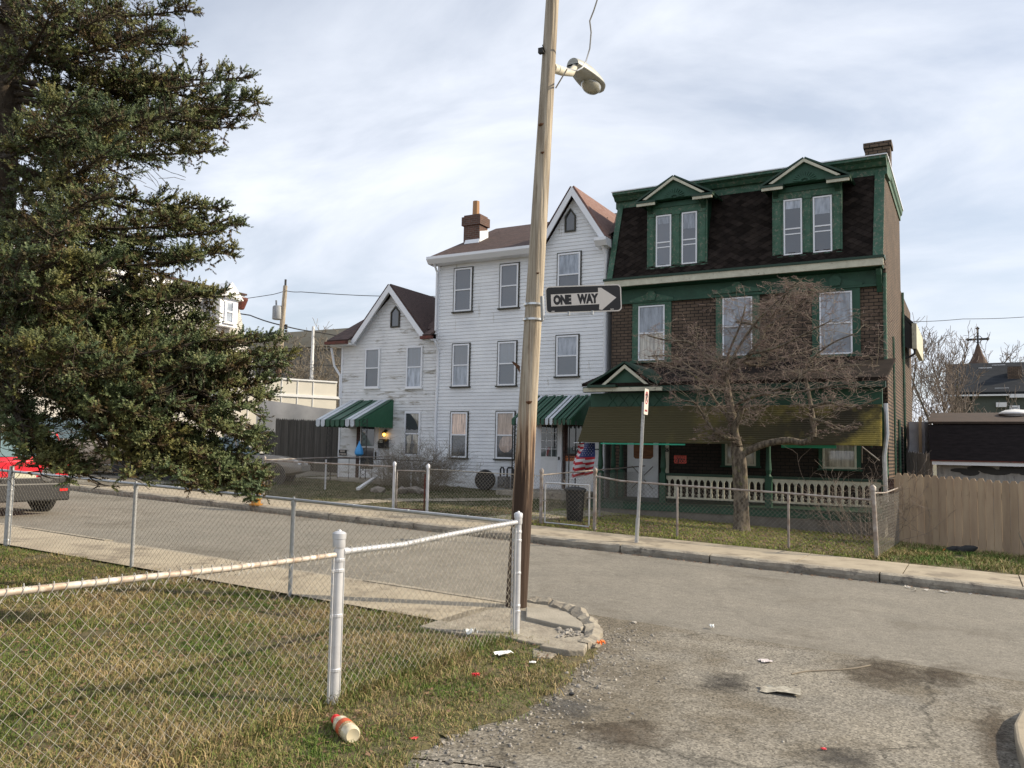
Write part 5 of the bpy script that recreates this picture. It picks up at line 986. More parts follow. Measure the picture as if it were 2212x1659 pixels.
# ---------------------------------------------------------------- utility pole, lamp, sign
ZP0 = at_g(1114, 1319); PB = Vector((ZP0.x, ZP0.y, zt(ZP0.x)))
leanv = rc * 1.0; leanv.z = 0; leanv.normalize()
def pole_c(z): return PB + leanv * (.0 + (z - PB.z) * .0415) + Vector((0, 0, z - PB.z))
M['polewood'] = mat('pole_wood', (.46, .405, .325), (.24, .195, .145), scale=3.0, rough=.85, stretch=(7, 7, .3), bump=.9, bscale=6, lo=.40, hi=.62, c3=(.10, .07, .045), s3=3.0, t3=.62, st3=(9, 9, .40))
def polemat():
    m = M['polewood']; t = m.node_tree; N = t.nodes; L = t.links; p = N['Principled BSDF']; src = p.inputs['Base Color'].links[0].from_socket
    tc = N.new('ShaderNodeTexCoord'); s = N.new('ShaderNodeSeparateXYZ'); L.new(tc.outputs['Object'], s.inputs[0])
    mp = N.new('ShaderNodeMapping'); mp.inputs['Scale'].default_value = (9, 9, .38); L.new(tc.outputs['Object'], mp.inputs[0]); n = N.new('ShaderNodeTexNoise'); n.inputs['Scale'].default_value = 1.5; n.inputs['Detail'].default_value = 8; n.inputs['Roughness'].default_value = .65; L.new(mp.outputs[0], n.inputs['Vector'])
    def band(z1, z0, k, c, src, amp=2.2, hi_=.7, mxx=1.):   # stain of tar and creosote low on the pole
        mr = N.new('ShaderNodeMapRange'); mr.inputs['From Min'].default_value = z1; mr.inputs['From Max'].default_value = z0; mr.inputs['To Min'].default_value = -k; mr.inputs['To Max'].default_value = 1.05; L.new(s.outputs[2], mr.inputs[0])
        a = N.new('ShaderNodeMath'); a.operation = 'MULTIPLY_ADD'; L.new(n.outputs[0], a.inputs[0]); a.inputs[1].default_value = amp; b = N.new('ShaderNodeMath'); b.operation = 'SUBTRACT'; L.new(mr.outputs[0], b.inputs[0]); b.inputs[1].default_value = amp * .5; L.new(b.outputs[0], a.inputs[2])
        r = N.new('ShaderNodeMapRange'); r.inputs['From Min'].default_value = .35; r.inputs['From Max'].default_value = hi_; r.inputs['To Max'].default_value = mxx; L.new(a.outputs[0], r.inputs[0]); mx = N.new('ShaderNodeMix'); mx.data_type = 'RGBA'; L.new(r.outputs[0], mx.inputs['Factor']); L.new(src, mx.inputs['A']); mx.inputs['B'].default_value = (*c, 1); return mx.outputs['Result']
    src = band(4.3, 1.2, .5, (.23, .125, .065), src, 3.2, 1.0, .85); src = band(3.0, .5, .4, (.036, .021, .014), src, 3.4, .62, .95); L.new(src, p.inputs['Base Color'])
polemat()
up_ = thing('utility_pole', 'tall leaning wooden utility pole, dark tar stained at its foot, beside the corner fence post', 'utility pole', PB)
g = MB(); P = []; nz = 70; na = 28
for i in range(nz + 1):
    z = PB.z - .2 + 10.2 * i / nz; r_ = .118 - .0062 * max(0, z); c = pole_c(z); row = []
    for k in range(na):
        a = 2 * math.pi * k / na; rr_ = r_ * (1 + .035 * mnoise.noise(Vector((math.cos(a) * 2.5, math.sin(a) * 2.5, z * .5))) + .02 * mnoise.noise(Vector((math.cos(a) * 9, math.sin(a) * 9, z * .9))) - .03 * max(0, mnoise.noise(Vector((math.cos(a) * 5, math.sin(a) * 5, z * .3 + 9)))) * 2)
        row.append((c.x + math.cos(a) * rr_, c.y + math.sin(a) * rr_, z))
    P.append(row + [row[0]])
g.grid(P); pw = g.build('pole_shaft', M['polewood'], up_, smooth=True, recalc=True)
M['strap'] = plain('steel_strap', (.62, .64, .66), .3, metal=.8)
for py in (649, 683):
    z = at_d(1155, py, 9.0).z; c = pole_c(z); g = MB(); g.lathe([(.112, -.011), (.116, -.011), (.116, .011), (.112, .011)], c, (0, 0, 1), 28); g.build('steel_band', M['strap'], up_, smooth=True)
M['knot'] = mat('pole_knot', (.16, .075, .035), (.07, .035, .02), scale=20, rough=.9)
for (px, py, s) in ((1168, 240, .03), (1171, 306, .022), (1161, 581, .018), (1142, 868, .035)):
    z = at_d(px, py, 9).z; c = pole_c(z); r_ = .118 - .0062 * z; d0 = at_d(px, py, (c - CAM).dot(fw)) ; off = (d0 - c); lat = max(-.9 * r_, min(.9 * r_, off.dot(rc))); q = c + rc * lat - Vector((fw.x, fw.y, 0)) * math.sqrt(max(0, r_ * r_ - lat * lat)); g = MB(); rock(g, q, s, 77); g.build('knot', M['knot'], up_)
z = at_d(1170, 68, 9).z; c = pole_c(z); q = c - rc * .05; g = MB(); g.tube([q - fw * .07, q - fw * .14 - rc * .03 + Vector((0, 0, .05))], .008, 6); g.box(q.x - .03, q.x + .03, q.y - .11, q.y - .06, q.z - .03, q.z + .03); g.build('step_bolt', M['iron'], up_)
q = pole_c(at_d(1135, 786, 9).z) - rc * .115; g = MB(); g.prism([q, q + Vector((-.07, -.02, .05)) , q + Vector((-.09, -.03, .045)), q + Vector((-.03, 0, -.03)), q + Vector((0, 0, -.08))], (.004, -.012, 0)); g.build('torn_tag', M['knot'], up_)
# street lamp on its bracket arm (reaches out over the street)
XL = pole_c(6.3).x; LZ = 6.52
M['lampmetal'] = mat('lamp_housing', (.40, .41, .39), (.32, .33, .31), scale=8, rough=.5, metal=.2, c3=(.22, .2, .17), s3=6, t3=.66)
lm = thing('street_lamp', 'grey cobra head street lamp on a cream curved arm near the pole top', 'street lamp', (XL, 9.2, LZ))
za = at_d(1203, 104, 9.05).z; y0 = pole_c(za).y + .06
g = MB(); g.tube([(XL + .03, y0 - .02, za), (XL + .03, y0 + .25, za + .07), (XL + .02, y0 + .5, za + .16), (XL + .01, y0 + .66, LZ + .035), (XL, y0 + .80, LZ + .02), (XL, y0 + .95, LZ + .01)], [.055, .05, .044, .036, .033, .033], 12); g.build('arm', mat('cream_arm', (.62, .58, .48), (.5, .47, .38), scale=6, rough=.5), lm, smooth=True)
yh = 8.83; Lh = .82
def sect(mb, f, n=24, m=16):
    P = []
    for i in range(m + 1):
        u = i / m; hw_, zt_2, zb_2 = f(u); row = []
        for k in range(n):
            a = 2 * math.pi * k / n; s_ = math.sin(a); row.append((XL + math.cos(a) * hw_, yh + Lh * u, LZ + (zt_2 if s_ > 0 else zb_2) * abs(s_)))
        P.append(row + [row[0]])
    mb.grid(P); mb.poly([p for p in P[0][:-1]][::-1]); mb.poly(P[-1][:-1])
def prof(u): w_ = .078 + .075 * math.sin(min(1, u * 1.35) * math.pi / 2) - (.09 * max(0, (u - .72) / .28) ** 2); return w_
g = MB(); sect(g, lambda u: (prof(u), .05 + .10 * math.sin(math.pi * min(1, u * .9 + .12)), -.012)); g.build('housing', M['lampmetal'], lm, smooth=True)
g = MB(); sect(g, lambda u: (prof(u) + .006, .012, -.028)); g.build('rim', M['lampmetal'], lm, smooth=True)
g = MB(); sect(g, lambda u: (prof(u) * .9, -.02, -.045 if u < .42 else -.03)); g.build('ballast_cover', M['lampmetal'], lm, smooth=True)
g = MB(); yc = yh + Lh * .68
P = []
for i in range(9):
    a = i / 8 * math.pi / 2; r_ = math.cos(a); P.append([(XL + math.cos(b) * .118 * r_, yc + math.sin(b) * .18 * r_, LZ - .03 - .105 * math.sin(a)) for b in [2 * math.pi * k / 20 for k in range(21)]])
g.grid(P); g.build('lens', plain('lamp_lens', (.45, .44, .38), .12, trans=.35, coat=1), lm, smooth=True)
wr = thing('service_wire', 'grey wire looping from the pole over the street lamp and out of frame', 'wire', (XL, yh, LZ))
g = MB(); q0 = pole_c(5.98); P = [q0 + rc * .09 + Vector((0, .02, 0)), at_d(1225, 149, 9.1), at_d(1247, 152.5, 9.3), at_d(1258, 146, 9.55), at_d(1266, 132, 9.6), at_d(1274, 105, 9.6), at_d(1277, 70, 9.5), at_d(1274, 45, 9.4), at_d(1283, 22, 9.3), at_d(1290, 0, 9.2), at_d(1292, -60, 9.1)]
g.tube(P, .009, 6); g.build('wire', M['galv'], wr, smooth=True)
# ONE WAY sign
sg = thing('one_way_sign', 'black and white ONE WAY sign with right arrow strapped to the wooden pole', 'sign', at_d(1262, 646, 8.95))
TL = at_d(1179.4, 619, 8.95); TR = at_d(1343.5, 613.5, 9.0); BL = at_d(1179.4, 677.6, 8.95); ux = (TR - TL); Wd = ux.length; ux.normalize(); uy = (TL - BL); Hd = uy.length; uy = (uy - ux * uy.dot(ux)).normalized(); un = ux.cross(uy)
def rrect(w_, h_, r_, n=6):
    P = []
    for cx_, cy_, a0 in ((w_ - r_, h_ - r_, 0), (r_, h_ - r_, 90), (r_, r_, 180), (w_ - r_, r_, 270)):
        for k in range(n + 1): a = R(a0 + 90 * k / n); P.append((cx_ + r_ * math.cos(a), cy_ + r_ * math.sin(a)))
    return P
S = lambda x, y, o=0.: BL + ux * x + uy * y + un * o
M['signwhite'] = plain('sign_white', (.66, .62, .58), .45); M['signblack'] = plain('sign_black', (.012, .012, .014), .4)
g = MB(); g.prism([S(x, y) for x, y in rrect(Wd, Hd, .045)], un * .003); g.build('plate', M['signwhite'], sg)
b = .012; g = MB(); g.prism([S(x + b, y + b, .0035) for x, y in rrect(Wd - 2 * b, Hd - 2 * b, .036)], un * .0006); g.build('black_field', M['signblack'], sg)
k = Wd / 553.; g = MB()   # measured in source units: arrow shaft and head
def q(x, y): return S((x - 922) * k, Hd - (y - 882 - (x - 922) * -.036) * k, .0046)
g.prism([q(962, 940), q(1306, 922), q(1306, 890), q(1330, 890), q(1437, 960), q(1330, 1050), q(1308, 1046), q(1312, 1008), q(962, 1026)], un * .0006); g.build('arrow', M['signwhite'], sg)
g = MB(); put_text(g, 'ONE', .128, q(1044, 981) + un * .001, ux, uy, .0095, .70, ext=.0004); put_text(g, 'WAY', .128, q(1228, 972) + un * .001, ux, uy, .0095, .70, ext=.0004); g.build('lettering', M['signblack'], sg, recalc=False)
g = MB(); put_text(g, 'PGH', .018, q(974, 1062), ux, uy, .0008, .9); g.build('small_print', M['signwhite'], sg, recalc=False); g = MB(); put_text(g, 'DPW', .018, q(1402, 1046), ux, uy, .0008, .9); g.build('small_print', M['signwhite'], sg, recalc=False)
g = MB(); a = S(-.035, -.02, -.01); g.beam(S(-.04, -.028, -.012), S(Wd * .62, -.012, -.012), .02, .022); g.beam(S(-.035, .19, -.012), S(-.035, -.07, -.012), .03, .03)
for x_ in (Wd * .30, Wd * .61): g.box(*[v for c_ in [S(x_, -.008, .0)] for v in (c_.x - .012, c_.x + .012, c_.y - .012, c_.y + .012, c_.z - .02, c_.z + .022)])
g.build('bracket', M['galv'], sg)
# NO PARKING sign post
b0 = at_g(1375, 1172, .13); tp_ = at_y(1391, 846, b0.y); nps = thing('no_parking_sign', 'narrow no parking sign seen edge on atop a galvanised channel post at the kerb', 'sign', b0)
ax = (tp_ - b0); g = MB(); lo = Vector((b0.x, b0.y, zt(b0.x) + .1)); g.beam(lo, b0.lerp(tp_, .93), .06, .03, up=(1, 0, 0)); g.beam(lo + Vector((.02, 0, 0)), b0.lerp(tp_, .93) + Vector((.02, 0, 0)), .025, .02, up=(1, 0, 0)); g.beam(lo, lo.lerp(tp_, .17), .08, .045, up=(1, 0, 0)); g.build('post', M['galv'], nps)
ft = Vector((.99, .11, 0)).normalized(); sx_ = Vector((-.11, .99, 0)); sxr = sx_; upv = (tp_ - b0).normalized(); c_ = at_y(1390, 868, b0.y) + ft * .05
sW, sH = .305, .457; S2 = lambda x, y, o=0.: c_ + sxr * x + upv * y + ft * o
g = MB(); g.prism([S2(x - sW / 2, y - sH / 2) for x, y in rrect(sW, sH, .03, 4)], ft * .003); g.build('plate', M['signwhite'], nps)
M['signred'] = plain('sign_red', (.35, .03, .05), .5); g = MB(); n = 28; cy = .07; ro, ri = .115, .09
for k in range(n):
    a, b_2 = 2 * math.pi * k / n, 2 * math.pi * (k + 1) / n; g.quad(S2(math.cos(a) * ro, cy + math.sin(a) * ro, .005), S2(math.cos(b_2) * ro, cy + math.sin(b_2) * ro, .005), S2(math.cos(b_2) * ri, cy + math.sin(b_2) * ri, .005), S2(math.cos(a) * ri, cy + math.sin(a) * ri, .005))
a = .7; g.quad(S2(-ri * a - .008, cy + ri * a, .006), S2(-ri * a + .008, cy + ri * a + .01, .006), S2(ri * a + .008, cy - ri * a, .006), S2(ri * a - .008, cy - ri * a - .01, .006))
put_text(g, 'ANY TIME', .045, S2(0, -.16, .005), sxr, upv, .001, .9); g.build('red_marks', M['signred'], nps, recalc=False)
g = MB(); put_text(g, 'P', .19, S2(-.0, cy, .0045), sxr, upv, .006); g.build('letter', M['signblack'], nps, recalc=False)
# ---------------------------------------------------------------- spruce
def sprigs(name, P, D, ln, rad, m, parent, nn=22, ncore=True):
    # fuzzy needle fingers: P base, D unit direction; many narrow needles raking forward plus a thin core
    P = np.asarray(P); D = np.asarray(D); n = len(P); ln = np.asarray(ln)[:, None]
    ref = NR.normal(size=(n, 3)); U = np.cross(D, ref); U /= np.linalg.norm(U, axis=1)[:, None]; W = np.cross(D, U); V = []; 
    for k in range(nn):
        t = (k + .5) / nn; a = 2.399 * k; jit = NR.uniform(-.25, .25, (n, 1))
        R_ = U * np.cos(a + jit) + W * np.sin(a + jit); Tn = np.cross(D, R_)
        b = P + D * ln * (t * .92); L_ = rad * NR.uniform(.75, 1.15, (n, 1)) * (1 - .25 * t)
        tip = b + (R_ * .80 + D * .72) * L_; wv = Tn * (rad * .33)
        V += [b - wv, b + wv, tip + wv * .4]
    V = np.stack(V, 1).reshape(-1, 3); F = np.arange(n * nn * 3).reshape(-1, 3); return np_mesh(name, V, F, m, parent)
def sprucemat(name, cols):
    m = bpy.data.materials.new(name); m.use_nodes = True; t = m.node_tree; N = t.nodes; L = t.links; p = N['Principled BSDF']; p.inputs['Roughness'].default_value = .6; p.inputs['Specular IOR Level'].default_value = .35
    ge = N.new('ShaderNodeNewGeometry'); tc = N.new('ShaderNodeTexCoord'); n = N.new('ShaderNodeTexNoise'); n.inputs['Scale'].default_value = 2.3; n.inputs['Detail'].default_value = 6; L.new(tc.outputs['Object'], n.inputs['Vector'])
    a = N.new('ShaderNodeMapRange'); a.inputs['From Min'].default_value = .3; a.inputs['From Max'].default_value = .7; a.inputs['To Min'].default_value = 0; a.inputs['To Max'].default_value = .9; L.new(n.outputs[0], a.inputs[0])
    b = N.new('ShaderNodeMath'); b.operation = 'MULTIPLY_ADD'; L.new(ge.outputs['Random Per Island'], b.inputs[0]); b.inputs[1].default_value = .10; L.new(a.outputs[0], b.inputs[2])
    cr = N.new('ShaderNodeValToRGB'); e = cr.color_ramp.elements
    for i in range(len(cols) - 2): e.new(.5)
    for i, c in enumerate(cols): e[i].position = i / (len(cols) - 1); e[i].color = (*c, 1)
    L.new(b.outputs[0], cr.inputs[0]); L.new(cr.outputs[0], p.inputs['Base Color']); return m
M['needles'] = sprucemat('spruce_needles', [(.068, .10, .052), (.088, .12, .05), (.13, .14, .05), (.18, .155, .045)])
M['needles_old'] = sprucemat('old_spruce_needles', [(.04, .042, .018), (.06, .052, .02), (.08, .05, .02), (.045, .035, .016)])
TB = Vector((-8.95, 4.85, zt(-8.95) + .03)); spr = thing('spruce_tree', 'tall dark green spruce with drooping boughs at the left of the photo', 'tree', TB)
g = MB(); g.tube([TB + Vector((0, 0, -.1)), TB + Vector((.02, 0, 1)), TB + Vector((.05, .03, 4)), TB + Vector((.0, .05, 8)), TB + Vector((0, 0, 12))], [.26, .2, .15, .09, .02], 14); g.build('trunk', M['spruce_bark'], spr, smooth=True)
SA, SB, SRA, SRB = [], [], [], []; FP, FD, FL_ = [], [], []; OP, OD, OL = [], [], []
def bez(a, b, c, t): return a * (1 - t) ** 2 + b * 2 * t * (1 - t) + c * t * t
def bough(tip, z0=None, sagk=.5, wdt=.55, dens=1.,  r=random.Random(1), dead=.25, start=.22):
    hd = Vector((tip.x - TB.x, tip.y - TB.y, 0)); L0 = hd.length
    zs = tip.z + .1 * L0 + .15 if z0 is None else z0
    zs += r.uniform(-.35, .35); A = Vector((TB.x, TB.y, zs)); Bc = A.lerp(tip, .6) + Vector((0, 0, -sagk * .35 * L0 * .5))
    n = max(6, int(L0 / .16)); pts = [bez(A, Bc, tip, i / n) for i in range(n + 1)]
    for i in range(n): SA.append(pts[i]); SB.append(pts[i + 1]); SRA.append(.030 * (1 - i / n) + .005); SRB.append(.030 * (1 - (i + 1) / n) + .005)
    def finger(p, d, green):
        q_ = mnoise.noise(p * 1.9 + Vector((3, 1, 7))) + .5 * mnoise.noise(p * 4.5)
        if q_ < -.16 and r.random() < .88: return
        if q_ < -.02 and r.random() < .5: green = False
        (FP if green else OP).append(p); (FD if green else OD).append(d.normalized()); (FL_ if green else OL).append(r.uniform(.08, .14) if green else r.uniform(.05, .1))
    nt = int(L0 / .066 * dens)
    for j in range(nt):
        t = start + (1 - start) * (j + r.random()) / nt; p = bez(A, Bc, tip, t); tg = (bez(A, Bc, tip, min(1, t + .03)) - bez(A, Bc, tip, t - .03)).normalized(); side = tg.cross(Vector((0, 0, 1))).normalized() * (1 if j % 2 else -1)
        env = min(1, (1 - t) * 1.3 + .42); tl = wdt * .66 * env * r.uniform(.6, 1.1); up = r.uniform(-.75, .65) if t < .8 else r.uniform(-.1, .5)
        d = (tg * r.uniform(.5, 1.0) + side * r.uniform(.45, 1.0) + Vector((0, 0, up))).normalized(); SPN = .042 if dens > .8 else .07; m = max(3, int(tl / SPN)); q = p.copy(); prev = q.copy(); dd = d.copy()
        inner = t < .45
        for k in range(m):
            dd = (dd + Vector((r.uniform(-.14, .14), r.uniform(-.14, .14), r.uniform(-.06, .16)))).normalized(); q = prev + dd * SPN
            SA.append(prev); SB.append(q); SRA.append(.006 * (1 - k / m) + .002); SRB.append(.006 * (1 - (k + 1) / m) + .002)
            live = (k / m) > (.55 if inner else .12)
            if live or r.random() < .35:
                if r.random() < .8: finger(q, dd * r.uniform(.2, .9) + Vector((r.uniform(-.4, .4), r.uniform(-.4, .4), r.uniform(.5, 1.1))), live and r.random() > dead)
                if r.random() < .45: finger(q, dd * r.uniform(.2, .9) + Vector((r.uniform(-.6, .6), r.uniform(-.6, .6), r.uniform(-1., -.2))), live and r.random() > .65)
                for s in (-1, 1):
                    if r.random() < .9:
                        sd = dd.cross(Vector((0, 0, 1))); sd = sd.normalized() if sd.length > .01 else Vector((1, 0, 0))
                        fd = (dd * r.uniform(.6, 1.1) + sd * s * r.uniform(.4, 1.0) + Vector((0, 0, r.uniform(-.35, .55)))); finger(q, fd, live and r.random() > dead)
            prev = q
        finger(prev, dd + Vector((0, 0, .15)), True); finger(prev - dd * .03, dd + Vector((r.uniform(-.4, .4), r.uniform(-.4, .4), .4)), True)
        if r.random() < (.28 if sagk > 0 else .0):   # hanging side shoots
            c = p + d * tl * r.uniform(.2, .7); m = r.randint(2, 4); prev = c
            for k in range(m):
                q = prev + Vector((r.uniform(-.02, .02), r.uniform(-.02, .02), -.055)); SA.append(prev); SB.append(q); SRA.append(.003); SRB.append(.002)
                for s in (-1, 1): finger(q, Vector((r.uniform(-1, 1), r.uniform(-1, 1), -.5)), r.random() < .45)
                prev = q
# (pixel of the tip, distance ahead, width, density) - real positions follow from distance
tips = [(405, 20, 8.3, .5), (398, 95, 8.6, .5), (330, 60, 7.6, .6), (390, 165, 8.4, .5), (250, 20, 7.4, .6), (120, 10, 7.3, .6),
        (545, 218, 8.9, .6), (520, 168, 9.0, .5), (500, 275, 8.9, .6), (440, 180, 8.3, .5), (455, 325, 8.4, .5), (415, 300, 7.9, .6), (370, 240, 7.4, .6), (255, 250, 7.0, .6), (160, 220, 6.7, .6),
        (470, 452, 8.8, .5), (508, 488, 8.9, .55), (500, 545, 8.9, .5), (430, 560, 8.2, .6), (390, 480, 7.6, .6), (230, 330, 6.8, .6), (210, 420, 6.5, .5), (455, 640, 8.7, .5), (440, 700, 8.6, .5), (380, 650, 7.9, .55),
        (225, 570, 6.7, .55), (130, 500, 6.4, .5), (90, 620, 6.4, .55), (180, 660, 6.6, .5), (40, 560, 6.3, .5), (120, 560, 6.5, .5),
        (612, 772, 8.2, .55), (590, 735, 8.4, .5), (575, 830, 8.1, .55), (525, 745, 8.0, .6), (480, 735, 7.7, .6), (560, 900, 8.0, .55), (545, 960, 7.9, .5), (440, 790, 7.3, .65), (400, 745, 7.4, .6), (330, 760, 7.0, .65), (350, 850, 7.0, .6), (250, 800, 6.7, .6), (170, 760, 6.5, .6), (90, 750, 6.4, .6), (480, 880, 7.6, .6),
        (555, 1010, 7.7, .5), (540, 1048, 7.6, .42), (470, 1045, 7.4, .42), (415, 1035, 7.3, .4), (440, 990, 7.3, .5), (500, 1020, 7.5, .5), (290, 1010, 7.0, .42), (340, 1005, 7.2, .38), (215, 1030, 7.0, .38), (130, 1000, 6.9, .35), (60, 960, 6.9, .35), (370, 940, 7.3, .4), (250, 940, 6.9, .35), (500, 940, 7.5, .5), (530, 1030, 7.5, .42), (560, 1030, 7.6, .4), (566, 1000, 7.7, .4), (556, 1060, 7.6, .3), (560, 975, 7.8, .4), (575, 860, 8, .4), (480, 1000, 7.4, .5), (460, 930, 7.4, .5), (520, 890, 7.7, .5), (552, 860, 7.9, .5), (430, 1030, 7.2, .45), (395, 1015, 7.1, .42), (560, 940, 7.8, .5), (590, 790, 8.1, .5), (540, 790, 7.9, .5), (500, 800, 7.7, .55), (430, 890, 7.2, .5), (380, 880, 7.1, .5), (300, 900, 6.9, .45), (220, 890, 6.8, .45), (330, 960, 7.1, .42), (160, 1010, 7., .35), (90, 1005, 6.9, .35), (480, 640, 8.6, .4), (520, 250, 9, .45), (470, 230, 8.6, .5), (440, 260, 8.3, .5), (450, 500, 8.6, .5), (420, 640, 8.3, .5), (410, 560, 8, .5)]
rs = random.Random(5)
for i, (px, py, d, wd_) in enumerate(tips):
    low = py > 850; tp = at_d(px, py + (22 if py > 990 else 0), d); hd = math.hypot(tp.x - TB.x, tp.y - TB.y)
    z0 = tp.z + (.25 + .35 * hd if low else (.12 * hd))
    bough(tp, z0=z0, sagk=.5 if not low else -.15, wdt=wd_, dens=1.25, r=rs, dead=.16 if not low else .30, start=.2)
for i in range(70):   # the rest of the crown, out of frame and on the far side
    h = rs.uniform(1.0, 10.5); a = rs.uniform(0, 2 * math.pi); Lr = max(.5, 3.1 * (1 - (h / 12.5) ** 1.3)) * rs.uniform(.7, 1.05); tp = Vector((TB.x + math.cos(a) * Lr, TB.y + math.sin(a) * Lr, h + .3))
    v = tp - CAM; dp = v.dot(fw)
    if dp > .3:
        px = CX + v.dot(rc) / dp * FPX; py = CY - v.dot(uc) / dp * FPX
        if px > 300 and py > -80: continue
        if py > 930 and px > -30: continue
        if dp < 5.2 and px > -200: continue
    bough(tp, sagk=.4, wdt=.6, dens=.5, r=rs, dead=.3)
for i in range(14):   # upper whorls seen near the top of the frame
    bough(at_d(rs.uniform(-20, 380), rs.uniform(-140, 40), rs.uniform(7.2, 9.6)), sagk=.4, wdt=.5, dens=.8, r=rs, dead=.2)
# bare dead twigs inside the crown
for i in range(2600):
    a = rs.uniform(0, 2 * math.pi); h = rs.uniform(1.5, 7.5); p = Vector((TB.x + math.cos(a) * rs.uniform(.1, 1.7), TB.y + math.sin(a) * rs.uniform(.1, 1.7), h)); d = Vector((math.cos(a), math.sin(a), rs.uniform(-.6, .3))); prev = p
    for k in range(4):
        d = (d + Vector((rs.uniform(-.4, .4), rs.uniform(-.4, .4), rs.uniform(-.4, .3)))).normalized(); q = prev + d * .09; SA.append(prev); SB.append(q); SRA.append(.0035); SRB.append(.0025); prev = q
segs_mesh('branches', SA, SB, SRA, SRB, M['spruce_bark'], spr, n=4)
print('sprigs', len(FP), len(OP), len(SA))
sprigs('foliage', FP, FD, FL_, .027, M['needles'], spr, nn=15)
sprigs('old_foliage', OP, OD, OL, .025, M['needles_old'], spr, nn=11)
# ---------------------------------------------------------------- bare trees
class TreeB:
    def __init__(s, seed): s.A = []; s.B = []; s.ra = []; s.rb = []; s.lv = []; s.r = random.Random(seed); s.ok = lambda p: True
    def seg(s, a, b, ra, rb, lv): s.A.append(a); s.B.append(b); s.ra.append(ra); s.rb.append(rb); s.lv.append(lv)
    def grow(s, p, d, L_, rad, lv, mx, kids, wob=.25, upb=.05, spread=.9, ratio=.6, seg=5, zsq=1.):
        r = s.r; n = seg if lv < mx else 3; st = L_ / n; q = p; pts = [p]
        for i in range(n):
            d = (d + Vector((r.gauss(0, wob), r.gauss(0, wob), r.gauss(0, wob) * zsq + upb))).normalized(); q2 = q + d * st
            if not s.ok(q2):
                d = Vector((d.x * .5, d.y * .5, d.z * .2)) + Vector((r.gauss(0, .4), r.gauss(0, .4), r.gauss(0, .2))); d.normalize(); q2 = q + d * st * .5
            s.seg(q, q2, rad * (1 - .6 * i / n), rad * (1 - .6 * (i + 1) / n), lv); q = q2; pts.append(q)
        if lv >= mx: return
        k = kids[lv] if isinstance(kids, (list, tuple)) else kids
        for j in range(k):
            t = r.uniform(.25, 1.0) if j else 1.0; i = min(n - 1, int(t * n)); b = pts[i].lerp(pts[i + 1], t * n - i if t < 1 else 1); ax = Vector((r.gauss(0, 1), r.gauss(0, 1), r.gauss(0, 1) * zsq)).normalized(); c = (d * (1 - spread * .5) + ax * spread * r.uniform(.5, 1)).normalized()
            s.grow(b, c, L_ * ratio * r.uniform(.6, 1.15), rad * .5, lv + 1, mx, kids, wob, upb, spread, ratio, seg, zsq)
    def limb(s, pts, r0_, r1_, lv=0, sub=6):
        pts = [Vector(p) for p in pts]; q = []
        for i in range(len(pts) - 1):
            a = pts[max(0, i - 1)]; b = pts[i]; c = pts[i + 1]; d = pts[min(len(pts) - 1, i + 2)]
            for k in range(sub):
                t = k / sub; q.append(.5 * ((2 * b) + (c - a) * t + (2 * a - 5 * b + 4 * c - d) * t * t + (3 * b - a - 3 * c + d) * t ** 3))
        q.append(pts[-1]); n = len(q) - 1
        for i in range(n): s.seg(q[i], q[i + 1], r0_ + (r1_ - r0_) * i / n, r0_ + (r1_ - r0_) * (i + 1) / n, lv)
        return q
# dogwood in front of the brick house
DB = at_g(1600, 1143, .10); DY = DB.y; T = TreeB(21)
dw = thing('dogwood_tree', 'bare spreading dogwood tree with dense grey twigs in front of the brick house', 'tree', DB)
CR = at_y(1655, 790, DY); 
def okd(p):
    x = (p.x - CR.x) / 2.95; y = (p.y - DY) / 2.1; z = (p.z - CR.z) / (1.85 if p.z > CR.z else 1.35); return x * x + y * y + z * z < 1.0 and p.y < 22.3
T.ok = okd
def Pd(px, py, off=0.): return at_y(px, py, DY + off)
trunk = MB(); tr = [Vector((DB.x, DY, DB.z - .1)), Pd(1600, 1100), Pd(1599, 1040), Pd(1597, 990), Pd(1592, 965)]
P = []; rads = [.235, .195, .18, .175, .15]
q = T.limb(tr, 1, 1); T.__init__(21); T.ok = okd; nq = len(q)
for i, c in enumerate(q):
    rr = np.interp(i / (nq - 1), [0, .12, .4, .8, 1], [.215, .175, .155, .16, .125]); P.append([(c.x + math.cos(a) * rr * (1 + .1 * math.sin(3 * a + i * .2)), c.y + math.sin(a) * rr * (1 + .1 * math.sin(3 * a + i * .2)), c.z) for a in [2 * math.pi * k / 18 for k in range(19)]])
trunk.grid(P); trunk.build('trunk', M['bark'], dw, smooth=True)
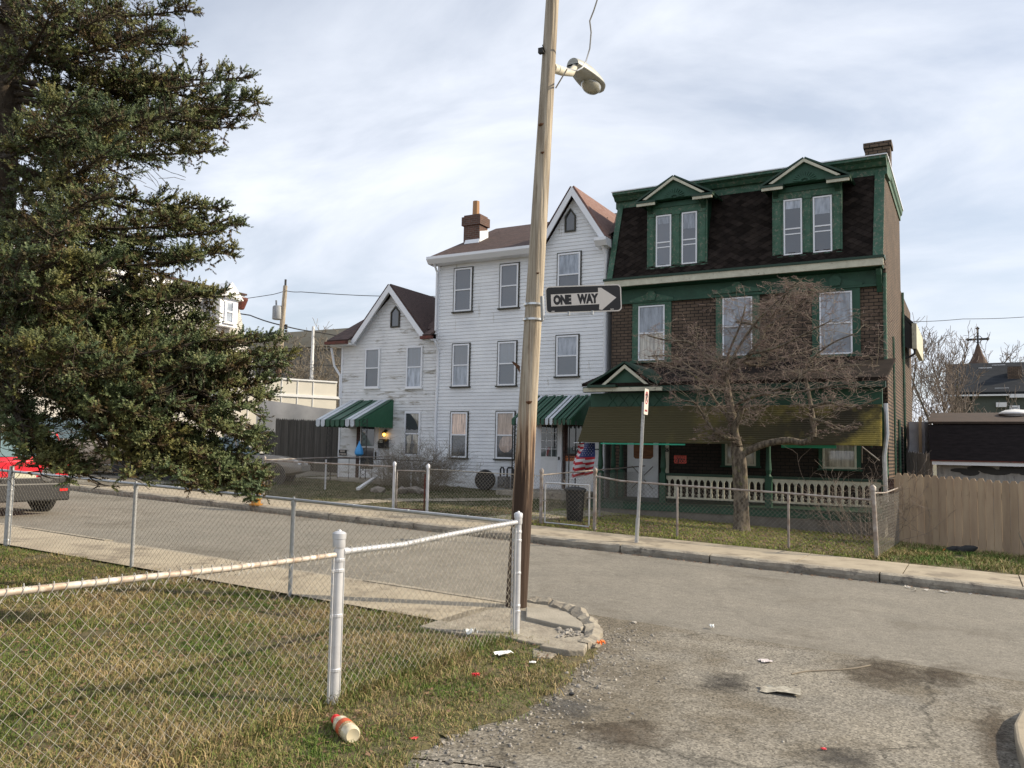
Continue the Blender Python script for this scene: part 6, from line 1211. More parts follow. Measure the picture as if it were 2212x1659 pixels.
limbs = [
 ([(1597, 985), (1615, 975), (1650, 960), (1700, 951), (1735, 956), (1757, 944)], 0, .088, .062, 0), ([(1757, 944), (1757, 915), (1752, 880), (1745, 840), (1735, 800)], 0, .07, .03, .1),
 ([(1757, 905), (1790, 915), (1825, 930), (1850, 905)], -.3, .035, .015, -.5), ([(1752, 880), (1790, 870), (1840, 880), (1900, 860)], -.5, .03, .012, -1.),
 ([(1592, 965), (1584, 930), (1580, 895), (1572, 850), (1563, 805)], 0, .12, .08, .1), ([(1563, 805), (1550, 780), (1525, 765), (1490, 740), (1440, 735), (1400, 725)], .1, .05, .014, -.4),
 ([(1566, 815), (1590, 790), (1620, 765), (1645, 730), (1648, 715), (1620, 700), (1590, 695)], .1, .07, .02, .4), ([(1648, 715), (1680, 690), (1720, 665), (1760, 640)], .4, .04, .012, .9),
 ([(1600, 900), (1590, 880), (1598, 870), (1625, 858), (1655, 850), (1700, 830), (1760, 790)], -.1, .05, .014, -.9), ([(1594, 960), (1588, 925), (1597, 900), (1604, 880)], -.1, .08, .05, -.2),
 ([(1590, 950), (1565, 945), (1548, 935), (1530, 915), (1515, 890), (1500, 870), (1470, 865)], -.2, .045, .014, -.9), ([(1548, 935), (1535, 945), (1545, 952)], -.2, .03, .02, -.25),
 ([(1585, 930), (1570, 900), (1545, 865), (1520, 830), (1480, 800), (1420, 790)], -.1, .04, .012, -.9), ([(1563, 805), (1575, 760), (1600, 700), (1610, 660)], .1, .04, .012, .5),
 ([(1572, 850), (1540, 820), (1500, 800), (1450, 770), (1400, 770)], .1, .04, .012, 1.), ([(1735, 800), (1760, 770), (1800, 740), (1850, 720)], .1, .03, .01, -.3), ([(1735, 800), (1780, 800), (1840, 790), (1900, 790)], .1, .03, .01, .4),
 ([(1650, 850), (1700, 850), (1760, 840), (1830, 830), (1890, 835)], -.8, .03, .01, -1.4), ([(1620, 765), (1680, 750), (1740, 720), (1800, 690)], .1, .035, .01, -.6), ([(1600, 780), (1640, 790), (1700, 770), (1780, 750)], .2, .035, .01, 1.1)]
limbs += [([(1566, 812), (1590, 760), (1630, 700), (1680, 650), (1735, 600)], 0, .04, .01, -.2), ([(1648, 715), (1670, 680), (1690, 650), (1700, 625)], .3, .03, .01, -.6), ([(1700, 625), (1720, 612), (1742, 598)], -.6, .012, .006, -.7), ([(1720, 665), (1745, 640), (1770, 628)], .5, .02, .008, 0)]
allp = []
for pts, o0, ra, rb, o1 in limbs:
    n = len(pts); q = T.limb([Pd(x, y, o0 + (o1 - o0) * i / (n - 1)) for i, (x, y) in enumerate(pts)], ra, rb); allp += [(c, (q[min(i + 1, len(q) - 1)] - q[max(0, i - 1)]).normalized(), i / len(q), ra) for i, c in enumerate(q)]
main = len(T.A)
r_ = T.r
for c, d, t, ra in allp:
    if ra > .1 and t < .6: continue
    if c.z < Pd(1600, 945).z and ra > .07: continue
    if r_.random() < .38: continue
    for j in range(1):
        ax = Vector((r_.gauss(0, 1), r_.gauss(0, 1), r_.gauss(0, .35) + .12)).normalized()
        T.grow(c, (d * .35 + ax).normalized(), r_.uniform(.35, .9), .0065, 1, 4, [0, 4, 3, 3], wob=.20, upb=.02, spread=1.15, ratio=.55, seg=5, zsq=.55)
A = np.array([tuple(v) for v in T.A]); B = np.array([tuple(v) for v in T.B]); ra = np.array(T.ra); rb = np.array(T.rb); lv = np.array(T.lv)
print('dogwood segs', len(A))
mk = lv == 0; segs_mesh('limbs', A[mk], B[mk], ra[mk], rb[mk], M['bark'], dw, n=9)
mk = (lv == 1) | (lv == 2); segs_mesh('branches', A[mk], B[mk], np.maximum(ra[mk], .0036), np.maximum(rb[mk], .003), M['twig'], dw, n=4)
mk = lv > 2; segs_mesh('twigs', A[mk], B[mk], np.maximum(ra[mk], .0030), np.maximum(rb[mk], .0024), M['twig_red'], dw, n=3)
# shrubs and far bare trees
def bare_shrub(name, x, y, z, n, h, spread, m, label, r0_=.005, lvl=2, cat='shrub', seed=1, kids=3):
    T = TreeB(seed)
    for i in range(n):
        a = T.r.uniform(0, 2 * math.pi); o = T.r.uniform(0, spread * .5); d = Vector((math.cos(a) * spread * .55, math.sin(a) * spread * .55, 1)).normalized(); T.grow(Vector((x + math.cos(a) * o, y + math.sin(a) * o, z)), d, h * T.r.uniform(.5, 1), r0_, 0, lvl, kids, wob=.18, upb=.04, spread=.8, ratio=.5, seg=5)
    t = thing(name, label, cat, (x, y, z)); segs_mesh('stems', [tuple(v) for v in T.A], [tuple(v) for v in T.B], np.maximum(T.ra, .003), np.maximum(T.rb, .0025), m, t, n=3); return t
c = at_y(905, 1030, 20.9); bare_shrub('bare_shrub', c.x, 20.9, yz(c.x, 20.9), 330, 1.2, 1.5, M['twig'], 'bushy brown bare shrub in front of the small white house', seed=4)
c = at_y(835, 1030, 21); bare_shrub('bare_shrub', c.x, 20.9, yz(c.x, 20.9), 45, .8, .7, M['twig'], 'thin bare shrub left of the bushier brown one by the stoop', seed=8)
c = at_y(1868, 1060, 19.4); bare_shrub('bare_shrub', c.x, 19.3, yz(c.x, 19.3), 75, 1.35, 1.3, M['twig_grey'], 'bare twiggy shrub at the right end of the porch railing', seed=9)
def bare_tree(px, py, d, h, seed, label, m='twig_grey', kids=(7, 6, 5, 4), r0_=.16, nst=1, group=None, upb=.12, thin=.007, lean=0., base=None, mx=4, tr_=.35):
    b = at_d(px, py, d); z = zt(b.x) if base is None else base; T = TreeB(seed); t = thing('bare_tree', label, 'tree', (b.x, b.y, z), group)
    for k in range(nst):
        d0 = Vector((T.r.gauss(0, .12 + .1 * (nst > 1)) + lean, T.r.gauss(0, .12), 1)).normalized(); st = Vector((b.x + T.r.gauss(0, .3) * (nst > 1), b.y, z)); q = st; rad = r0_; n = 8; pts = []
        for i in range(n):
            d0 = (d0 + Vector((T.r.gauss(0, .07), T.r.gauss(0, .07), .06))).normalized(); q2 = q + d0 * h * .8 / n; T.seg(q, q2, rad, rad * .86, 0); rad *= .84; q = q2; pts.append((q, rad))
        for i, (p, rr) in enumerate(pts):
            if i < n * tr_: continue
            for j in range(kids[0] - 3): ax = Vector((T.r.gauss(0, 1), T.r.gauss(0, 1), T.r.uniform(.1, .9))).normalized(); T.grow(p, ax, h * .30 * T.r.uniform(.6, 1.1) * (1 - .4 * i / n), rr * .45, 1, mx, kids, wob=.16, upb=upb, spread=.85, ratio=.58, seg=5)
    A = np.array([tuple(v) for v in T.A]); B = np.array([tuple(v) for v in T.B]); ra = np.array(T.ra); rb = np.array(T.rb); lv = np.array(T.lv)
    segs_mesh('trunk', A[lv == 0], B[lv == 0], ra[lv == 0], rb[lv == 0], M['bark'], t, n=8); mk = lv > 0; segs_mesh('crown', A[mk], B[mk], np.maximum(ra[mk], thin), np.maximum(rb[mk], thin * .85), M[m], t, n=3); return t
K = (6, 5, 4, 3)
gr = 'bare trees behind the brick house'
for i, (px, d, topy, lab) in enumerate(((1968, 44, 690, 'bare tree rising close behind the brick house side wall'), (1998, 47, 735, 'bare twiggy tree left of the steeple, second from the brick house'), (2030, 45, 715, 'bare tree with upright branches, midway between brick house and steeple'), (2062, 43, 705, 'bare tree just left of the church steeple'), (2094, 46, 700, 'tall thin bare tree in front of the church steeple'))):
    b = at_d(px, 900, d); h = at_d(px, topy, d).z - 0; bare_tree(px, 900, d, h, 30 + i, lab, kids=K, group=gr, r0_=.13, thin=.013, base=0, nst=1, upb=.22, tr_=.2, mx=3)
bare_tree(2196, 900, 38, at_d(2196, 760, 38).z, 51, 'small thin bare tree before the dark green house window', kids=(5, 3, 2, 2), r0_=.05, thin=.010, base=0, mx=3, upb=.25)
bare_tree(2160, 800, 70, at_d(2160, 735, 70).z, 52, 'pale bare tree right of the steeple beyond the dark roof', kids=K, r0_=.15, thin=.020, base=0, mx=3)
bare_tree(655, 830, 44, at_d(655, 700, 44).z - zt(-40), 61, 'bare tree beside the white pole before the concrete building', m='twig', kids=K, r0_=.12, thin=.013, mx=3, nst=2, upb=.1, tr_=.3)
bare_tree(705, 830, 43, at_d(705, 705, 43).z - zt(-40), 62, 'bare tree beside the small white house eave', m='twig', kids=K, r0_=.12, thin=.013, mx=3, nst=2, upb=.1, tr_=.3)
bare_tree(618, 830, 46, at_d(618, 760, 46).z - zt(-40), 63, 'low bare tree right of the distant utility pole', m='twig', kids=K, r0_=.1, thin=.013, mx=3, nst=2, upb=.1, tr_=.3)
# ---------------------------------------------------------------- far buildings, cars and small things
# white mansard house on the cross street (faces +x)
XW = -29.5
def wx(px, py, X=XW): return at_x(px, py, X)
M['siding_lit'] = mat('far_white_siding', (.50, .48, .45), (.43, .41, .38), scale=1.2, rough=.6, island=.03)
hb = thing('mansard_house', 'white sided house with a white dormer behind the spruce', 'house', (XW - 4, 22, zt(XW)))
e = wx(544, 700); YE = e.y; zr = wx(540, 640).z; zk = wx(544, 772).z
ztop = at_x(500, 623, XW - .9).z - .55; zbr = wx(500, 768).z
g = MB()
z = .9
while z < zbr: zz = min(z + .16, zbr); g.add([(XW + .018, 10, z), (XW + .018, YE, z), (XW, YE, zz), (XW, 10, zz)], [(0, 1, 2, 3)]); z = zz
g.build('wall', M['siding_lit'], hb, recalc=False)
g = MB(); n = 26
for i in range(n):
    t0, t1 = i / n, (i + 1) / n; x0 = XW + .05 - .9 * t0; x1 = XW + .05 - .9 * t1; z0 = zbr + .15 + (ztop - zbr - .15) * t0; z1 = zbr + .15 + (ztop - zbr - .15) * t1; g.add([(x0 + .018, 10, z0), (x0 + .018, YE - .05 - .25 * t0, z0), (x1, YE - .05 - .25 * t1, z1), (x1, 10, z1), (x0, 10, z0), (x0, YE - .05, z0)], [(0, 1, 2, 3), (4, 5, 1, 0)])
g.build('mansard_face', M['siding_lit'], hb, recalc=False)
g = MB(); g.box(XW - 8, XW - .01, 10, YE, .5, zbr + .1); g.prism([(XW + .03, 10, zbr + .1), (XW - .88, 10, ztop), (XW - 8, 10, ztop), (XW - 8, 10, zbr + .1)], (0, YE - 10.1, 0)); g.build('house_body', M['siding_lit'], hb)
g = MB(); g.box(XW - 8, XW - .60, 9.9, YE + .05, ztop + .0, ztop + .28); g.build('top_board', M['vinyl'], hb); g = MB(); g.box(XW - 8, XW - .5, 9.9, YE + .1, ztop + .281, ztop + .36); g.build('roof', M['shingle'], hb)
g = MB(); g.box(XW + .02, XW + .18, 10, YE + .1, zbr, zbr + .14); g.tube([(XW + .1, YE, zbr), (XW + .1, YE - .05, 1)], .05, 6); g.tube([(XW - .2, YE - 1.1, zbr + .2), (XW - .75, YE - 1.4, ztop - .9)], .05, 6); g.build('gutter', M['vinyl'], hb)
g = MB(); c = at_x(522, 653, XW - .5); g.lathe([(.10, -.35), (.14, -.3), (.28, .1), (.28, .2)], c, (0, 0, 1), 8); g.build('leader_head', M['redmetal'], hb)
g = MB(); a = wx(463, 690); b = wx(506, 700); y0, y1 = at_x(470, 700, XW).y, at_x(509, 700, XW).y; zb_ = at_x(490, 706, XW).z; zt_3 = at_x(490, 645, XW).z; g.box(XW - .8, XW + .10, y0, y1, zb_, zt_3); dm = g.build('dormer', M['vinyl'], hb)
ym = (y0 + y1) / 2; g = MB(); g.prism([(XW + .25, y0 - .2, zt_3), (XW + .25, y1 + .2, zt_3), (XW + .25, ym, zt_3 + .75)], (-1.4, 0, 0)); g.build('dormer_roof', M['vinyl'], dm)
g = MB(); g.box(XW + .105, XW + .12, y0 + .35, y1 - .35, zb_ + .25, zt_3 - .2); w_ = g.build('pane', M['pane_sky'], dm); g = MB(); g.box(XW + .121, XW + .16, y0 + .35, y1 - .35, (zb_ + zt_3) / 2, (zb_ + zt_3) / 2 + .07)
for (a, b) in ((y0 + .25, y0 + .35), (y1 - .35, y1 - .25)): g.box(XW + .1, XW + .16, a, b, zb_ + .2, zt_3 - .15)
g.box(XW + .1, XW + .2, y0 + .2, y1 - .2, zb_ + .12, zb_ + .2); g.build('window_frame', M['vinyl'], dm)
zp = wx(480, 782).z; g = MB(); g.box(XW + .02, XW + 1.3, 12, YE - 1.6, .5, zp); pr_ = g.build('front_bay', M['siding_lit'], hb)
g = MB(); g.box(XW + .02, XW + 1.5, 11.8, YE - 1.4, zp + .001, zp + .22); g.build('bay_roof', M['vinyl'], hb); g = MB(); g.box(XW + .05, XW + 1.45, 11.9, YE - 1.5, zp + .221, zp + .26); g.build('flashing', M['redmetal'], hb)
g = MB(); g.quad((XW + .03, YE - 3.2, zbr - 1.1), (XW + .03, YE - .1, zbr - 1.1), (XW + .03, YE - .1, zbr), (XW + .03, YE - 3.2, zbr)); g.build('brick_band', M['brick_pale'], hb, recalc=False)
for i in range(3): y = YE - 2 - i * 3.2; window_z = .9; g = MB(); g.box(XW + .02 + 1.3, XW + 1.36, y - 1.5, y - .6, zp - 1.9, zp - .5); f_ = g.build('window', M['vinyl'], hb); g = MB(); g.box(XW + 1.361, XW + 1.37, y - 1.42, y - .68, zp - 1.82, zp - .58); g.build('pane', M['pane_sky'], f_)
# concrete building
M['conc_far'] = mat('far_concrete_wall', (.24, .22, .19), (.16, .145, .125), scale=.5, rough=.95, stretch=(1, 1, 3), c3=(.10, .09, .08), s3=.6, t3=.6, st3=(.4, 1, 2))
Yc = 52; a = at_y(520, 726, Yc); b = at_y(760, 709.5, Yc); cb_ = thing('concrete_building', 'long weathered grey concrete building behind the bare trees', 'building', ((a.x + b.x) / 2, Yc + 6, 1)); g = MB(); zt4 = (a.z + b.z) / 2
g.box(a.x - 14, b.x + 12, Yc, Yc + 12, 0, zt4 - 1.35); g.build('wall', M['conc_far'], cb_); g = MB(); g.box(a.x - 14, b.x + 12, Yc - .3, Yc + 12, zt4 - 1.349, zt4); g.build('parapet', mat('far_parapet', (.34, .31, .25), (.27, .24, .19), scale=.4, rough=.95, stretch=(1, 1, 4)), cb_)
g = MB()
for i in range(24): x = a.x - 12 + i * 1.9; g.box(x, x + .12, Yc - .12, Yc - .001, zt4 - 3.2, zt4 - 1.5)
g.box(a.x - 14, b.x + 12, Yc - .16, Yc - .001, zt4 - 1.6, zt4 - 1.36); g.box(a.x - 14, b.x + 12, Yc - .1, Yc - .001, zt4 - 4.6, zt4 - 4.45); g.build('dentils', M['conc_far'], cb_)
# metal panel wall and a grey sheet standing for the shade low on it
M['panel'] = mat('white_metal_panel', (.62, .59, .52), (.56, .54, .48), scale=1.5, rough=.5)
A_ = at_d(560, 819, 38.); B_ = at_d(728, 824.5, 40.0); zt5 = (A_.z + B_.z) / 2 + .03; d = Vector((B_.x - A_.x, B_.y - A_.y, 0)); Lp = d.length; d.normalize(); nn = Vector((d.y, -d.x, 0)); pn = thing('metal_container', 'white ribbed metal container wall behind the stockade fence', 'container', ((A_.x + B_.x) / 2, (A_.y + B_.y) / 2, .8))
g = MB(); O = Vector((A_.x, A_.y, 0)) - d * 6; L2 = Lp + 6; g.prism([O + Vector((0, 0, .6)), O + d * L2 + Vector((0, 0, .6)), O + d * L2 + Vector((0, 0, zt5)), O + Vector((0, 0, zt5))], -nn * 2.2); g.build('panels', M['panel'], pn)
g = MB()
for i in range(int(L2 / .75)): p = O + d * (i * .75 + .3) + nn * .012; g.beam(p + Vector((0, 0, .6)), p + Vector((0, 0, zt5 - .02)), .035, .03, up=d)
g.beam(O + Vector((0, 0, zt5)) + nn * .02, O + d * L2 + Vector((0, 0, zt5)) + nn * .02, .08, .07); g.beam(O + Vector((0, 0, zt5 - .75)) + nn * .03, O + d * (L2 + .3) + Vector((0, 0, zt5 - .75)) + nn * .03, .06, .12); g.build('ribs', M['trim'], pn)
g = MB(); P = []
for i in range(24):
    u = i / 23; px = 560 + 178 * u; dd = 36 + 2.0 * u; py = float(np.interp(px, [560, 600, 640, 680, 740], [862, 868, 873, 880, 886])); a = at_d(px, py, dd); P.append([a, a + Vector((.0, -.12 + .06 * math.sin(u * 20), -.6)), a + Vector((0, -.15, -2.6))])
g.grid(P); tag(g.build('sheeting', mat('slate_shade', (.20, .21, .235), (.15, .16, .18), scale=1.5, rough=.6), smooth=True), 'slate grey tarpaulin standing for the shade low on the white metal container', 'sheeting')
# distant utility pole with transformer
b = at_d(597, 860, 40); t_ = at_d(616.5, 617, 40); dp_ = thing('utility_pole', 'distant leaning utility pole carrying a grey transformer', 'utility pole', b); g = MB(); g.tube([b - Vector((0, 0, 3.4)), b, t_], [.16, .16, .10], 10); g.build('pole_shaft', M['polewood'], dp_, smooth=True)
c = at_d(599.5, 676, 40); g = MB(); g.lathe([(.22, -.32), (.24, -.3), (.24, .28), (.20, .34), (.05, .36)], c, (0, 0, 1), 16); g.tube([c + Vector((-.1, 0, .34)), c + Vector((-.12, 0, .62))], .045, 6); g.beam(c, at_d(606, 676, 40), .06, .06); g.build('transformer', mat('transformer_grey', (.30, .32, .34), (.22, .23, .24), scale=3, rough=.5), dp_, smooth=True)
g = MB()
for py in (703, 709, 715): q = at_d(609, py, 40); g.lathe([(.06, -.05), (.07, 0), (.06, .05)], q + rc * .2, (0, 0, 1), 8)
g.lathe([(.05, 0), (.05, .3)], t_, (0, 0, 1), 8); g.build('insulators', M['iron'], dp_)
def wire(name, pts, label, r=.012, seg=10, grp='overhead wires'):
    g = MB(); P = []
    for i in range(len(pts) - 1):
        a, b = pts[i], pts[i + 1]
        for k in range(seg): t = k / seg; P.append(a.lerp(b, t) + Vector((0, 0, -.25 * math.sin(math.pi * t) * min(1, (b - a).length / 20))))
    P.append(pts[-1]); g.tube(P, r, 4); return tag(g.build(name, M['iron'], smooth=True), label, 'wire', grp)
wire('power_line', [at_d(617, 628, 40), at_d(650, 630.5, 38), at_d(945, 640, 40), at_d(1200, 655, 45)], 'thin wire running right from the distant pole top', .016)
wire('power_line', [at_d(617, 628, 40), at_d(590, 636, 40.2), at_d(400, 655, 44)], 'thin wire running left from the distant pole top', .016)
wire('power_line', [at_d(609, 703, 40), at_d(540, 681, 42), at_d(400, 650, 46)], 'thicker wire passing left behind the white sided house', .03)
wire('power_line', [at_d(609, 703, 40), at_d(690, 718, 43), at_d(760, 728, 45)], 'thicker wire falling right in front of the concrete building', .03)
wire('power_line', [at_d(608, 714, 40), at_d(545, 722, 42)], 'lowest wire left of the distant pole', .014)
wire('power_line', [at_d(1960, 695, 60), at_d(2080, 689, 60), at_d(2260, 681, 60)], 'thin wire crossing the sky above the steeple', .02)
wire('power_line', [at_d(540, 776, 38), at_d(740, 790, 42)], 'low pale wire crossing before the bare trees', .014)
b = at_d(672, 840, 42); t_ = at_d(677, 705, 42); g = MB(); g.tube([b - Vector((0, 0, 2)), b, t_], [.09, .09, .07], 8); tag(g.build('flag_pole', M['trim'], smooth=True), 'slim white pole standing between the bare trees', 'pole')
# dark shed with gambrel roof behind the new wooden fence
M['roof_dark'] = mat('dark_roof_shingles', (.016, .014, .015), (.026, .022, .023), scale=4, rough=.97, spec=.08, stretch=(1, 1, 6))
M['roof_brown'] = mat('brown_top_shingles', (.07, .05, .042), (.05, .038, .033), scale=4, rough=.9)
sx0 = at_y(2009, 1000, 26).x; sx1 = 6.5; ze = at_y(2050, 996.5, 26).z; zk2 = at_y(2050, 920, 26.7).z; zr2 = at_y(2050, 896, 28.4).z
sh = thing('shed', 'dark gambrel roofed shed with black smeared pale wall behind the wooden fence', 'shed', ((sx0 + sx1) / 2, 28.4, 0))
g = MB(); g.box(sx0 + .15, sx1, 26.35, 30.4, -.3, ze + .02); g.prism([(sx0 + .15, 26.4, ze), (sx0 + .15, 26.9, zk2 - .05), (sx0 + .15, 28.4, zr2 - .05), (sx0 + .15, 29.9, zk2 - .05), (sx0 + .15, 30.4, ze)], (.1, 0, 0)); g.build('wall', M['fence_white'], sh)
g = MB(); sl_quad(g, (sx0, 26.0, ze), (sx1, 26.0, ze), (sx1, 26.7, zk2), (sx0 - .05, 26.7, zk2)); sl_quad(g, (sx0, 30.8, ze), (sx0 - .05, 30.1, zk2), (sx1, 30.1, zk2), (sx1, 30.8, ze)); g.build('lower_roof', M['roof_dark'], sh)
g = MB(); sl_quad(g, (sx0 - .05, 26.62, zk2 + .06), (sx1, 26.62, zk2 + .06), (sx1, 28.4, zr2), (sx0 - .05, 28.4, zr2)); sl_quad(g, (sx0 - .05, 30.15, zk2 + .06), (sx0 - .05, 28.4, zr2), (sx1, 28.4, zr2), (sx1, 30.15, zk2 + .06)); g.build('upper_roof', M['roof_brown'], sh)
g = MB(); g.box(sx0 + .05, sx1, 25.96, 26.05, ze - .10, ze - .005); g.build('fascia', M['vinyl'], sh); g = MB(); g.box(sx0 + .02, sx1, 25.93, 26.08, ze - .004, ze + .03); g.build('drip_edge', M['redmetal'], sh)
g = MB()
for i in range(9):
    u = at_y(2075 + i * 20, 1016 + 5 * math.sin(i * 2.1), 26.34); w_ = .26 + .1 * math.sin(i * 3.3); h_ = .06 + .04 * abs(math.sin(i * 1.7)); P = [u + Vector((math.cos(2 * math.pi * k / 12) * w_ * (1 + .25 * mnoise.noise(Vector((k * 1.3, i, 0)))), 0, math.sin(2 * math.pi * k / 12) * h_ * (1 + .5 * mnoise.noise(Vector((k, i * 2, 4)))))) for k in range(12)]; g.prism(P, (0, -.004 - .0006 * i, 0))
g.build('black_smears', M['black'], sh)
c = at_y(2193, 898, 27.9); g = MB(); g.lathe([(.30, -.02), (.32, .0), (.42, .05), (.40, .09), (.25, .16), (.01, .19)], c, (0, 0, 1), 20); g.build('roof_vent', M['trim'], sh, smooth=True)
# dark green house and church steeple
M['green_siding'] = mat('grey_green_siding', (.085, .10, .085), (.07, .085, .07), scale=.5, rough=.8, stretch=(.3, .3, 8))
M['slate'] = mat('dark_slate_roof', (.022, .025, .030), (.034, .038, .044), scale=1, rough=.95, spec=.1, stretch=(1, 1, 5))
Yg = 62; a = at_y(2082, 850, Yg); b = at_y(2212, 850, Yg); gh = thing('green_house', 'dark roofed grey green house beyond the shed with brick chimney', 'house', ((a.x + b.x) / 2, Yg + 5, -1)); ze = at_y(2150, 851, Yg).z; zr = at_y(2150, 788, Yg + 5).z; x0, x1 = at_y(2040, 850, Yg).x, at_y(2209, 800, Yg + 5).x + .3
g = MB(); xw0 = at_y(2100, 870, Yg).x; g.box(xw0, x1, Yg + .4, Yg + 10, -1, ze); g.box(x0 + .3, xw0 - .01, Yg + 1.2, Yg + 10, -1, ze - .1); g.build('wall', M['green_siding'], gh)
g = MB(); sl_quad(g, (x0, Yg, ze), (x1, Yg, ze), (x1, Yg + 5, zr), (x0, Yg + 5, zr), .15); sl_quad(g, (x0, Yg + 10, ze), (x0, Yg + 5, zr), (x1, Yg + 5, zr), (x1, Yg + 10, ze), .15); g.build('roof', M['slate'], gh)
g = MB(); xc_ = at_y(2180, 855, Yg).x; g.box(xc_, x1, Yg - .1, Yg + .1, ze - .25, ze - .02); g.box(x0, xc_ - .02, Yg - .08, Yg + .1, ze - .12, ze - .02); g.build('gutter', M['trim'], gh)
c = at_y(2191, 800, Yg + 2.5); g = MB(); g.box(c.x - .4, c.x + .4, Yg + 2, Yg + 3, ze + .5, at_y(2191, 793, Yg + 2.5).z); g.build('chimney', M['brick'], gh)
for px, py in ((2157, 791), (2164, 841), (2128, 797)):
    k = (py - 788) / 63.; yy = Yg + 5 * (1 - k); c = at_y(px, py + 2, yy); g = MB(); g.box(c.x - .4, c.x + .4, yy - .3, yy + .1, c.z - .1, c.z + .14); g.build('roof_vent', M['trim'], gh)
w0 = rect_px(2181, 876, 2203, 890, Yg + .4); window(gh, w0, Yg + .38, 'glass_dark', 'glass_dark', fw_=.12, casing=None, sill=None)
g = MB(); q = at_y(2163, 873, Yg + .38); g.box(q.x - .3, q.x + .3, Yg + .1, Yg + .39, q.z - .2, q.z + .1); g.build('wall_vent', M['trim'], gh)
Ys = 95; sc_ = thing('church_steeple', 'brown pointed church steeple topped by a cross behind the dark roof', 'steeple', (at_y(2115, 790, Ys).x, Ys, -1)); ap_ = at_y(2112.5, 744, Ys); bz = at_y(2115, 788, Ys).z; bw_ = (at_y(2138, 788, Ys).x - at_y(2094, 788, Ys).x) / 2
g = MB(); g.lathe([(bw_ * 1.03, 0), (bw_ * .42, (ap_.z - bz) * .58), (.12, ap_.z - bz)], (ap_.x, Ys, bz), (0, 0, 1), 8); g.build('spire', mat('spire_shingles', (.10, .065, .05), (.07, .045, .035), scale=1, rough=.9, stretch=(1, 1, 4)), sc_)
g = MB(); g.box(ap_.x - bw_ * .9, ap_.x + bw_ * .9, Ys - bw_ * .9, Ys + bw_ * .9, -1, bz - .01); g.build('tower', M['brick'], sc_)
cz = at_y(2111, 733, Ys).z; g = MB(); g.box(ap_.x - .09, ap_.x + .09, Ys - .09, Ys + .09, ap_.z - .1, cz + 1.1); g.box(ap_.x - .85, ap_.x - .1, Ys - .08, Ys + .08, cz - .1, cz + .1); g.box(ap_.x + .1, ap_.x + .85, Ys - .08, Ys + .08, cz - .1, cz + .1)
for dx, dz in ((-.85, 0), (.85, 0), (0, 1.1)): g.lathe([(.01, -.2), (.2, 0), (.01, .2)], (ap_.x + dx, Ys, cz + dz), (0, 0, 1), 8)
n = 12
for k in range(n): a1, a2 = 2 * math.pi * k / n, 2 * math.pi * (k + 1) / n; g.beam((ap_.x + .35 * math.cos(a1), Ys - .13, cz + .35 * math.sin(a1)), (ap_.x + .35 * math.cos(a2), Ys - .13, cz + .35 * math.sin(a2)), .06, .06, up=(0, 1, 0))
g.build('cross', M['iron'], sc_)
